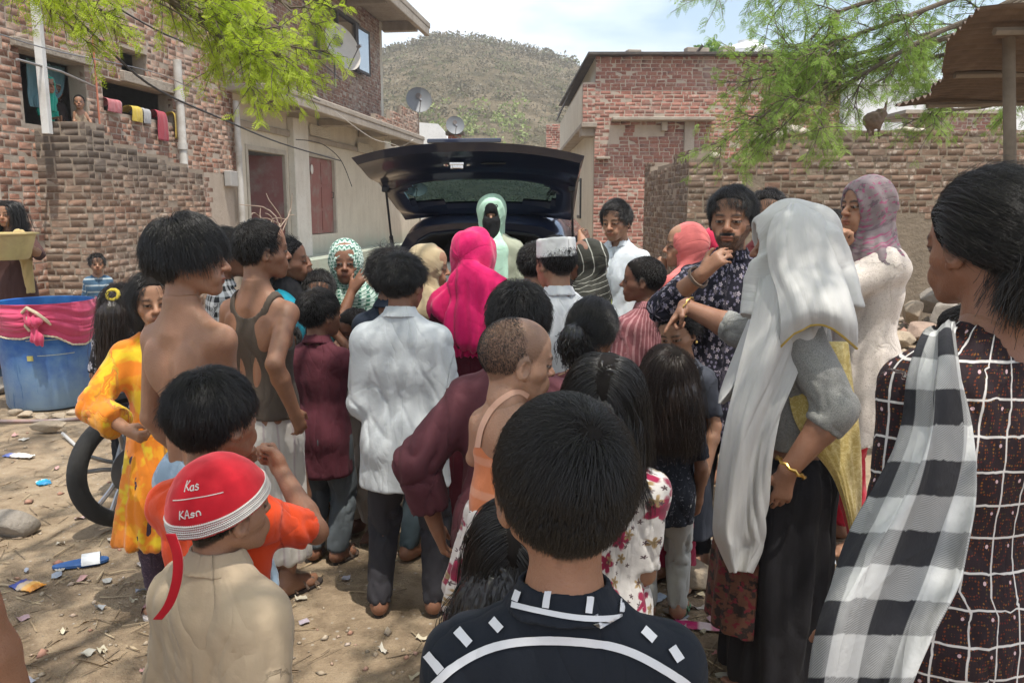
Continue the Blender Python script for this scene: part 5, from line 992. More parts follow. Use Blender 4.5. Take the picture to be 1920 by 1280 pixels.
# small round crowns over the far roof
rg = np.random.default_rng(3)
for (u, v, D, r, lb) in ((1322, 108, 31, .62, 'small bright green treetop over the red brick roof, larger one left of the tank'), (1392, 106, 31, .42, 'smaller green treetop right beside the white tank'), (1250, 124, 32, .3, 'low green tuft just showing above the roof edge')):
    p = pix(u, v, D); t = empty('far_tree', (p[0], p[1], 0), 0, lb, 'tree', 'treetops beyond the red brick house'); mb = MB(); mb.tube([(0, 0, 0), (.1, 0, p[2] * .6), (0, 0, p[2])], [.14, .1, .05], 7); mb.build('trunk', BARK, t)
    Qd = np.concatenate([leafcloud(260, (dx * r, rg.uniform(-.4, .4), p[2] + dz * r), (r * .55,) * 3, .09, rg) for dx, dz in ((0, 0), (-.8, -.35), (.8, -.4), (.2, .35), (-.4, .2), (1.3, -.7), (-1.4, -.75))]); quads_obj('crown', Qd, leafmat('far_leaf', [(.10, .20, .05), (.2, .34, .08)], .35), rg.random(len(Qd)), t, None)

# ---------------------------------------------------------------- things that stand about
def ground_at(u, v, it=4):
    z = 0
    for _ in range(it):
        y = (640 - v) / FPX; d = np.array([(u - 960) / FPX, math.cos(PITCH) + y * math.sin(PITCH), -math.sin(PITCH) + y * math.cos(PITCH)]); t = (CAMH - z) / -d[2]; p = np.array([0, 0, CAMH]) + d * t; z = float(gz(p[0:1], p[1:2])[0])
    return p
fpy = lambda u: -6.722 / ((u - 960) / FPX - .13)
def text_geo(s_, size):
    cu = bpy.data.curves.new('lettering', 'FONT'); cu.body = s_; cu.size = size; cu.align_x = 'CENTER'; o = bpy.data.objects.new('lettering', cu); me = o.to_mesh(); V = np.array([v.co[:] for v in me.vertices]); F = [tuple(p.vertices) for p in me.polygons]; o.to_mesh_clear(); bpy.data.objects.remove(o); bpy.data.curves.remove(cu); return V, F
# ---- the car
m = Mat('car_paint'); m.P(Base_Color=(.010, .016, .045, 1), Roughness=.28, Metallic=.35, Coat_Weight=1., Coat_Roughness=.04); PAINT = m.m
TRIM = plain('black_trim', (.012, .013, .018), .55, spec=.4); RUB = plain('tyre_rubber', (.022, .021, .02), .85, bump=.004); ALLOY = plain('alloy', (.42, .42, .43), .35, .9); CHROME = plain('chrome', (.7, .7, .72), .15, 1.)
m = Mat('tinted_glass'); gl = m.n('BsdfGlass', {'Color': (.13, .20, .20, 1), 'Roughness': .02, 'IOR': 1.1}); m.t.links.new(gl.outputs[0], m.out.inputs['Surface']); TINT = m.m
m = Mat('dark_glass'); m.P(Base_Color=(.012, .016, .018, 1), Roughness=.06, Specular_IOR_Level=.9); DGLASS = m.m
m = Mat('red_lens'); m.P(Base_Color=(.35, .012, .014, 1), Roughness=.12, Coat_Weight=.8); REDL = m.m
car = empty('parked_car', (-.235, 6.15, 0), R(-7.4), 'dark blue hatchback with its tailgate raised, boot facing the crowd', 'car')
prof = [(.74, .24), (.83, .34), (.87, .55), (.875, .80), (.855, .95), (.80, 1.03), (.69, 1.36), (.62, 1.47), (.50, 1.535), (.25, 1.56), (0, 1.565)]
st = [(0.02, .93, .94, 0), (.25, .97, 1.0, 0), (.9, 1., 1.01, 0), (2.0, 1., 1.015, 0), (2.7, 1., .97, .0), (3.15, .98, .70, .40), (3.6, .95, .66, .45), (4.0, .88, .58, .5)]
rows = []
for y, wx, hz, dr in st:
    r = [(x * wx, y, z * hz if z > .95 else z * (.5 + .5 * hz) if z > .6 else z) for x, z in prof]; rows.append(r + [(-x, y_, z) for x, y_, z in r[-2::-1]])
A = np.array(rows); ny, nx, _ = A.shape; idx = np.arange(ny * nx).reshape(ny, nx); mbv = A.reshape(-1, 3); me = mesh_np('body', mbv, [Q4(idx)[:, ::-1]]); o = link('body', me, car, PAINT); md = o.modifiers.new('s', 'SUBSURF'); md.levels = md.render_levels = 2
mb = MB(); mb.prism([(x, 4.0, z) for x, z in [(.74 * .9, .24), (.75, .5), (.7, .72), (0, .78), (-.7, .72), (-.75, .5), (-.66, .24)]], (0, .14, 0)); mb.build('front_bumper', PAINT, car)
# rear opening: painted ring, black seal, lined boot
ring_o = np.array([(x * .93, .02, z * .94) for x, z in prof[3:]] + [(-x * .93, .02, z * .94) for x, z in prof[-2:2:-1]]); cx_ = ring_o.mean(0); cx_[2] = 1.1; ring_i = cx_ + (ring_o - cx_) * (.86, 1, .84) + (0, .05, -.01); ring_j = ring_i * (.97, 1, .985) + (0, .04, 0); n_ = len(ring_o)
V = np.concatenate([ring_o, ring_i]); f = np.array([(i, i + 1, n_ + i + 1, n_ + i) for i in range(n_ - 1)]); link('opening_ring', mesh_np('opening_ring', V, [f]), car, PAINT); mb = MB(); mb.tube(ring_i + (0, -.012, 0), .014, 6); mb.build('seal', TRIM, car, smooth=True)
V = np.concatenate([ring_i, ring_j + (0, 1.0, 0)]); V[n_:, 0] *= .92; link('boot_lining', mesh_np('boot_lining', V, [f]), car, plain('grey_lining', (.05, .05, .052), .9)); mb = MB(); mb.box((0, .55, .68), (1.36, 1.1, .04)); mb.build('boot_floor', TRIM, car)
mb = MB()
for sx in (-1, 1): mb.box((sx * .37, 1.02, .98), (.64, .14, .56)); mb.box((sx * .37, 1.02, 1.33), (.26, .1, .16))
mb.build('rear_seat', plain('grey_seat', (.09, .09, .095), .9), car, bevel=.04)
mb = MB(); mb.box((0, .02, .52), (1.62, .16, .42)); mb.build('rear_bumper', PAINT, car, bevel=.05); mb = MB(); mb.box((0, -.055, .78), (1.2, .05, .04)); mb.build('sill_plate', TRIM, car, bevel=.008)
for sx in (-1, 1):
    mb = MB(); mb.prism([(sx * .66, -.01, .74), (sx * .82, -.01, .76), (sx * .80, -.01, 1.0), (sx * .70, -.01, 1.02)], (0, .12, 0)); mb.build('tail_light', REDL, car, bevel=.012)
    mb = MB(); mb.prism([(sx * .785, .75, 1.045), (sx * .785, 2.6, 1.045), (sx * .705, 2.15, 1.37), (sx * .705, .85, 1.36)], (sx * .02, 0, .005)); mb.build('side_window', DGLASS, car)
    for y in (.75, 3.25):
        mb = MB(); AX = np.array([[0, 1, 0], [0, 0, 1.], [1., 0, 0]]); mb.lathe([(.19, -.10), (.29, -.10), (.315, -.07), (.315, .07), (.29, .10), (.19, .10)], (sx * .80, y, .315), 28, AX); w = mb.build('wheel', RUB, car, smooth=True); mb = MB(); mb.lathe([(.0, .085), (.05, .085), (.06, .06), (.17, .05), (.20, .09), (.2, -.09)], (sx * .80, y, .315), 24, AX * np.array([1, 1, 1]) if sx > 0 else np.array([[0, 1, 0], [0, 0, 1.], [-1., 0, 0]])); mb.build('rim', ALLOY, w, smooth=True)
mb = MB(); mb.prism([(-.62, 2.85, 1.05), (.62, 2.85, 1.05), (.55, 2.3, 1.46), (-.55, 2.3, 1.46)], (0, .02, .01)); mb.build('windscreen', DGLASS, car)
for sx in (-1, 1): mb = MB(); mb.tube([(sx * .56, .4, 1.545), (sx * .56, .5, 1.59), (sx * .57, 2.0, 1.60), (sx * .57, 2.1, 1.56)], .015, 6); mb.build('roof_rail', TRIM, car, smooth=True)
# tailgate: curved, two skinned, with a window
def tg(s_, t, off=0.):
    w = .685 + .115 * t; x = s_ * w; crown = .080 * (1 - abs(s_) ** 2.4); z = 1.475 + .40 * t ** 1.0 + .05 * math.sin(math.pi * t) + crown * (.5 + .6 * t) - off * .86; y = .30 - .87 * t - .07 * t * (1 - s_ * s_) + off * .5 * (1 if off < 0 else 1); return (x, y, z)
nu, nv = 33, 25; hole = lambda s_, t: (abs(s_) / .80) ** 4 + (abs(t - .33) / .19) ** 4 < 1
VO = np.array([tg(-1 + 2 * i / (nu - 1), j / (nv - 1), -.055) for j in range(nv) for i in range(nu)]); VI = np.array([tg((-1 + 2 * i / (nu - 1)) * .965, .015 + .97 * j / (nv - 1), .0) for j in range(nv) for i in range(nu)])
# shade a deep frame: the inner skin dishes round the window and steps at the lower door
for j in range(nv):
    for i in range(nu):
        s_, t = -1 + 2 * i / (nu - 1), j / (nv - 1); k = (abs(s_) / .84) ** 4 + (abs(t - .33) / .22) ** 4; VI[j * nu + i, 2] -= .035 * math.exp(-((k - 1.5) / .8) ** 2) + .03 * (t > .6) * math.exp(-((t - .78) / .14) ** 2)
fq = [(j * nu + i, j * nu + i + 1, (j + 1) * nu + i + 1, (j + 1) * nu + i) for j in range(nv - 1) for i in range(nu - 1) if not hole(-1 + 2 * (i + .5) / (nu - 1), (j + .5) / (nv - 1))]; ed = {}
for q in fq:
    for a, b in zip(q, q[1:] + q[:1]): ed[(a, b)] = 1
rim = [(a, b, b + nu * nv, a + nu * nv) for (a, b) in ed if (b, a) not in ed]
me = mesh_np('tailgate', np.concatenate([VO, VI]), [np.array(fq), np.array([q[::-1] for q in fq]) + nu * nv, np.array(rim)]); tgate = link('tailgate', me, car, PAINT); me.set_sharp_from_angle(angle=R(50))
nI = 24; gv = np.array([tg(s_, t, -.03) for t in np.linspace(.12, .54, 8) for s_ in np.linspace(-.84, .84, nI)]); ix = np.arange(8 * nI).reshape(8, nI); link('rear_window', mesh_np('rear_window', gv, [Q4(ix)]), tgate, TINT)
gv = np.array([tg(s_, t, .004 + .024 * (1 - (abs(s_) / .70) ** 6) * math.sin(math.pi * (t - .63) / .30)) for t in np.linspace(.63, .93, 9) for s_ in np.linspace(-.70, .70, nI)]); ix = np.arange(9 * nI).reshape(9, nI); link('inner_trim', mesh_np('inner_trim', gv, [Q4(ix)]), tgate, TRIM)
mb = MB(); c = np.array(tg(-.10, .86, .045)); mb.box(c, (.10, .10, .022)); mb.box(c + (-.035, -.0, -.02), (.02, .085, .03)); mb.box(c + (.035, 0, -.02), (.02, .085, .03)); mb.box(c + (0, -.04, -.02), (.06, .014, .026)); mb.build('latch', CHROME, tgate, bevel=.004); mb = MB()
for dx, dy in ((-.08, -.03), (-.08, .02), (.075, 0)): mb.lathe([(0, -.012), (.012, -.012), (.014, 0)], c + (dx, dy, -.004), 10)
mb.build('bolt', CHROME, tgate)
mb = MB(); c = np.array(tg(.22, .84, .034)); mb.box(c, (.17, .07, .012)); mb.build('pull_handle', plain('black_recess', (.005, .005, .006), .7), tgate, bevel=.004)
for sx in (-1, 1):
    mb = MB(); a = np.array(tg(sx * .93, .52, .03)); b = V3(sx * .70, .10, 1.02); mb.tube([a, a + (b - a) * .5], .009, 8); mb.tube([a + (b - a) * .5, b], .016, 8); mb.build('gas_strut', TRIM, car, smooth=True); mb = MB(); mb.box(a, (.05, .06, .04)); mb.build('strut_bracket', TRIM, tgate, bevel=.006)
    mb = MB(); mb.box((sx * .4, .30, 1.50), (.12, .1, .03)); mb.build('hinge', PAINT, car, bevel=.006)
mb = MB(); c = np.array(tg(0, .985, -.06)); mb.box(c + (0, .0, .012), (.5, .03, .03)); mb.build('plate_garnish', PAINT, tgate, bevel=.006)
# things lying in the boot
bx = empty('carton', (-.55, 6.55, .70), R(10), 'white folded packets stacked in the open car boot', 'packets'); mb = MB()
for k in range(5): mb.box((random.gauss(0, .02), random.gauss(0, .02), .05 + .09 * k), (.26, .2, .075), random.gauss(0, .2))
mb.build('packet', plain('white_packet', (.7, .69, .66), .6), bx, bevel=.012)

# ---- water drum with a cloth tied round it
dp = ground_at(90, 760); drum = empty('water_drum', (-3.76, 6.42, 0), 0, 'big open blue plastic drum with a pink scarf tied round its rim', 'drum')
m = Mat('drum_plastic'); co = m.coord(); z_ = m.sep(co)[2]; f = m.noise(co, 5, 6, .65); st_ = m.noise(m.scale(co, (1, 1, .12)), 26, 4, .6); c = m.mix(m.step(f, .35, .7), (.010, .085, .33), (.022, .155, .40)); c = m.mix(m.math('MULTIPLY', m.step(m.math('ADD', m.math('MULTIPLY', f, .5), m.math('MULTIPLY', z_, -.6)), -.12, .22), .75), c, (.22, .29, .33)); c = m.mix(m.math('MULTIPLY', m.step(st_, .60, .68), m.step(z_, .5, .2)), c, (.02, .10, .24)); m.P(Base_Color=c, Roughness=.5); m.bump(f, .004)
mb = MB(); mb.lathe([(0, .02), (.315, .02), (.325, .05), (.332, .25), (.345, .5), (.355, .80), (.368, .835), (.36, .852), (.346, .845), (.342, .79), (.335, .5), (.318, .07), (0, .06)], (0, 0, 0), 48); mb.build('shell', m.m, drum, smooth=True); mb = MB(); mb.lathe([(0, .7), (.338, .7)], (0, 0, 0), 32); mb.build('water', plain('drum_water', (.05, .12, .16), .08), drum)
DR = lambda z: np.interp(z, [.05, .25, .5, .8, .85], [.325, .332, .345, .355, .366])
def on_drum(u, z, off=.004): # u: metres to the right along the front (0 = facing camera)
    a0 = math.atan2(-3.76, 6.42); r = DR(z) + off; a = u / .35; fx, fy = -math.sin(a0), -math.cos(a0); ca, sa = math.cos(a), math.sin(a); return V3((fx * ca - fy * sa) * r, (fy * ca + fx * sa) * r, z)
LET = plain('faded_print', (.42, .45, .36), .6, var=.4, scale=30)
for s_, u, z, h in (('K', -.125, .60, .062), ('TIN', .09, .595, .062)):
    V, F = text_geo(s_, h * 1.35); P = [on_drum(u + v[0], z + v[1], .0035) for v in V]; me = bpy.data.meshes.new('lettering'); me.from_pydata([tuple(p) for p in P], [], F); me.materials.append(LET); link('lettering', me, drum)
for (ua, ub, z, h) in ((-.15, .10, .575, .006), (-.08, .19, .455, .005)): 
    V = np.array([on_drum(u, z + k * h, .0035) for k in (0, 1) for u in np.linspace(ua, ub, 10)]); link('printed_line', mesh_np('printed_line', V, [Q4(np.arange(20).reshape(2, 10))]), drum, LET)
V = np.array([on_drum(u, z, .0035) for z in (.42, .46) for u in (-.155, -.135, -.11)]); link('printed_mark', mesh_np('printed_mark', V, [Q4(np.arange(6).reshape(2, 3))]), drum, plain('yellow_mark', (.45, .40, .12), .7))
PINK = cloth('pink_voile', (.66, .075, .17), rough=.7, sheen=.4, trans=.25); us = np.linspace(-.62, .62, 12)
scf = empty('pink_scarf', (-3.76, 6.42, 0), 0, 'bright pink scarf with pearl edging knotted round the blue drum', 'scarf')
low = np.interp(us, [-.62, -.4, -.25, -.09, -.02, .1, .22, .34, .48, .62], [.70, .62, .60, .60, .66, .57, .50, .53, .60, .66])
G = [[on_drum(u, .858 - (.858 - l) * k, .012 + .03 * math.sin(math.pi * k) * (abs(u + .07) > .09)) for u, l in zip(us, low)] for k in np.linspace(0, 1, 6)]; sheet('wrap', G, PINK, 110, 60, .003, .014, 24, 3, scf, hor=True); BEAD = plain('pearl_edging', (.55, .47, .33), .5, var=.4, scale=80)
# gathers run towards the knot
mb = MB(); e = [on_drum(u, l - .004, .02) for u, l in zip(np.linspace(-.6, .6, 90), np.interp(np.linspace(-.6, .6, 90), us, low))]; mb.tube(e, [.006 + .004 * (k % 2) for k in range(90)], 5); kn = on_drum(-.07, .70, .05); mb.tube([on_drum(-.14, .80, .03), on_drum(-.10, .84, .05), on_drum(-.05, .80, .06), on_drum(.0, .74, .05), on_drum(.03, .70, .03)], [.012, .014, .013, .014, .01], 6); mb.tube([on_drum(-.10, .77, .05), on_drum(-.12, .70, .05), on_drum(-.10, .66, .04)], .012, 6); mb.build('edging', BEAD, scf, smooth=True)
F = SDF(kn - .16, kn + .16, .006); F.ell(kn + (0, 0, .03), V3(.06, .045, .045), None, .01); F.cone(kn + (-.05, .01, .06), kn + (-.03, 0, .10), .03, .02, .02); F.cone(kn, kn + (.02, -.01, -.10), .022, .045, .015, .5, (0, 1, 0)); F.cone(kn + (.02, -.01, -.10), kn + (.045, -.005, -.15), .045, .012, .015, .5, (0, 1, 0)); Vv, t_, q_ = F.mesh(); N_ = vnormals(Vv, q_); Vv += N_ * (.006 * np.sin(Vv[:, 0] * 160 + 3 * vnoise(Vv * 14, 2)))[:, None]; me = mesh_np('knot', Vv, [q_]); vattr(me, 'fab', Vv); link('knot', me, scf, PINK)
d2 = empty('blue_tank', (-5.0, 7.5, 0), 0, 'plain blue drum at the left edge behind the scarf wrapped drum', 'drum'); mb = MB(); mb.lathe([(0, .01), (.29, .01), (.30, .3), (.30, 1.15), (.29, 1.2), (0, 1.2)], (0, 0, 0), 32); mb.build('shell', plain('pale_blue_plastic', (.10, .22, .48), .5, dirt=(.2, .25, .3)), d2, smooth=True)
hose = MB(); hp = [(-3.95, 6.02, .10), (-4.0, 5.95, .03), (-3.9, 5.82, .02), (-3.6, 5.80, .02), (-3.3, 5.85, .02), (-3.12, 5.95, .03), (-3.08, 6.08, .05), (-3.2, 6.12, .08)]; hose.tube(catmull(hp, 40), .013, 8); tag(hose.build('water_hose', plain('pale_hose', (.30, .27, .25), .6, dirt=(.3, .12, .1)), None, smooth=True), 'thin pale hose curling round the foot of the blue drum', 'hose')

# ---- motorcycle, only its front wheel showing past the girls
bike = empty('motorcycle', (-1.93, 3.88, 0), 0, 'black motorcycle parked behind the girls, only its front wheel showing', 'motorcycle'); bd = nrm((.56, .83, 0)); bn = V3(bd[1], -bd[0], 0); up = V3(0, 0, 1.); BP = lambda l, z, s_=0.: bd * l + up * z + bn * s_; AXB = np.array([bd, up, bn])
BLK = plain('black_enamel', (.014, .014, .016), .3, spec=.6); STEEL = plain('grey_steel', (.22, .22, .23), .4, .8)
for l in (0, 1.24):
    mb = MB(); prof_t = [(.30 + .045 * math.cos(a), .045 * math.sin(a)) for a in np.linspace(-2.5, 2.5, 13)]; mb.lathe([(r - .045, z) for r, z in prof_t], BP(l, .30), 48, AXB); w = mb.build('wheel', RUB, bike, smooth=True); mb = MB(); mb.lathe([(.222, -.03), (.235, -.034), (.242, 0), (.235, .034), (.222, .03), (.215, 0), (.222, -.03)], BP(l, .30), 40, AXB); mb.lathe([(0, -.05), (.05, -.05), (.05, .05), (0, .05)], BP(l, .30), 16, AXB)
    for k in range(5):
        a = k * 2 * math.pi / 5 + .3; e1, e2 = bd * math.cos(a) + up * math.sin(a), -bd * math.sin(a) + up * math.cos(a)
        for s_ in (-1, 1): mb.tube([BP(l, .30) + e1 * .04 + e2 * .015 * s_, BP(l, .30) + e1 * .13 + e2 * .022 * s_, BP(l, .30) + e1 * .222 + e2 * .04 * s_], .011, 6)
    mb.build('rim', ALLOY, w, smooth=True)
    if l == 0: mb = MB(); mb.lathe([(.07, .055), (.12, .055), (.12, .06), (.07, .06), (.07, .055)], BP(0, .30), 28, AXB); mb.build('brake_disc', STEEL, w)
mb = MB(); pts = [BP(.33 * math.cos(a) * 1.03, .30 + .36 * math.sin(a)) for a in np.linspace(.7, 1.75, 10)]; mb.tube(pts, .036, 8); mb.build('front_mudguard', BLK, bike, smooth=True)
mb = MB()
for s_ in (-.085, .085): mb.tube([BP(0, .30, s_), BP(.14, .68, s_)], .022, 8); mb.tube([BP(.14, .68, s_), BP(.23, .95, s_)], .017, 8)
mb.build('fork', STEEL, bike, smooth=True); mb = MB(); mb.tube([BP(.36, 1.02, -.36), BP(.27, 1.03, -.2), BP(.23, .98, 0), BP(.27, 1.03, .2), BP(.36, 1.02, .36)], .012, 8); mb.build('handlebar', STEEL, bike, smooth=True)
mb = MB(); mb.lathe([(0, -.10), (.06, -.09), (.095, -.02), (.098, .0)], BP(.10, .84), 24, np.array([bn, up, -bd])); mb.build('headlight', BLK, bike, smooth=True)
def lump(name, prims, mat, parent, h=.012, off=(0, 0, 0)):
    P = np.array([p[0] for p in prims]); r = max(max(p[1]) for p in prims); F = SDF(P.min(0) - r - .03, P.max(0) + r + .03, h)
    for c, rad, Rm in prims: F.ell(c, rad, Rm, .03)
    V, t_, q_ = F.mesh(); me = mesh_np(name, laplace(V, q_, 1, .4), [q_]); return link(name, me, parent, mat)
RB = np.array([bd, bn, up]).T
lump('fuel_tank', [(BP(.45, .80), V3(.24, .13, .11), RB), (BP(.32, .84), V3(.13, .14, .09), RB)], BLK, bike); lump('seat', [(BP(.85, .80), V3(.30, .12, .055), RB), (BP(1.1, .83), V3(.2, .11, .05), RB)], plain('seat_vinyl', (.02, .02, .02), .6), bike); lump('engine', [(BP(.55, .42), V3(.17, .12, .13), RB), (BP(.47, .56), V3(.09, .09, .12), RB)], STEEL, bike); lump('tail', [(BP(1.3, .78), V3(.2, .09, .06), RB)], BLK, bike)
mb = MB(); mb.tube([BP(.26, .86), BP(.42, .50), BP(.5, .28), BP(.78, .30), BP(.95, .72), BP(.3, .78)], .02, 6); mb.tube([BP(.78, .34, .1), BP(1.24, .30, .1)], .022, 6); mb.tube([BP(.78, .34, -.1), BP(1.24, .30, -.1)], .022, 6); mb.build('frame', BLK, bike, smooth=True); mb = MB(); mb.tube([BP(.45, .4, .12), BP(.55, .24, .14), BP(.9, .25, .15), BP(1.4, .36, .16)], [.02, .022, .04, .045], 8); mb.build('exhaust', CHROME, bike, smooth=True); mb = MB(); mb.tube([BP(.75, .28, -.08), BP(.82, .02, -.26)], .011, 6); mb.build('side_stand', STEEL, bike)

# ---- tin roof on posts
TIN = Mat('rusty_tin'); co = TIN.coord(); c = TIN.ramp(TIN.noise(TIN.scale(co, (1, .25, 1)), 3.2, 7, .65), [(.35, (.075, .052, .038)), (.55, (.14, .10, .075)), (.7, (.20, .15, .115))]); TIN.P(Base_Color=c, Roughness=.75, Metallic=.15, Specular_IOR_Level=.3)
tr = empty('tin_shelter', (3.4, 5.4, 0), 0, 'rusty corrugated tin shelter on thin posts at the right edge', 'shelter'); a, b = pix(1690, 200, 6.4), pix(1834, 14, 4.3); right = V3(3.2, .25, .10); nn = 90; rows = []
for j in range(24):
    t = j / 23; base = a + (b - a) * t + V3(.10 * math.sin(t * 5) * (1 - t), 0, -.03 * math.sin(math.pi * t)); rows.append([base + right * (i / (nn - 1)) + V3(0, 0, .016 * math.sin(t * 2 * math.pi * 15) * 1 + .02 * math.sin(i * .25)) for i in range(nn)])
G = np.array(rows); V = np.concatenate([G.reshape(-1, 3), G.reshape(-1, 3) + (0, 0, .006)]); ix = np.arange(24 * nn).reshape(24, nn)
jj = np.linspace(0, 1, 150); G = np.array([[a + (b - a) * t + V3(.14 * math.sin(t * 4) * (1 - t) + .05 * vnoise(np.array([[t * 9, 0, 0.]]))[0] * (1 - i / 29), 0, -.04 * math.sin(math.pi * t)) + right * (i / 29) + V3(0, 0, .014 * math.sin(t * 2 * math.pi * 26) + .015 * math.sin(i * .7)) for i in range(30)] for t in jj]); V = np.concatenate([G.reshape(-1, 3), G.reshape(-1, 3) + (0, 0, .005)]); ix = np.arange(150 * 30).reshape(150, 30); link('roof_sheet', mesh_np('roof_sheet', V - np.array(tr.location), [Q4(ix), Q4(ix)[:, ::-1] + 4500]), tr, TIN.m)
pp = pix(1872, 330, 4.75); OLDW = plain('weathered_post', (.20, .165, .13), .9, dirt=(.1, .08, .06)); mb = MB(); mb.tube([(pp[0] + .26, pp[1], 0), (pp[0] + .12, pp[1], 1.3), (pp[0] - .02, pp[1] + .02, 2.66)], .034, 10); part(mb, 'post', OLDW, tr, smooth=True); mb = MB(); mb.box((pp[0] - .02, pp[1] + .02, 2.64), (.1, .1, .1)); part(mb, 'post_cap', plain('dark_wood', (.045, .035, .03), .6), tr, bevel=.01)
for q in (pix(2030, 260, 6.3), pix(2300, 300, 4.5)): mb = MB(); mb.tube([(q[0], q[1], 0), (q[0], q[1], 2.38 if q[1] > 5 else 2.7)], .035, 8); part(mb, 'post', OLDW, tr, smooth=True)
for t in (.12, .5, .9): mb = MB(); p0_ = a + (b - a) * t + V3(.15, 0, -.05); mb.tube([p0_, p0_ + right * .95], .022, 6); part(mb, 'batten', OLDW, tr)

# ---- dishes, pipes, cables on the houses
def dish(label, c, r, face, mat, arm=.55, down=.35):
    t = empty('satellite_dish', c, 0, label, 'satellite dish', 'satellite dishes on the houses'); f = nrm(face); x = nrm(np.cross(f, (0, 0, 1.))); y = np.cross(x, f); AX = np.array([x, y, f]); mb = MB(); pr = [(r * k / 8, .22 * r * (k / 8) ** 2) for k in range(9)]; mb.lathe(pr + [(r * 1.02, .235 * r)] + [(q[0], q[1] - .02) for q in pr[::-1]], (0, 0, 0), 36, AX); mb.build('reflector', mat, t, smooth=True); mb = MB(); e = f * r * 1.05 - y * r * .35; mb.tube([-y * r * .95 + f * .2 * r, e], .012, 6); mb.build('arm', STEEL, t); mb = MB(); mb.lathe([(0, -.05), (.03, -.05), (.04, .05), (0, .05)], e, 12, np.array([x, y, -f])); mb.build('receiver', STEEL, t); mb = MB(); mb.tube([-f * .02, -f * .16, -f * .16 - V3(0, 0, down)], .02, 8); mb.build('mast', STEEL, t); mb = MB(); mb.lathe([(0, .03 * r), (.24 * r, .05 * r)], y * r * .35 + f * .06 * r, 16, AX); mb.build('emblem', plain('dish_emblem', (.10, .08, .07), .6), t); return t
GREYD = plain('grey_dish', (.16, .17, .18), .55); BEIGE = plain('beige_dish', (.40, .37, .32), .55)
p = pix(636, 92, 18.5); dish('beige satellite dish fixed before the dark upstairs window', p, .52, (.92, -.55, .35), BEIGE, down=.75)
p = pix(785, 189, 24.4); dish('larger grey satellite dish standing on the parapet corner', p, .37, (.25, -.95, .25), GREYD, down=.5)
p = pix(853, 236, 27.4); dish('smaller grey satellite dish on the brick chimney', p, .30, (.2, -.95, .25), GREYD, down=.4)
PVC = plain('grey_pvc', (.50, .48, .44), .55, dirt=(.33, .3, .25)); PVCW = plain('white_pvc', (.62, .61, .58), .5, dirt=(.45, .42, .36))
def pipe(label, pts, r, mat=PVC, collars=()):
    mb = MB(); mb.tube(pts, r, 12); o = mb.build('drain_pipe', mat, None, smooth=True); tag(o, label, 'pipe', 'drain pipes on the left house')
    for z in collars: mb = MB(); q = np.array(pts[0]); mb.lathe([(r * 1.0, -.05), (r * 1.22, -.05), (r * 1.22, .05), (r * 1.0, .05)], (q[0], q[1], z), 14); mb.build('collar', mat, o, smooth=True)
y = fpy(392) - .9; q = FP(12.45, .14); pipe('thick pale drain pipe bent at its foot beside the brick enclosure', [(q[0], q[1], 3.75), (q[0], q[1], 1.65), (q[0] + .05, q[1] - .06, 1.5), (q[0] + .33, q[1] - .1, 1.15), (q[0] + .36, q[1] - .1, .3)], .062, PVC, (3.2, 2.5, 1.75))
q = FP(14.35, .10); pipe('thinner drain pipe close to the open doorway', [(q[0], q[1], 3.4), (q[0], q[1], .2)], .055, PVC, (2.6,))
q = FP(9.32, .30); mb = MB(); mb.box((q[0], q[1], 4.0), (.085, .085, 3.2)); tag(mb.build('white_post', PVCW, None, bevel=.006), 'square white post rising in front of the upstairs window opening', 'post')
q = FP(10.62, .06); mb = MB(); mb.tube([(q[0], q[1], 2.5), (q[0], q[1], 4.6)], .012, 6); tag(mb.build('orange_pipe', plain('orange_conduit', (.50, .17, .10), .6), None), 'thin orange conduit between the two upstairs openings', 'conduit')
mb = MB(); mb.tube([FP(8.9, .34, 3.13), FP(9.6, .32, 3.12), FP(10.6, .05, 3.10)], .014, 6); tag(mb.build('window_rail', plain('rail_steel', (.30, .29, .28), .5, .6), None), 'thin grey rail across the upstairs window with people', 'rail')
WIRE = plain('cable_black', (.015, .015, .016), .6)
def wire(label, pts, r=.010, mat=WIRE, sag=.0, n=30):
    P = catmull(np.array(pts), n); P[:, 2] -= sag * np.sin(np.linspace(0, math.pi, n)); mb = MB(); mb.tube(P, r, 5); tag(mb.build('cable', mat, None, smooth=True), label, 'cable', 'cables strung along the left house')
wire('thick black cable running down from the top left to the red door', [pix(70, -40, 6.5), pix(180, 70, 7.5), pix(290, 165, 9), pix(420, 225, 11), pix(530, 270, 14), pix(640, 302, 17)], .013)
wire('thin black cable crossing the leaves above the thick one', [pix(150, -30, 6.8), pix(300, 60, 8), pix(450, 120, 10), pix(600, 190, 14)], .008)
wire('grey wire crossing in front of the white post and brick wall', [pix(-30, 55, 7.2), pix(100, 95, 8), pix(300, 140, 9.5), pix(400, 190, 12)], .006, STEEL)
wire('twisted wires hanging between the pillar and the red door', [pix(555, 262, 16.2), pix(585, 265, 16.8), pix(612, 275, 17.3), pix(640, 302, 17.8), pix(660, 350, 18)], .009)
wire('pale cable sagging from the slab to the raised tailgate', [pix(590, 180, 16.5), pix(690, 255, 17.5), pix(735, 270, 19), pix(770, 285, 21)], .008, plain('pale_cable', (.4, .37, .33), .7))
wire('straight pale pole sticking out under the balcony corner', [pix(735, 285, 22.5), pix(752, 276, 22.7), pix(775, 262, 23)], .02, plain('pale_cable', (.4, .37, .33), .7))
wire('black cable beside the wires in the foliage', [pix(450, -20, 7.5), pix(560, 80, 10), pix(640, 150, 14)], .008)
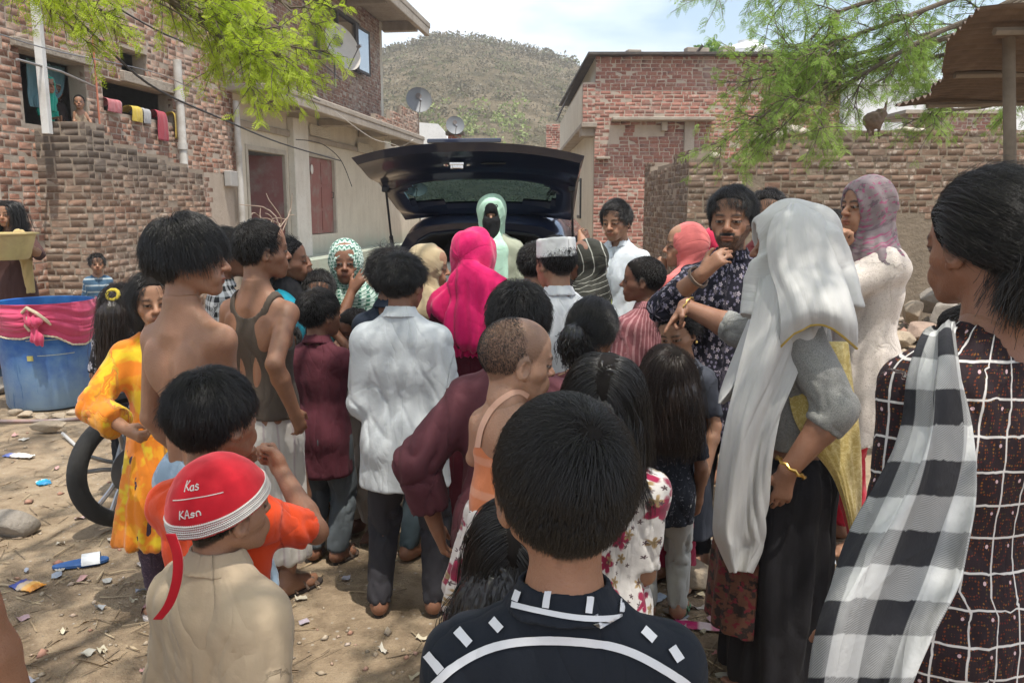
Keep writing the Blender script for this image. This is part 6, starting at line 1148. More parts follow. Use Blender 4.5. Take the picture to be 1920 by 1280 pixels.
# cloths drying on the sill of the second opening
for (u, v, w, h, col, lb) in ((232, 200, .30, .16, (.42, .13, .14), 'faded pink cloth over the window sill'), (273, 213, .24, .22, (.55, .40, .05), 'yellow cloth drying on the window sill, left one'), (291, 217, .16, .22, (.36, .36, .36), 'small grey cloth between the drying cloths'), (318, 222, .26, .42, (.34, .04, .06), 'dark red striped cloth hanging from the sill'), (346, 226, .22, .38, (.52, .36, .05), 'mustard yellow cloth at the right end of the sill')):
    y = fpy(u); z = pix(u, v, y)[2] + .08; G = [[FP(y - w / 2 + w * k, o_, z_) for k in (0, .33, .66, 1)] for o_, z_ in ((-.16, z - .06), (-.05, z + .015), (.05, z), (.065, z - h * .5), (.06, z - h + .03 * random.random()))]; o = sheet('drying_cloth', G, cloth('rag_' + lb[:9].replace(' ', '_'), col), 14, 20, .006, .012, 20, int(u)); tag(o, lb, 'cloth', 'cloths drying on the sill')
G = [[FP(9.85 + w * k, -.28 - .05 * (k % 2), z) for k in range(5)] for z, w in ((3.33, .17), (3.15, .165), (2.98, .14), (2.86, .09), (2.78, .10))]; o = sheet('curtain', G, cloth('teal_curtain', (.13, .24, .27)), 40, 30, .006, .025, 16, 4); tag(o, 'dull teal curtain bunched up inside the upstairs window', 'curtain')
tk = empty('water_tank', (5.3, 18.9, 4.85), 0, 'white plastic water tank on the red brick roof behind the branches', 'tank'); mb = MB(); mb.lathe([(0, 0), (.50, 0), (.52, .06), (.52, .26), (.535, .28), (.535, .32), (.52, .34), (.52, .55), (.36, .68), (.22, .72), (.22, .78), (0, .78)], (0, 0, -.35), 32); mb.build('shell', plain('tank_white', (.66, .67, .67), .5), tk, smooth=True); mb = MB(); mb.tube([(-.62, 0, -.3), (-.62, 0, .3), (-.4, 0, .32)], .02, 6); mb.build('outlet', PVCW, tk)
# bundle caught in the twigs
nc = pix(1637, 226, 8.0); F = SDF(nc - .25, nc + .3, .01); F.ell(nc, V3(.10, .07, .08), None, 0); F.ell(nc + (.07, 0, .06), V3(.06, .05, .05), None, .02); F.cone(nc + (-.03, 0, -.05), nc + (-.05, 0, -.19), .022, .012, .02); F.cone(nc + (.06, 0, -.04), nc + (.07, 0, -.17), .02, .01, .02); F.cone(nc + (.0, 0, -.05), nc + (.02, .02, -.14), .02, .01, .02); F.cone(nc + (.1, 0, .1), nc + (.13, 0, .22), .015, .006, .02); Vv, t_, q_ = F.mesh(); Vv = Vv + vnormals(Vv, q_) * (.012 * fbm(Vv * 40, 3, 1))[:, None]; tag(link('dry_bundle', mesh_np('dry_bundle', Vv, [q_]), None, plain('dry_leaves', (.17, .12, .09), .9, var=.4, scale=20)), 'brown dried bundle hanging among the bare twigs by the white house', 'bundle')
# bare thorny twigs by the open doorway
rg = np.random.default_rng(9); mb = MB(); b0 = pix(520, 440, 13.5)
for k in range(11): q = bough(b0 + rg.normal(size=3) * .08, (rg.normal() * .9, rg.normal() * .4, .9), rg.uniform(.5, 1.), rg, .5, 7, .3); mb.tube(q, np.linspace(.014, .006, len(q)), 5)
mb.tube([b0, (b0[0], b0[1], .0)], .02, 5); tag(mb.build('dry_branch', plain('dead_wood', (.33, .25, .19), .9), None), 'bare leafless branch poking up before the open doorway', 'branch')

# ---------------------------------------------------------------- the crowd
SK1, SK2, SK3, SK4 = (.36, .195, .120), (.30, .152, .090), (.235, .112, .066), (.36, .20, .125)
RUBR = plain('sandal_rubber', (.035, .026, .022), .8); REDS = plain('red_strap', (.30, .03, .025), .6); GRNS = plain('green_strap', (.10, .25, .13), .6); TANS = plain('tan_strap', (.16, .11, .08), .7); GOLD = plain('gold', (.65, .42, .12), .3, 1.); THREAD = plain('dark_thread', (.03, .015, .012), .8)
BLK = cloth('black_cloth', (.014, .014, .017)); GREYJ = cloth('grey_denim', (.095, .11, .12), var=.25); DENIM = cloth('light_denim', (.24, .33, .43), pat='patch', col2=(.36, .44, .53), freq=14, lo=.55); CHAR = cloth('charcoal', (.038, .036, .042)); WHITES = cloth('white_cotton', (.50, .525, .54), sheen=.1); PALEGREY = cloth('pale_grey_trousers', (.42, .41, .37)); BEIGE_C = cloth('beige_cloth', (.36, .31, .26)); NAVY = cloth('navy_denim', (.022, .030, .048))
def back(P): return rotz(P.yaw) @ V3(0, 1, 0)
def lock(P, pts, rr, sq=.55): return ([P.hl(*p) for p in pts], [r * P.s for r in rr], sq, (0, 1, 0))

# boy in the foreground, seen from behind
P = Person('boy in a black shirt with white lines, back to us, nearest the camera', (1062, 738, .92), yaw=2, hh=.212, hairt=.013, head=(-13, 4, 0), tone=SK2, neck=1.02, headh=.0035)
P.hair('short', n=34000, L=lambda p: np.where(p[:, 2] > .15, .034, .017), thick=.013, r=.00031, lift=.42, jit=.16, grav=.55, whorl=(.012, -.062, .195)); P.body(ls=.85); SHN = cloth('black_navy_shirt', (.0105, .0135, .020), sheen=.3)
P.top(SHN, sleeve=.8, hem=.46, ease=.016, neck='collar', colh=.024, h=.0052, wr=.004); P.trousers(CHAR); WL = cloth('white_print', (.62, .62, .64), sheen=.05)
w = lambda *pts: [P.w2l(pix(u, v, .80)) for u, v in pts]
P.strip(P.topo, w((800, 1300), (855, 1248), (930, 1212), (1010, 1200), (1090, 1202), (1170, 1218), (1250, 1258), (1310, 1300)), .0085, WL)
for a, b in (((803, 1226), (829, 1258)), ((858, 1182), (882, 1208)), ((924, 1163), (941, 1181)), ((1204, 1180), (1226, 1200)), ((1258, 1214), (1274, 1238))): P.strip(P.topo, w(a, b), .009, WL)
for a, b in (((1028, 1112), (1024, 1140)), ((1105, 1118), (1102, 1150)), ((1166, 1124), (1164, 1148)), ((975, 1108), (968, 1128))): P.strip(P.collar, w(a, b), .007, WL)
P.strip(P.collar, w((962, 1134), (1010, 1145), (1080, 1158), (1140, 1160), (1196, 1150)), .006, WL)
# boy with the red cap
P = Person('boy in a tan kurta wearing a red velvet cap with silver beads', (402, 850, 1.42), yaw=32, hh=.186, hairt=.018, head=(6, 2, 0), tone=SK1, headh=.0045)
P.hair('short', n=7000, L=.014, thick=.004, r=.0005, lift=.12, jit=.15); P.body(); TAN = cloth('tan_cotton', (.47, .365, .25), sheen=.1, cr=.5); P.top(TAN, sleeve=1.85, hem=.30, ease=.034, colh=.030, wr=.006, flare=.04, h=.0062, k=.035, drape=.008); P.trousers(TAN, hem=.06)
m = Mat('red_velvet'); co = m.coord(); m.P(Base_Color=m.mix(m.noise(co, 60, 3), (.34, .003, .012), (.50, .008, .020)), Roughness=.75, Sheen_Weight=.9, Sheen_Tint=(1, .25, .25, 1), Specular_IOR_Level=.2); P.cap(m.m, 'cap', z=.116, tilt=R(15), flat=False, thick=.025)
bv = P.surf(P.capo); SILV = plain('silver_beads', (.50, .47, .44), .35, .5); q = P.s; mb = MB(); rim = []
oct_ = [(1, 0, 0), (-1, 0, 0), (0, 1, 0), (0, -1, 0), (0, 0, 1), (0, 0, -1)]; of = [(0, 2, 4), (2, 1, 4), (1, 3, 4), (3, 0, 4), (2, 0, 5), (1, 2, 5), (3, 1, 5), (0, 3, 5)]
def bead(mb, p, r): mb.add(np.array(oct_) * r + p, of)
def on_cap(az, el):
    d = P.capR @ V3(math.sin(az) * math.cos(el), math.cos(az) * math.cos(el), math.sin(el)); h = bv.ray_cast(Vector(P.capc + d * .3), Vector(-d)); return None if h[0] is None else np.array(h[0])
for k in range(150):
    for e_ in (.07, .115, .16, .205, .25, .295):
        p = on_cap(k * 2 * math.pi / 150 + (.02 if e_ in (.115, .205) else 0), e_)
        if p is not None: bead(mb, p, .0032 if e_ in (.07, .16, .295) else .0026)
for k in range(60):
    p = on_cap(3.1 - k * .022, .74 + .06 * math.sin(k * .05))
    if p is not None: bead(mb, p, .0016)
# beaded script as on the photographed cap
GL = {'K': [[(0, 0), (0, 1)], [(0, .45), (.5, 1)], [(.12, .5), (.6, .1)]], 'a': [[(.5, .5), (.1, .45), (0, .2), (.25, 0), (.5, .2), (.5, .5), (.55, 0)]], 's': [[(.5, .45), (.2, .55), (.1, .35), (.45, .2), (.3, 0), (0, .05)]], 'n': [[(0, 0), (0, .5), (.3, .55), (.5, .35), (.5, 0)]], 'A': [[(0, 0), (.3, 1), (.6, 0)], [(.12, .4), (.48, .4)]]}
def write(word, az, el, sz, slant=0.):
    x = 0
    for ch_ in word:
        for st_ in GL[ch_]:
            for p_ in catmull(np.array([(a, b, 0) for a, b in st_]), 5 * len(st_)):
                p = on_cap(az - (x + p_[0]) * sz, el + p_[1] * sz * .9 + slant * (x + p_[0]) * sz)
                if p is not None: bead(mb, p, .0017)
        x += .8
write('KAsn', 2.85, .44, .15, .1); write('Kas', 2.8, .92, .2, .05)
mb.build('bead_trim', SILV, P.capo, kind='stuff'); a = P.w2l(pix(322, 985, 1.27)); G = [[P.w2l(pix(u - 9 * (1 - t_), v, 1.26)) for t_ in (0, .5, 1)] + [P.w2l(pix(u + 9, v, 1.26))] for u, v in ((320, 1000), (333, 1040), (332, 1085), (318, 1130), (296, 1160))]; sheet('cap_tail', G, m.m, 8, 24, .004, .001, 10, 1, P.root)
# boy in orange
P = Person('boy in a bright orange T shirt raising both hands to his face', (389, 680, 1.66), yaw=20, hh=.2, hairt=.022, head=(10, 0, 0), tone=SK2, arms={'R': dict(t=('px', 528, 884, 1.86), pole=(1, -.1, -1.0), pose='fist', hn=(-.6, -.3, .4)), 'L': dict(t=('px', 430, 880, 1.95), pole=(.8, 0, -1), pose='fist')}, headh=.0038)
P.hair('short', n=18000, L=lambda p: np.where(p[:, 2] > .15, .055, .022), thick=.017, r=.00040, lift=.4, whorl=(.0, -.03, .21), jit=.3); P.body(); ORG = cloth('orange_jersey', (.80, .072, .012), sheen=.15, var=.05); P.top(ORG, sleeve=.82, hem=.44, ease=.02, neck='round', wr=.008, flare=.015, h=.006); P.trousers(cloth('jeans_blue', (.12, .19, .28))); P.sandal(RUBR, TANS, 'multi')
# bare backed teenager in jeans
P = Person('bare backed teenage boy with a thick black bowl haircut and light jeans', (342, 392, 2.36), yaw=28, hh=.215, hairt=.032, head=(52, -2, 0), tone=(.33, .175, .108), bare=True, bld=.92, side=-3, stance=.09, arms={'R': dict(t=('px', 452, 905, 2.5), pole=(.3, -1, -.2)), 'L': dict(t=(.03, .10, -.33))}, neck=.95, bodyh=.006)
P.hair('short', n=13000, L=lambda p: np.where(p[:, 2] > .13, .085, .032), thick=.025, r=.0006, lift=.5, whorl=(.0, -.045, .2), jit=.22, grav=.7, steps=8); P.body(); P.trousers(DENIM, waist=.635, ease=.016); P.sandal(RUBR, TANS)
# man in a vest
P = Person('thin man in a brown string vest and pale lungi, hair receding', (482, 410, 3.15), yaw=22, hh=.222, hairt=.01, head=(34, 0, 0), tone=(.27, .137, .082), bare=True, bld=.95, arms={'R': dict(t=('px', 552, 772, 2.98), pole=(.3, -1, -.2), pose='relax'), 'L': {}}, bodyh=.007)
P.hair('short', n=4200, L=.03, thick=.011, r=.0007, hlz=[.045, .050, .075, .112, .100, .118, .178, .202, .215]); P.body(); VEST = cloth('brown_vest', (.075, .058, .045)); P.top(VEST, tank=True, hem=.585, ease=.013, neck='round', nr=1.5, name='vest', wr=.002, h=.006); P.skirt(cloth('pale_lungi', (.50, .47, .43), pat='stripes', col2=(.33, .24, .27), freq=28, w=.8, amt=.5), waist=.64, hem=.12, flare=.02, name='lungi'); P.sandal(RUBR, TANS, 'multi')
P = Person('dark haired man in a checked shirt mostly hidden behind the bare backed boy', (418, 425, 3.75), yaw=70, hh=.22, tone=SK3); P.hair(n=2200, L=.045, thick=.018, r=.0009); P.body(ls=.8); P.top(cloth('black_check', (.015, .015, .016), (.5, .5, .5), 'check', freq=48), sleeve=.9); P.trousers(CHAR)
# girls on the left
P = Person('girl with long brown ponytail and yellow hair tie in a black floral dress', (222, 528, 4.3), yaw=-12, hh=.2, hairt=.014, tone=SK2, head=(8, 0, 0))
P.hair('long', HAIRB, n=4200, L=.26, thick=.014, r=.0008, steps=9, tail=lock(P, [(0, -.085, .15), (-.01, -.135, .06), (-.02, -.14, -.12), (-.03, -.15, -.33)], [.045, .062, .06, .03])); P.body(ls=.75); P.top(cloth('black_floral_frock', (.016, .015, .020), pat='floral', fl=[((.42, .40, .44), 15, .17), ((.25, .24, .28), 24, .15)]), sleeve=.95, hem=.42, flare=.06, fold=.008, neck='round', name='frock'); P.trousers(BLK)
mb = MB(); c = P.hl(0, -.105, .17); mb.tube([c + P.Rh @ V3(math.cos(k * .63) * .030, math.sin(k * .63) * .014, math.sin(k * .63) * .026) for k in range(10)], .010, 8, closed=True); mb.build('hair_tie', cloth('yellow_tie', (.62, .47, .05)), P.root, smooth=True)
P = Person('girl in a yellow and orange kurta looking towards us over the crowd', (284, 505, 3.02), yaw=158, hh=.2, tone=SK1, head=(-4, -4, 4), arms={'R': dict(t=('px', 238, 805, 2.8), pole=(.8, -.4, -.2), pose='grip'), 'L': dict(t=(.0, .14, -.30))})
P.hair('short', n=2600, L=.09, thick=.012, r=.0008, part=0., grav=.5, tail=lock(P, [(0, -.09, .13), (0, -.11, .03), (0, -.11, -.2)], [.05, .055, .03])); P.body(ls=.8); YEL = cloth('yellow_orange_print', (.72, .21, .014), (.70, .47, .02), 'patch', freq=7, lo=.5, col3=(.74, .30, .015)); P.top(YEL, sleeve=1.75, hem=.26, flare=.08, fold=.010, neck='round', name='kurta', loose=.016, wr=.008, cuff=2.2); P.trousers(cloth('plum_print', (.055, .035, .055), (.14, .09, .12), 'speck')); P.sandal(plain('shoe_sole', (.5, .45, .42), .7), plain('pink_shoe', (.32, .16, .17), .7), 'slide')
# centre left
P = Person('woman in a teal tunic with a black scarf at her neck, carrying a baby', (532, 442, 3.95), yaw=78, hh=.215, tone=(.20, .095, .055), head=(4, 4, 0), arms={'R': dict(t=(.02, .17, -.17), pole=(.6, -.5, -1)), 'L': dict(t=(-.05, .19, -.15), pole=(.4, -.3, -1))}, bld=1.1)
P.hair(n=2400, L=.09, thick=.010, r=.0009, part=0., flow=(0, -2.4, 0), tail=lock(P, [(0, -.09, .12), (0, -.13, .07), (0, -.10, .03)], [.04, .05, .035])); P.body(ls=.75); P.top(cloth('teal_cotton', (.008, .26, .36), sheen=.1), sleeve=.95, hem=.34, flare=.05, fold=.008, neck='round', name='tunic', loose=.016); P.skirt(cloth('teal_salwar', (.02, .12, .12)), hem=.07, flare=.03); o = P.scarf = None
F = SDF(P.nb - .2, P.nb + .2, .008); F.cone(P.nb + (0, .02, .02), P.nb + (0, .07, -.06), .075, .085, .03, .8, (0, 1, 0)); F.cone(P.nb + (0, .03, 0), P.T((0, .07, P.shz - .11)), .07, .08, .03); P.finish(F, 'neck_scarf', BLK, P.bones(.3), .008)
tw = pix(562, 473, 4.05); P = Person('baby held up on the arm of the woman in teal', (562, 473, 4.05), yaw=160, hh=.155, hairt=.004, tone=(.27, .13, .08), bld=1.25, z0=tw[2] - .55, seat=True, bare=True, arms={'R': dict(t=(.02, .18, -.14)), 'L': dict(t=(.04, .2, -.1))}, feet=False); P.hair(n=1200, L=.008, thick=.003, r=.0008, buzz=True, hlz=[.05, .055, .08, .112, .10, .12, .165, .19, .205]); P.body(legs=True); P.trousers(cloth('baby_shorts', (.4, .3, .3)), hem=.3)
P = Person('boy with short black hair peeking over the maroon boy towards us', (596, 502, 3.98), yaw=168, hh=.2, hairt=.018, tone=SK2, head=(0, -6, 0)); P.hair(n=2400, L=.05, thick=.017, r=.0009); P.body(ls=.8); P.top(cloth('dark_teal_shirt', (.02, .07, .08))); P.trousers(CHAR)
P = Person('small child in pink half hidden behind the man in the vest', (535, 602, 3.75), yaw=172, hh=.18, tone=SK2); P.hair(n=1500, L=.04, thick=.012, r=.0009); P.body(ls=.75); P.top(cloth('pink_print', (.40, .03, .09), (.5, .12, .18), 'speck', freq=60), hem=.2, flare=.06, fold=.008, neck='round', name='frock'); P.trousers(cloth('pink_leggings', (.4, .05, .12)))
P = Person('boy in a maroon shirt and grey jeans with one hand at his chin', (594, 538, 3.45), yaw=12, hh=.2, hairt=.016, head=(30, 0, 0), tone=SK3, arms={'R': dict(t=('px', 632, 628, 3.62), pole=(.9, -.1, -1), pose='fist'), 'L': dict(t=(.02, .2, -.2))})
P.hair(n=5200, L=lambda p: np.where(p[:, 2] > .15, .045, .02), thick=.017, r=.0007); P.body(); P.top(cloth('maroon_shirt', (.095, .022, .032), sheen=.15), sleeve=.98, hem=.40, ease=.022, loose=.014, wr=.006, drape=.005); P.trousers(GREYJ, ease=.022, wr=.009, ring=.012); P.sandal(RUBR, TANS, 'multi')
P = Person('woman in a green and white printed scarf covering her mouth with her hand', (647, 445, 4.15), yaw=172, hh=.21, hairt=.02, tone=SK3, arms={'R': dict(t=('head', -.035, .115, -.035), pole=(.5, .2, -1), pose='flat', hd=(-.55, .1, .75), hn=(-.3, -1, 0)), 'L': {}})
P.body(ls=.75); P.top(cloth('turquoise_cotton', (.10, .36, .33), sheen=.1), sleeve=.9, hem=.2, flare=.06, fold=.008, neck='round', name='kurta'); P.hijab(cloth('green_print_scarf', (.50, .62, .55), (.055, .17, .12), 'chevron'), cape=.19, capew=.06, fz=.082); P.skirt(cloth('turquoise_skirt', (.06, .26, .24)), hem=.05)
P = Person('thin child in a beige wrap, arms folded, beside the white shirted boy', (664, 575, 3.7), yaw=-150, hh=.185, hairt=.012, tone=(.16, .075, .045), head=(10, -14, 0), arms={'R': dict(t=(-.13, .15, -.16), pole=(.6, -.2, -1), pose='grip'), 'L': dict(t=(-.1, .17, -.13), pole=(.6, -.2, -1), pose='grip')}, bare=True, bld=.9); P.hair(n=1800, L=.025, thick=.010, r=.0009); P.body(); P.top(BEIGE_C, tank=True, hem=.5, neck='round', nr=1.6, name='wrap', ease=.012, flare=.02); P.trousers(BEIGE_C, ease=.03, hem=.1)
P = Person('boy in a dark denim shirt with tousled hair behind the white shirted boy', (733, 456, 3.5), yaw=20, hh=.215, hairt=.03, tone=SK3, head=(10, -8, 0)); P.hair(n=4200, L=.06, thick=.026, r=.0008, lift=.8, jit=.7); P.body(ls=.8); P.top(NAVY, sleeve=1.8, hem=.5); P.trousers(cloth('dark_jeans', (.06, .085, .10)))
# boy in white
P = Person('boy in a loose white shirt and charcoal trousers standing with his back to us', (752, 470, 2.98), yaw=6, hh=.2, hairt=.018, head=(18, -3, 0), tone=SK3, stance=.085, stride=.015, arms={'R': dict(t=(.045, .13, -.29), pole=(.12, -1, -.3)), 'L': dict(t=(.02, .15, -.28), pole=(.12, -1, -.3))})
P.hair(n=8500, L=lambda p: np.where(p[:, 2] > .14, .055, .022), thick=.013, r=.00065, lift=.6, jit=.5); P.body(); P.top(WHITES, sleeve=1.35, hem=.445, ease=.028, flare=.018, loose=.014, wr=.0055, drape=.005, h=.0062); P.trousers(CHAR, ease=.017, wr=.008, ring=.010, hem=.045); P.sandal(RUBR, REDS)
# centre
P = Person('girl in a beige headscarf looking right towards the car boot', (800, 452, 3.95), yaw=75, hh=.205, hairt=.018, tone=SK1, head=(10, -6, 0)); P.body(ls=.75); P.top(cloth('sand_dress', (.42, .33, .21)), sleeve=1.8, hem=.15, flare=.08, fold=.008, neck='round', name='dress'); P.hijab(cloth('beige_scarf', (.40, .315, .19)), cape=.18, thick=.013, face=(.055, .07, .085), fy=.10)
P = Person('woman in a magenta headscarf and maroon dress seen from behind', (888, 424, 3.55), yaw=14, hh=.21, hairt=.024, tone=SK2, head=(10, -6, 0), bld=1.05); P.body(ls=.75); P.top(cloth('maroon_abaya', (.075, .008, .016)), sleeve=1.9, hem=.08, flare=.10, fold=.010, neck='round', name='dress'); P.hijab(cloth('magenta_scarf', (.62, .008, .115), sheen=.2), cape=.16, capew=.05, thick=.022, amp=.009, puff=.012, tails=[([P.w2l(pix(905, 560, 3.42)), P.w2l(pix(890, 610, 3.40)), P.w2l(pix(885, 645, 3.40))], [.11, .12, .12], .35, back(P)), ([P.w2l(pix(880, 530, 3.42)), P.w2l(pix(930, 560, 3.40))], [.09, .10], .4, back(P))])
P = Person('veiled woman in a mint headscarf, black niqab and sage coat at the open boot', (922, 362, 5.62), yaw=182, hh=.215, hairt=.026, tone=SK1, head=(0, -8, 0), arms={'R': dict(t=(-.02, .2, -.22)), 'L': dict(t=(.0, .16, -.26))}); P.body(ls=.75); P.top(cloth('sage_coat', (.36, .38, .29), sheen=.1), sleeve=1.9, hem=.1, flare=.06, ease=.024, neck='round', name='coat', wr=.007, fold=.004); P.hijab(cloth('black_niqab', (.008, .008, .009)), face=(.040, .06, .0125), fz=.107, thick=.012, cape=0, name='niqab', amp=.003, veil=True); P.hijab(cloth('mint_scarf', (.40, .60, .47), sheen=.15), face=(.058, .085, .125), fz=.066, thick=.026, cape=0, neckr=1.0, open_=True, amp=.008, tails=[([P.hl(.03, .03, .03), P.w2l(pix(936, 470, 5.46)), P.w2l(pix(942, 530, 5.44))], [.06, .05, .045], .5, back(P))])
P = Person('boy in a white prayer cap and white kurta, back to us', (1044, 438, 3.35), yaw=-14, hh=.212, hairt=.012, tone=SK1, head=(-16, -4, 0), bld=1.1); P.hair(n=3200, L=.018, thick=.008, r=.0007); P.body(ls=.8); WK = cloth('white_kurta', (.62, .63, .64), sheen=.05); P.top(WK, sleeve=1.8, hem=.3, ease=.022, flare=.03, colh=.036, wr=.007, name='kurta'); P.cap(cloth('white_cap', (.72, .71, .69)), z=.132, hgt=.084, tilt=R(-2), thick=.022); P.trousers(WK)
P = Person('dark haired man bending at the boot in front of the white capped boy', (1003, 452, 4.15), yaw=30, hh=.215, tone=SK2, lean=15); P.hair(n=1800, L=.04, thick=.016, r=.0009); P.body(ls=.8); P.top(cloth('dark_olive', (.06, .055, .04))); P.trousers(CHAR)
P = Person('girl in a black striped headscarf with a lime green sleeve', (1106, 444, 4.1), yaw=-62, hh=.205, hairt=.014, tone=(.19, .09, .055), head=(-20, 0, 0)); P.body(ls=.75); P.top(cloth('lime_kameez', (.42, .52, .05)), sleeve=.9, hem=.2, flare=.06, fold=.008, neck='round', name='kameez'); P.hijab(cloth('black_striped_scarf', (.035, .035, .028), (.40, .40, .35), 'stripes', freq=46, w=.86, along=0), thick=.010, cape=.11, face=(.055, .07, .085), fy=.10)
P = Person('man in a white shirt leaning his arm on the car, looking down', (1157, 371, 5.0), yaw=-152, hh=.228, hairt=.02, tone=SK1, head=(4, -10, 2), beard=.22, arms={'R': dict(t=('px', 1080, 432, 5.75), pole=(1, .2, -.35), pose='relax'), 'L': dict(t=(.04, .1, -.33))}, headh=.0045, bld=1.05); P.hair(n=8500, L=.05, thick=.016, r=.0006, flow=(.9, .3, 0)); P.body(ls=.85); P.top(cloth('white_office_shirt', (.56, .60, .63), sheen=.05), sleeve=.95, hem=.52, ease=.02, wr=.009, loose=.012); P.trousers(CHAR)
P = Person('boy with cropped hair in a maroon striped shirt looking left', (1212, 479, 3.6), yaw=-28, hh=.2, hairt=.008, tone=(.20, .095, .056), head=(-45, 0, 0)); P.hair(n=4200, L=.012, thick=.006, r=.0007, lift=.7); P.body(ls=.85); P.top(cloth('maroon_striped', (.22, .075, .085), (.45, .24, .25), 'stripes', freq=90, w=.6, amt=.7), sleeve=.95, hem=.46, ease=.02, wr=.009); P.trousers(CHAR)
P = Person('woman in a salmon pink headscarf with her hand before her mouth', (1292, 413, 3.95), yaw=-84, hh=.21, hairt=.016, tone=SK1, head=(-2, 0, 0), arms={'L': dict(t=('head', .0, .135, -.03), pole=(.5, .1, -1), pose='fist'), 'R': {}}); P.body(ls=.75); P.top(cloth('sky_blue_top', (.05, .28, .42)), sleeve=.9, hem=.2, flare=.05, fold=.008, neck='round', name='kameez'); P.hijab(cloth('salmon_scarf', (.60, .15, .14), sheen=.15), thick=.012, cape=0, amp=.004, face=(.06, .08, .10), fy=.10, fz=.075, open_=True, tails=[([P.w2l(pix(1300, 500, 3.95)), P.w2l(pix(1262, 540, 3.75)), P.w2l(pix(1250, 620, 3.72))], [.05, .06, .05], .5, back(P))])
P = Person('person in a red headscarf glimpsed behind the bearded man', (1338, 425, 4.5), yaw=-120, hh=.2, tone=SK2); P.body(ls=.75); P.top(cloth('crimson_cloth', (.42, .012, .05)), sleeve=1.8, hem=.2, neck='round', name='dress'); P.hijab(cloth('crimson_cloth', (.42, .012, .05)))
P = Person('bearded man in a black floral shirt holding a hand to his chest', (1376, 342, 3.3), yaw=-158, hh=.238, hairt=.024, tone=SK2, head=(2, -3, 0), beard=.95, bld=1.08, arms={'R': dict(t=('px', 1318, 512, 3.03), pole=(1, -.2, -.9), pose='cup', hd=(-.75, .15, .75), hn=(-.4, -1, -.2)), 'L': dict(t=(.05, .06, -.34))}, headh=.0038)
P.hair(n=11000, L=lambda p: np.where(p[:, 2] > .15, .055, .02), thick=.015, r=.00055, flow=(-.4, .2, .1), hlz=[.045, .050, .075, .112, .095, .110, .160, .190, .206]); P.body(ls=.85); P.top(cloth('black_floral_shirt', (.013, .012, .020), pat='floral', fl=[((.36, .31, .35), 26, .15), ((.20, .18, .26), 40, .13)]), sleeve=1.55, hem=.44, ease=.02, wr=.007, h=.006); P.trousers(BLK); P.bangle('R', TANS, .9, .006, 2, 'wristband', 1.35)
P = Person('dark haired young man in red partly hidden behind the bearded man', (1441, 350, 3.95), yaw=-165, hh=.22, hairt=.022, tone=SK1); P.hair(n=2600, L=.05, thick=.02, r=.0009); P.body(ls=.8); P.top(cloth('dusty_red_shirt', (.24, .05, .05))); P.trousers(CHAR)
# the woman with the long pale scarf, pointing
P = Person('woman in a long pale crinkled scarf pointing ahead with her far arm', (1492, 374, 2.5), yaw=-72, hh=.222, hairt=.022, tone=(.28, .14, .086), head=(-12, -2, 0), bld=1.2, arms={'R': dict(t=('px', 1284, 574, 2.98), pole=(.4, -.2, -.6), pose='point', hd=(-.45, .55, -.75), hn=(-.2, -.5, -.6)), 'L': dict(t=('px', 1476, 884, 2.27), pole=(.1, -1, -.2), pose='relax', hd=(.05, .15, -1))}, armh=.0048)
P.body(ls=.75); GREYW = cloth('grey_woven', (.29, .285, .265), (.16, .16, .15), 'speck', freq=420, lo=.5, bd=.002); P.top(GREYW, sleeve=1.3, hem=.62, ease=.014, loose=.010, ring=.004, neck='round', wr=.007, name='blouse'); YK = cloth('yellow_brocade', (.50, .37, .11), (.62, .50, .20), 'speck', freq=90, lo=.5)
P.skirt(cloth('black_salwar', (.012, .011, .013), sheen=.4), waist=.60, hem=.05, flare=.05, fold=.012, name='salwar', bl=.72); b_ = back(P)
pt = lambda u, v, D: P.w2l(pix(u, v, D))
sheet('kurta_panel', [[pt(ul + (ur - ul) * t, v, D + .10 * t * t + .04 * (1 - t) ** 2) for t in np.linspace(0, 1, 7)] for v, ul, ur, D in ((640, 1486, 1590, 2.34), (700, 1478, 1598, 2.31), (770, 1484, 1606, 2.29), (830, 1512, 1610, 2.28), (890, 1556, 1612, 2.28), (950, 1580, 1612, 2.29), (1010, 1596, 1610, 2.30))], YK, 40, 60, .004, .007, 16, 2, P.root)
F = SDF((-.3, -.1, .12 * P.zc), (.3, .34, .5 * P.zc), .0075); F.cone(V3(0, .05, .48 * P.zc), V3(0, .07, .17 * P.zc), .135 * P.zc, .16 * P.zc, .02, .75, V3(0, 1, 0), capb=True, capa=True); F.cut(V3(0, .06, 0), V3(0, -1., 0)); P.finish(F, 'printed_apron', cloth('rust_print', (.13, .055, .035), (.03, .02, .018), 'patch', freq=26, lo=.5, col3=(.16, .02, .03)), P.bones(.1), .004, .006)
SC_ = cloth('pale_crinkle_scarf', (.56, .55, .53), sheen=.1, rough=.85, bd=.0012, trans=.12, crinkle=1, cr=.16); pt = lambda u, v, D: P.w2l(pix(u, v, D))
P.hijab(SC_, thick=.026, cape=.10, capew=.05, face=(.056, .09, .105), fy=.11, fz=.076, amp=.006, puff=.02, tails=[([pt(1520, 500, 2.40), pt(1540, 590, 2.34)], [.13, .13], .5, b_), ([pt(1450, 520, 2.44), pt(1440, 600, 2.40)], [.085, .09], .5, b_)])
def drape(rows, f=9, ph=0., amp=.022, arc=None, n=13):
    return [[pt(ul + (ur - ul) * t, v - (arc[k] if arc else 0) * math.sin(math.pi * t), D + amp * math.sin(t * f + k * .35 + ph) - .05 * math.sin(t * math.pi)) for t in np.linspace(0, 1, n)] for k, (v, ul, ur, D) in enumerate(rows)]
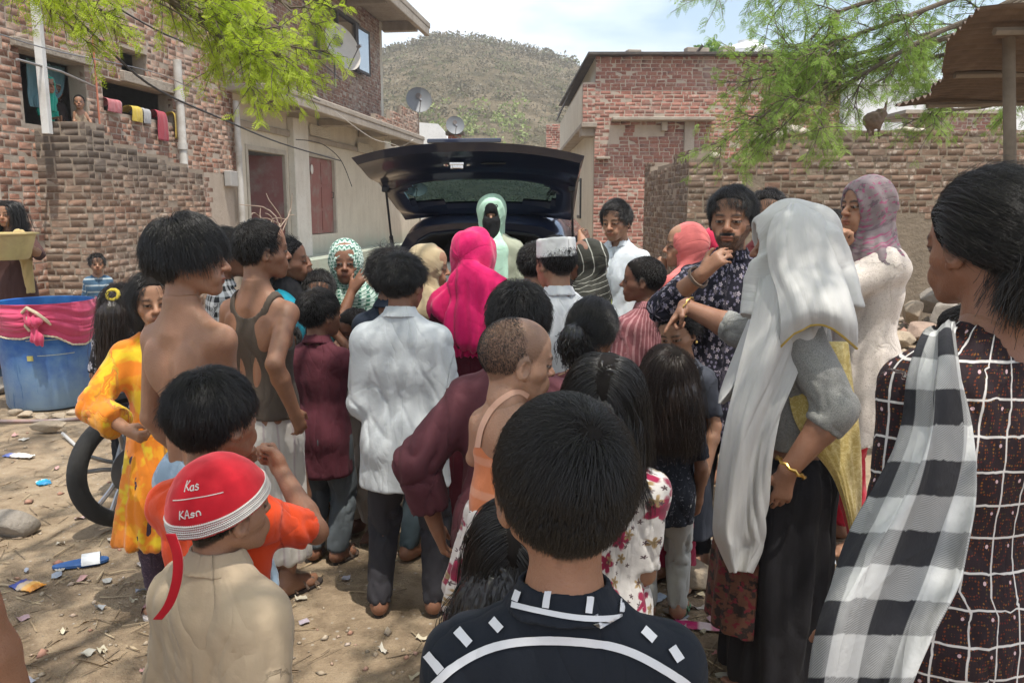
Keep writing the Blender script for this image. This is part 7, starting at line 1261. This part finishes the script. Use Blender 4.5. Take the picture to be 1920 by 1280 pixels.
sheet('scarf_fall', drape([(430, 1450, 1500, 2.60), (470, 1432, 1508, 2.50), (530, 1422, 1530, 2.37), (600, 1406, 1540, 2.33), (700, 1380, 1496, 2.31), (800, 1356, 1456, 2.30), (900, 1342, 1440, 2.30), (990, 1338, 1432, 2.30), (1030, 1350, 1428, 2.30), (1072, 1368, 1408, 2.30)]), SC_, 90, 120, .003, .009, 17, 3, P.scarf)
sheet('scarf_fall', drape([(480, 1440, 1480, 2.60), (540, 1424, 1470, 2.47), (600, 1404, 1450, 2.45), (680, 1374, 1428, 2.45), (735, 1350, 1388, 2.45), (756, 1346, 1354, 2.45)], 6, 1.), SC_, 40, 70, .003, .006, 18, 5, P.scarf)
sc3 = sheet('scarf_fall', drape([(381, 1472, 1512, 2.52), (402, 1450, 1542, 2.43), (445, 1436, 1562, 2.375), (500, 1440, 1576, 2.335), (550, 1456, 1592, 2.285), (605, 1464, 1604, 2.25), (652, 1460, 1606, 2.27)], 9, 2., .010, (0, 0, 0, 4, 12, 24, 44)), SC_, 80, 80, .003, .006, 15, 7, P.scarf)
me_ = sc3.data; mb = MB(); rim_ = [np.array(me_.vertices[79 * 80 + i].co) + (0, 0, -.002) for i in range(80)]; mb.tube(rim_, .0042, 6); mb.build('braid_edge', cloth('mustard_braid', (.42, .28, .05), (.30, .02, .12), 'speck', freq=60, lo=.5), P.scarf, smooth=True)
P.bangle('L', GOLD, .93, .0085, 1, 'bangle', 1.5); P.bangle('R', GOLD, .95, .005, 1, 'bangle', 1.35); P.sandal(RUBR, TANS)
# woman behind her
P = Person('smiling woman in a floral headscarf and cream kurta, fist held to her mouth', (1634, 327, 3.5), yaw=-100, hh=.228, hairt=.018, tone=SK1, head=(-6, 0, 0), bld=1.12, arms={'L': dict(t=('head', .015, .15, -.035), pole=(.7, -.1, -1), pose='fist', hn=(-.7, .2, .2)), 'R': dict(t=('head', -.03, .15, -.06), pole=(.5, -.1, -1), pose='fist')}, headh=.004)
P.body(ls=.75); P.top(cloth('cream_sprig_kurta', (.60, .53, .47), (.34, .27, .23), 'speck', freq=270, lo=.58), sleeve=1.62, hem=.37, ease=.03, slit=((-.175, -.01, .48), (.10, .028, .17)), flare=.05, fold=.006, neck='round', name='kurta', loose=.012, wr=.007); P.trousers(cloth('crimson_trousers', (.46, .008, .028), sheen=.2), ease=.012, hem=.05)
P.hijab(cloth('floral_scarf', (.20, .16, .165), (.12, .085, .10), 'patch', freq=30, lo=.54, col3=(.26, .07, .13)), thick=.018, cape=.09, capew=-.02, face=(.056, .08, .092), fy=.106, amp=.007, puff=.012, neckr=1.2); P.bangle('L', THREAD, .9, .005, 1, 'bracelet', 1.3)
P = Person('child face peering out behind the woman in the floral headscarf', (1563, 392, 4.25), yaw=175, hh=.2, tone=(.15, .07, .045)); P.hair(n=1500, L=.05, thick=.015, r=.001); P.body(ls=.8); P.top(cloth('dull_brown_cloth', (.10, .07, .055)), sleeve=1.8, hem=.2, neck='round', name='dress'); P.trousers(CHAR)
# right foreground
P = Person('woman in a black kurta gridded with white, checked shawl on her shoulder', (1866, 320, 1.42), yaw=-20, hh=.212, hairt=.02, tone=(.27, .13, .08), head=(2, -4, 0), headh=.0042, bld=1.05, neck=1.0)
P.hair('short', n=26000, L=.13, thick=.020, r=.00036, flow=(.2, -3.2, .1), lift=.25, jit=.12, steps=8, grav=.2, tail=lock(P, [(.02, -.085, .15), (.03, -.13, .10), (.02, -.105, .04)], [.055, .062, .045], .85)); P.body(ls=.75); GRID = cloth('black_grid_kurta', (.022, .013, .016), (.60, .57, .55), 'grid', freq=33, sheen=.1); P.top(GRID, sleeve=1.3, hem=.22, ease=.020, flare=.05, fold=.005, neck='round', name='kurta', h=.0075); P.trousers(BLK)
SHW = cloth('checked_shawl', (.022, .022, .026), (.50, .50, .49), 'check', freq=15, sheen=.2, bd=.002)
sh = []
for k, (v, ul, ur, D) in enumerate(((606, 1752, 1798, 1.40), (622, 1728, 1796, 1.27), (700, 1700, 1812, 1.20), (800, 1684, 1828, 1.17), (900, 1640, 1830, 1.14), (1000, 1588, 1812, 1.11), (1100, 1548, 1784, 1.08), (1200, 1524, 1742, 1.06), (1330, 1512, 1700, 1.05), (1500, 1500, 1660, 1.05))): sh.append([P.w2l(pix(ul + (ur - ul) * f, v, D + .035 * math.sin(f * 7 + k * .5) * min(1, k / 3) - .03 * math.sin(f * math.pi))) for f in np.linspace(0, 1, 9)])
o = sheet('shawl', sh, SHW, 70, 130, .004, .010, 13, 6, P.root)
P = Person('child with an orange hair clip, almost hidden beneath the right hand woman', (1822, 566, 2.2), yaw=-20, hh=.19, tone=SK2); P.hair(n=1800, L=.03, thick=.012, r=.0009); P.body(ls=.8); P.top(cloth('pale_pink_frock', (.45, .25, .25)), hem=.2, neck='round', name='frock'); P.trousers(CHAR); mb = MB(); mb.box(P.hl(-.02, -.115, .10), (.06, .03, .035), .3); mb.build('hair_clip', plain('orange_clip', (.75, .28, .02), .5), P.root, bevel=.006)
# centre foreground children
FL_ = cloth('white_maroon_floral', (.60, .57, .54), pat='floral', fl=[((.28, .012, .055), 11, .20), ((.36, .25, .12), 16, .10), ((.10, .05, .06), 30, .06)])
P = Person('person in a maroon kurta stooping with a toddler against the shoulder', (973, 522, 2.28), yaw=8, hh=.215, hairt=.02, lean=14, tone=SK2, head=(6, -14, 0), bld=1.05, arms={'L': dict(t=('px', 818, 985, 2.18), pole=(1, -.6, .1), pose='relax'), 'R': dict(t=(-.06, .22, -.2), pole=(.6, -.2, -1))}, shw=1.1)
P.hair(n=7500, L=.05, thick=.02, r=.0006, jit=.25); P.body(ls=.8); MAR = cloth('plum_kurta', (.095, .03, .038), sheen=.1); P.top(MAR, sleeve={'L': 1.72, 'R': 1.8}, hem=.30, ease=.024, flare=.04, loose=.016, wr=.009, drape=.006, name='kurta', h=.007); P.trousers(cloth('maroon_salwar', (.06, .018, .022)), ease=.03)
tw = pix(962, 594, 1.8); P = Person('toddler with a shaved head and orange strappy vest held in the crowd', (962, 594, 1.8), yaw=28, hh=.188, hairt=.003, tone=(.43, .25, .165), head=(40, -8, 0), bare=True, seat=True, bld=1.2, z0=tw[2] - .78, arms={'R': dict(t=(.02, .2, -.08), pole=(.6, -.3, -1)), 'L': dict(t=(.0, .2, -.12), pole=(.6, -.3, -1))}, headh=.0035, bodyh=.006, armh=.0045, feet=False)
P.hair(n=17000, L=.004, thick=.002, r=.0003, buzz=True, lift=.9, hlz=[.045, .050, .075, .118, .108, .125, .165, .188, .202]); P.body(); P.top(cloth('orange_vest', (.62, .20, .08), (.68, .34, .22), 'stripes', freq=26, w=.7, along=0, amt=.6), tank=True, hem=.52, ease=.008, neck='round', nr=1.5, name='vest', wr=.007, h=.005); P.skirt(FL_, waist=.57, hem=.16, flare=.075, fold=.012, name='frock_skirt')
w = lambda *pts: [P.w2l(pix(u, v, 1.68)) for u, v in pts]; PEA = cloth('peach_trim', (.70, .42, .30))
P.strip(P.bodyo, w((897, 838), (905, 800), (925, 764), (950, 742), (972, 733), (990, 742)), .012, PEA, name='shoulder_strap')
P = Person('girl with her dark hair coiled in a low bun', (1113, 554, 2.7), yaw=14, hh=.205, hairt=.012, tone=SK2, head=(10, -4, 0)); P.hair(n=6000, L=.12, thick=.012, r=.0006, flow=(0, -3, -.8), lift=.1, jit=.1, steps=8, tail=lock(P, [(-.025, -.10, .115), (-.03, -.128, .085), (-.02, -.105, .05)], [.034, .042, .032], .9)); P.body(ls=.75); P.top(cloth('brown_floral', (.16, .04, .04), pat='floral', fl=[((.5, .3, .15), 25, .14)]), sleeve=.9, hem=.2, flare=.06, neck='round', name='frock'); P.trousers(CHAR)
P = Person('girl with straight black hair in a white frock with maroon flowers', (1136, 657, 1.8), yaw=6, hh=.205, hairt=.012, tone=SK1, head=(10, -6, 0), bld=.92, arms={'R': dict(t=(-.06, .14, -.28)), 'L': dict(t=(-.04, .14, -.28))}); P.hair('long', n=10000, L=.25, thick=.013, r=.0006, steps=10, part=.01, jit=.12, tail=lock(P, [(0, -.06, .14), (0, -.085, .04), (0, -.085, -.09)], [.07, .078, .05], .6)); P.body(ls=.75); P.top(FL_, sleeve={'R': .9, 'L': .9}, hem=.25, flare=.07, fold=.01, neck='round', name='frock', wr=.008); P.trousers(cloth('orange_print_leggings', (.5, .22, .03), (.6, .45, .3), 'patch', freq=20))
P = Person('girl with long loose brown hair, dark top and pale grey trousers', (1256, 645, 2.95), yaw=4, hh=.2, hairt=.012, tone=SK2, head=(-6, -4, 0), stance=.065); P.hair('long', HAIRB, n=6500, L=.3, thick=.014, r=.0007, steps=10, jit=.3, tail=lock(P, [(0, -.06, .13), (.01, -.09, .02), (.02, -.10, -.14)], [.075, .085, .06], .6)); P.body(ls=.85); P.top(cloth('navy_print_top', (.022, .026, .036), (.2, .2, .24), 'speck', freq=70, lo=.62), sleeve=.8, hem=.46, neck='round'); P.trousers(PALEGREY, ease=.016, wr=.009, ring=.014); P.sandal(RUBR, GRNS, 'multi')
P = Person('small girl with an earring looking down under the pointing hand', (1272, 573, 3.2), yaw=-140, hh=.19, hairt=.01, tone=SK1, head=(-5, -16, 6), headh=.0045); P.hair(n=3000, L=.09, thick=.009, r=.0008, part=0., flow=(0, -2.4, 0)); P.body(ls=.8); P.top(cloth('slate_dress', (.05, .055, .07)), hem=.25, flare=.05, neck='round', name='frock'); P.trousers(cloth('crimson_leggings', (.32, .01, .05))); mb = MB(); c = P.hl(.082, -.004, .062) if False else P.hl(-.084, -.004, .060); mb.lathe([(0, -.008), (.006, -.002), (.004, .006), (0, .008)], c, 8); mb.build('earring', GOLD, P.root)
P = Person('small girl with long black hair in a cream frock beside the nearest boy', (978, 925, 1.36), yaw=14, hh=.19, hairt=.012, tone=SK1, head=(-4, -10, 0)); P.hair('long', n=7000, L=.3, thick=.012, r=.0006, steps=10, jit=.1, part=0., tail=lock(P, [(-.01, -.06, .12), (-.045, -.085, .0), (-.06, -.10, -.16)], [.068, .072, .05], .6)); P.body(ls=.7); P.top(cloth('cream_frock', (.52, .50, .46)), sleeve=1.3, hem=.30, ease=.02, flare=.06, fold=.01, neck='round', name='frock', h=.006, wr=.008); P.trousers(cloth('maroon_leggings', (.06, .014, .018)))
# left edge, background and window
P = Person('person at the left edge, only a bare arm inside the frame', (-345, 300, 1.12), yaw=10, hh=.2, tone=SK2, arms={'R': dict(t=(.05, .02, -.36), pole=(.2, -1, 0)), 'L': {}}); P.hair(n=2500, L=.04, thick=.016, r=.0008); P.body(ls=.85); P.top(cloth('dull_green_tee', (.06, .09, .06)), sleeve=.35); P.trousers(CHAR)
BG = 'onlookers away from the crowd'
P = Person('woman far left in a brown dress and yellow shawl carrying a basin', (12, 374, 7.3), yaw=165, hh=.22, tone=SK1, group=BG, head=(10, -4, 0), arms={'R': dict(t=('px', -40, 462, 6.95), pole=(.8, 0, -1), pose='grip'), 'L': dict(t=('px', 52, 462, 6.95), pole=(.8, 0, -1), pose='grip')}); P.hair('long', n=1500, L=.35, thick=.014, r=.0016, part=0., steps=9, tail=lock(P, [(0, -.07, .13), (0, -.1, 0), (0, -.1, -.2)], [.07, .075, .05])); P.body(ls=.75); P.top(cloth('brown_dress', (.075, .035, .03)), sleeve=1.3, hem=.1, flare=.08, fold=.01, neck='round', name='dress'); tl = [P.w2l(pix(u, v, 7.2)) for u, v in ((34, 420), (48, 480), (58, 550))]; F = SDF(np.min(tl, 0) - .12, np.max(tl, 0) + .12, .012); F.cone(P.nb + V3(0, -.02, -.06), tl[0] + (0, 0, -.1), .05, .05, .03, .6, (0, 1, 0)); F.cone(tl[0] + (0, 0, -.1), tl[1], .05, .05, .03, .5, (0, 1, 0)); F.cone(tl[1], tl[2], .05, .04, .03, .5, (0, 1, 0), capb=True); P.finish(F, 'shawl', cloth('ochre_shawl', (.48, .36, .16)), P.bones(.1), .01)
bc = pix(8, 462, 6.9); bs = empty('basin', bc, 0, 'pale yellow plastic basin held by the woman at far left', 'basin'); mb = MB(); mb.lathe([(0, -.11), (.17, -.11), (.19, -.09), (.245, .10), (.27, .105), (.27, .115), (.235, .115), (.18, -.085), (0, -.095)], (0, 0, 0), 40); o = mb.build('bowl', plain('yellow_plastic', (.62, .50, .22), .5, dirt=(.4, .27, .14)), bs, smooth=True); mb = MB(); mb.lathe([(0, .06), (.21, .05)], (0, 0, 0), 20); mb.build('contents', plain('crumbs', (.32, .24, .15), .9, var=.5, scale=40, bump=.02), bs)
P = Person('small girl in a blue striped frock by the enclosure wall', (180, 474, 8.4), yaw=150, hh=.19, tone=SK1, group=BG); P.hair(n=900, L=.06, thick=.02, r=.002, jit=.6); P.body(ls=.75); P.top(cloth('blue_stripe_frock', (.06, .12, .19), (.35, .4, .42), 'stripes', freq=30, along=0, w=.7), sleeve=1.4, hem=.25, flare=.06, neck='round', name='frock'); P.trousers(cloth('pink_salwar', (.38, .13, .18)))
WG = 'people at the upstairs window'
P = Person('woman in a bright green scarf leaning in the upstairs window', (86, 140, 10.15), yaw=120, hh=.21, tone=SK1, group=WG, z0=2.26, feet=False, bld=.85, lean=8, seat=True); P.body(ls=.7); P.top(cloth('jade_dress', (.01, .34, .25)), sleeve=1.7, hem=.3, neck='round', name='dress'); P.hijab(cloth('jade_scarf', (.03, .40, .30)), cape=.2)
P = Person('person in a pale round cap deeper inside the upstairs window', (103, 154, 10.5), yaw=150, hh=.21, tone=SK3, group=WG, z0=2.26, feet=False, bld=.8, seat=True); P.hair(n=600, L=.02, thick=.008, r=.002); P.body(ls=.7); P.top(cloth('dim_brown', (.06, .045, .04)), sleeve=1.7); P.cap(cloth('stone_cap', (.32, .31, .28)), z=.135, hgt=.07)
P = Person('toddler in a vest at the sill of the upstairs window', (147, 176, 10.25), yaw=155, hh=.17, tone=SK1, group=WG, z0=2.26, feet=False, bare=True, bld=1.1, arms={'R': dict(t=(.0, .22, -.22)), 'L': dict(t=(.12, .18, -.24))}); P.hair(n=600, L=.02, thick=.006, r=.002); P.body(ls=.7); P.top(cloth('sand_vest', (.36, .27, .18)), tank=True, hem=.5, neck='round', nr=1.5, name='vest')
# thin out the dense cloth and skin meshes
for o in list(bpy.data.objects):
    if o.type != 'MESH' or o.parent is None: continue
    r = o
    while r.parent: r = r.parent
    if r.name.split('.')[0] == 'person':
        n = 2 * len(o.data.polygons)
        k = o.name.split('.')[0]
        if n > 5000 and k not in ('cap', 'bead_trim', 'hair', 'scarf_fall') and not any('stripe' in c.name or 'seam' in c.name for c in o.children): md = o.modifiers.new('thin', 'DECIMATE'); md.ratio = .62 if k == 'body' else .5 if n < 16000 else .40

# ---------------------------------------------------------------- stones, rubble, litter
def rock(c, size, seed, mat, label=None, group=None, rz=0., name='stone', cuts=9, h=None):
    rg = np.random.default_rng(seed); size = np.asarray(size, float) / 2; m = size.max() * 1.25; h = h or max(m / 22, .006); F = SDF((-m,) * 3, (m,) * 3, h); F.ell((0, 0, 0), size * 1.15, None, 0)
    for k in range(cuts): d = rg.normal(size=3); d /= np.linalg.norm(d); p = d * size * rg.uniform(.5, .85); F.cut(p, nrm(d / size), .004)
    V, t, q = F.mesh(); N = vnormals(V, q); V = V + N * (.05 * size.min() * fbm(V * (2.2 / size.max()), 3, seed))[:, None]; me = mesh_np(name, V, [q], smooth=True); me.set_sharp_from_angle(angle=R(28)); o = link(name, me, None, mat); o.location = c; o.rotation_euler = (0, 0, rz)
    if label: tag(o, label, 'stone', group)
    return o
def stonemat(name, col): 
    m = Mat(name); co = m.coord(); f = m.noise(co, 7, 7, .65); c = m.mix(m.step(f, .35, .68), [x * .72 for x in col], col); c = m.mix(m.math('MULTIPLY', m.step(m.noise(co, 22, 5), .56, .68), .5), c, [x * .5 for x in col]); m.P(Base_Color=c, Roughness=.93, Specular_IOR_Level=.2); m.bump(m.noise(co, 28, 7, .65), .012); return m.m
ST1, ST2, ST3 = stonemat('buff_stone', (.46, .37, .27)), stonemat('grey_stone', (.30, .265, .225)), stonemat('pink_stone', (.40, .29, .225))
on = lambda u, v, dz=0.: ground_at(u, v) + V3(0, 0, dz)
rock(on(1302, 1098, .055), (.20, .17, .16), 3, ST1, 'big buff block of stone near the feet of the woman in the pale scarf', rz=.4, cuts=11)
rock(on(92, 812, .035), (.27, .12, .10), 5, ST1, 'long flat pale stone lying before the blue drum', rz=.25)
rock(on(18, 1000, .04), (.25, .17, .15), 8, ST2, 'squarish grey stone at the left edge of the ground', rz=.3)
rock(on(-6, 735, .07), (.5, .3, .18), 11, ST2, 'large dull stone at the left edge beside the drum'); rock(on(4, 665, .06), (.4, .3, .2), 12, ST1, 'pale stone left of the drum, behind the larger dull one')
ORD = ['leftmost', 'second from the left', 'third from the left', 'fourth from the left', 'fifth from the left', 'sixth from the left', 'seventh from the left', 'eighth from the left', 'ninth from the left', 'tenth from the left', 'eleventh from the left', 'twelfth from the left', 'fourth from the right', 'third from the right', 'second from the right', 'rightmost']
for k, (u, v, w) in enumerate(((30, 778, .1), (48, 782, .12), (78, 786, .10), (112, 784, .14), (140, 776, .12))): rock(on(u, v, .02), (w, .09, .06), 20 + k, ST1, 'small pale stone packed under the front of the blue drum, ' + (ORD[k] if k < 4 else 'rightmost'), 'stones under the drum')
rg = np.random.default_rng(15)
for k, (u, v, D, w) in enumerate(sorted(((1745, 560, 9.2, .5), (1712, 585, 8.8, .36), (1770, 595, 8.3, .55), (1726, 625, 8.0, .42), (1690, 640, 7.8, .3), (1790, 640, 7.6, .5), (1745, 660, 7.3, .36), (1705, 690, 7.0, .34), (1765, 700, 6.8, .4), (1820, 600, 8.6, .5), (1870, 620, 8.2, .5), (1920, 640, 7.8, .5), (1660, 720, 6.6, .3), (1640, 770, 6.0, .28), (1700, 780, 5.8, .26), (1655, 850, 5.1, .22)))):
    p = pix(u, v, D); g = float(gz(p[0:1], p[1:2])[0]); n_ = max(0, p[2] - g)
    rock((p[0], p[1], max(p[2], g + .02) if n_ < .5 else g + .2), (w, w * rg.uniform(.6, .9), w * rg.uniform(.42, .65)), 40 + k, (ST1, ST3, ST2)[k % 3], ('buff', 'pinkish', 'grey')[k % 3] + ' rubble stone in the heap by the boundary wall, ' + ORD[k], 'rubble heap by the boundary wall', rz=rg.uniform(0, 3))
# smaller broken stuff and pebbles
VV, FF, RR, n = [], [], [], 0
for k in range(1500):
    if k < 650: x, y = rg.normal(4.2, 1.3), rg.normal(7.6, 1.5); s_ = rg.uniform(.02, .11)
    else: u, v = rg.uniform(-100, 2020), 640 + 640 * rg.random() ** .8; g = ground_at(u, v); x, y = g[0], g[1]; s_ = rg.uniform(.004, .02) * (2.2 if rg.random() < .06 else 1)
    z = float(gz(np.array([x]), np.array([y]))[0]); V = np.array(oct_, float) * rg.uniform(.6, 1.2, (6, 1)) * s_ * (1, rg.uniform(.6, 1), rg.uniform(.4, .8)); V = V @ rotz(rg.uniform(0, 6)).T + (x, y, z + s_ * .2); VV.append(V); FF.append(np.array(of) + n); n += 6; RR.append(np.full(6, rg.random()))
m = Mat('broken_stone'); m.P(Base_Color=m.ramp(m.attr('rnd', 'Fac'), [(0, (.22, .18, .14)), (.4, (.36, .29, .21)), (.7, (.42, .35, .27)), (.9, (.33, .16, .11)), (1, (.5, .46, .4))]), Roughness=.95)
me = mesh_np('pebbles', np.concatenate(VV), [np.concatenate(FF)], smooth=False); vattr(me, 'rnd', np.concatenate(RR), 'FLOAT'); link('pebbles', me, None, m.m, 'stuff')
# straw, twigs, scraps of paper and plastic trodden into the earth
def scrap(w, l, p, rz, curl, rg, n=5):
    V = []
    for i in range(n):
        for j in range(3): V.append(((j / 2 - .5) * w, (i / (n - 1) - .5) * l, abs(rg.normal()) * curl + curl * 1.5 * (i / (n - 1) - .5) ** 2))
    V = np.array(V) @ rotz(rz).T + p; f = [(i * 3 + j, i * 3 + j + 1, i * 3 + j + 4, i * 3 + j + 3) for i in range(n - 1) for j in range(2)]; return V, np.array(f)
VV, FF, RR, n = [], [], [], 0
for k in range(1000):
    if k < 330: u, v = rg.uniform(-60, 420), 760 + 540 * rg.random()
    elif k < 850: u, v = rg.uniform(1180, 1700), 1000 + 280 * rg.random()
    else: u, v = rg.uniform(500, 1250), 900 + 380 * rg.random()
    g = ground_at(u, v); straw = rg.random() < .78; V, f = scrap(*( (rg.uniform(.0025, .006), rg.uniform(.03, .16)) if straw else (rg.uniform(.012, .045), rg.uniform(.02, .06))), g + (0, 0, .004), rg.uniform(0, 6), .004 if straw else .008, rg); VV.append(V); FF.append(f + n); n += len(V); RR.append(np.full(len(V), rg.uniform(0, .55) if straw else rg.uniform(.6, 1)))
m = Mat('litter_scraps'); m.P(Base_Color=m.ramp(m.attr('rnd', 'Fac'), [(0, (.30, .22, .13)), (.3, (.16, .115, .075)), (.55, (.42, .33, .21)), (.62, (.5, .47, .43)), (.72, (.45, .18, .17)), (.8, (.32, .36, .42)), (.88, (.50, .43, .28)), (1, (.6, .58, .55))]), Roughness=.8)
me = mesh_np('litter', np.concatenate(VV), [np.concatenate(FF)], smooth=False); vattr(me, 'rnd', np.concatenate(RR), 'FLOAT'); link('litter', me, None, m.m, 'stuff')
def packet(u, v, w, l, rz, cols, label, puff=.012, name='wrapper', cat='wrapper', seed=0):
    """crumpled foil packet: two puffed skins crimped at the ends, colour bands printed across"""
    g = ground_at(u, v); nu, nv = 9, 17; rg = np.random.default_rng(seed + int(u)); V = []
    for sgn in (1, -1):
        for i in range(nv):
            for j in range(nu): a, b = j / (nu - 1), i / (nv - 1); V.append(((a - .5) * w * (1 - .08 * math.sin(9 * b)), (b - .5) * l, .012 + sgn * puff * math.sin(math.pi * a) ** .6 * math.sin(math.pi * b) ** .5 + rg.normal() * puff * .22))
    V = np.array(V) @ rotz(rz).T; ix = np.arange(nu * nv).reshape(nv, nu); q = np.concatenate([Q4(ix), Q4(ix)[:, ::-1] + nu * nv]); me = mesh_np(name, V, [q], smooth=False); c = np.array([cols[min(int(i / nv * len(cols)), len(cols) - 1)] for s_ in (0, 1) for i in range(nv) for j in range(nu)]); vattr(me, 'col', c, 'FLOAT_COLOR'); o = link(name, me, None, FOIL); o.location = g; tag(o, label, cat)
m = Mat('printed_foil'); m.P(Base_Color=m.attr('col', 'Color'), Roughness=.35, Specular_IOR_Level=.6); FOIL = m.m
packet(82, 908, .07, .08, .8, [(.02, .22, .42), (.03, .35, .5), (.5, .6, .65)], 'crumpled bright blue wrapper on the bare earth', .016)
packet(52, 1102, .08, .13, 1.2, [(.55, .22, .02), (.6, .35, .1), (.5, .4, .3), (.03, .05, .25), (.02, .04, .2)], 'orange and navy crisp packet at the lower left', .014)
packet(1312, 1178, .055, .20, 1.35, [(.5, .12, .2), (.62, .5, .5), (.42, .02, .12), (.45, .03, .15)], 'long pink and white packet among the litter by the black shirt', .008)
packet(1368, 1215, .06, .12, 2.6, [(.4, .36, .3), (.5, .12, .1), (.45, .4, .32)], 'flat cream and red packet near the sandal of the pointing woman', .004)
packet(1232, 1125, .05, .09, 2.3, [(.30, .35, .42), (.36, .4, .46)], 'torn grey blue wrapper beside the buff stone', .004)
packet(1262, 1152, .05, .08, .6, [(.4, .2, .2), (.35, .3, .26)], 'faded pinkish scrap of packet on the sandy ground', .004)
packet(36, 857, .06, .20, 1.4, [(.62, .58, .52), (.6, .56, .52), (.12, .16, .4)], 'long pale wrapper with a blue end beneath the flat stone', .014)
packet(1382, 1088, .10, .16, 1.9, [(.55, .56, .56), (.2, .42, .55), (.5, .52, .54)], 'white and turquoise plastic packet beneath the pale scarf', .016)
# lone slippers
def slipper(u, v, rz, sole, strap, label, l=.22, stripes=False):
    g = ground_at(u, v); o = empty('slipper', g + V3(0, 0, .004), rz, label, 'slipper'); mb = MB(); out = [((.036 + .009 * math.cos(a)) * math.sin(a) * 1.0, .5 * l * math.cos(a), 0) for a in np.linspace(0, 2 * math.pi, 24, endpoint=False)]; mb.prism(out, (0, 0, .018)); mb.build('sole', sole, o, bevel=.004)
    rows = [[(x, y, z) for x, z in ((-.048, .012), (-.040, .032), (-.02, .043), (0, .046), (.02, .043), (.04, .032), (.048, .012))] for y in (.005, .03, .055, .08)]; V = np.array(rows).reshape(-1, 3); V = np.concatenate([V, V * (.94, 1, .95)]); ix = np.arange(28).reshape(4, 7); so = link('strap', mesh_np('strap', V, [Q4(ix), Q4(ix)[:, ::-1] + 28]), o, strap)
    if stripes:
        mb = MB()
        for y in (.015, .037, .059): mb.tube([(x, y, z + .002) for x, z in ((-.047, .02), (-.040, .032), (-.02, .043), (0, .046), (.02, .043), (.04, .032), (.047, .02))], .005, 5)
        mb.build('stripe', plain('black_band', (.012, .012, .012), .6), so)
slipper(152, 1060, -1.15, plain('blue_sole', (.03, .10, .28), .6), plain('white_strap', (.6, .62, .63), .6), 'blue slipper with a white strap lying on the bare earth', .23)
slipper(1378, 1108, -2.0, plain('dusty_black_sole', (.05, .048, .045), .8), plain('dusty_white_strap', (.55, .53, .5), .6), 'black and white striped slide beside the buff stone', .24, True)
mb = MB(); p0, p1 = on(118, 820, .03), on(150, 845, .012); mb.tube([p0, p1], .011, 8); tag(mb.build('broken_pipe', plain('old_pipe', (.42, .41, .39), .6), None), 'short broken bit of pale pipe under the flat stone', 'pipe piece')
for k, (a, b, r) in enumerate((((182, 1092), (194, 1072), .006), ((100, 1046), (140, 1022), .004), ((0, 1098), (40, 1106), .005), ((205, 1078), (255, 1070), .004))):
    mb = MB(); A_, B_ = on(*a, .008), on(*b, .008); mb.tube([A_, (A_ + B_) / 2 + V3(.003, 0, .004), B_], [r, r * .9, r * .6], 6); tag(mb.build('stick', plain('dry_stick', (.40, .31, .20), .9), None), ('short pale peeled stick near the blue slipper', 'thin bent twig above the blue slipper', 'pale stick touching the crisp packet', 'thin straight stick beside the pink shoe')[k], 'stick')

# ---------------------------------------------------------------- dusty air
mb = MB(); mb.box((10, 105, 19.5), (420, 290, 41)); m = bpy.data.materials.new('dusty_air'); m.use_nodes = True; m.node_tree.nodes.clear(); o_ = m.node_tree.nodes.new('ShaderNodeOutputMaterial'); v_ = m.node_tree.nodes.new('ShaderNodeVolumePrincipled'); v_.inputs['Color'].default_value = (.84, .85, .86, 1); v_.inputs['Density'].default_value = .0019; v_.inputs['Anisotropy'].default_value = .2; m.node_tree.links.new(v_.outputs[0], o_.inputs['Volume']); mb.build('haze', m, None, kind='stuff')
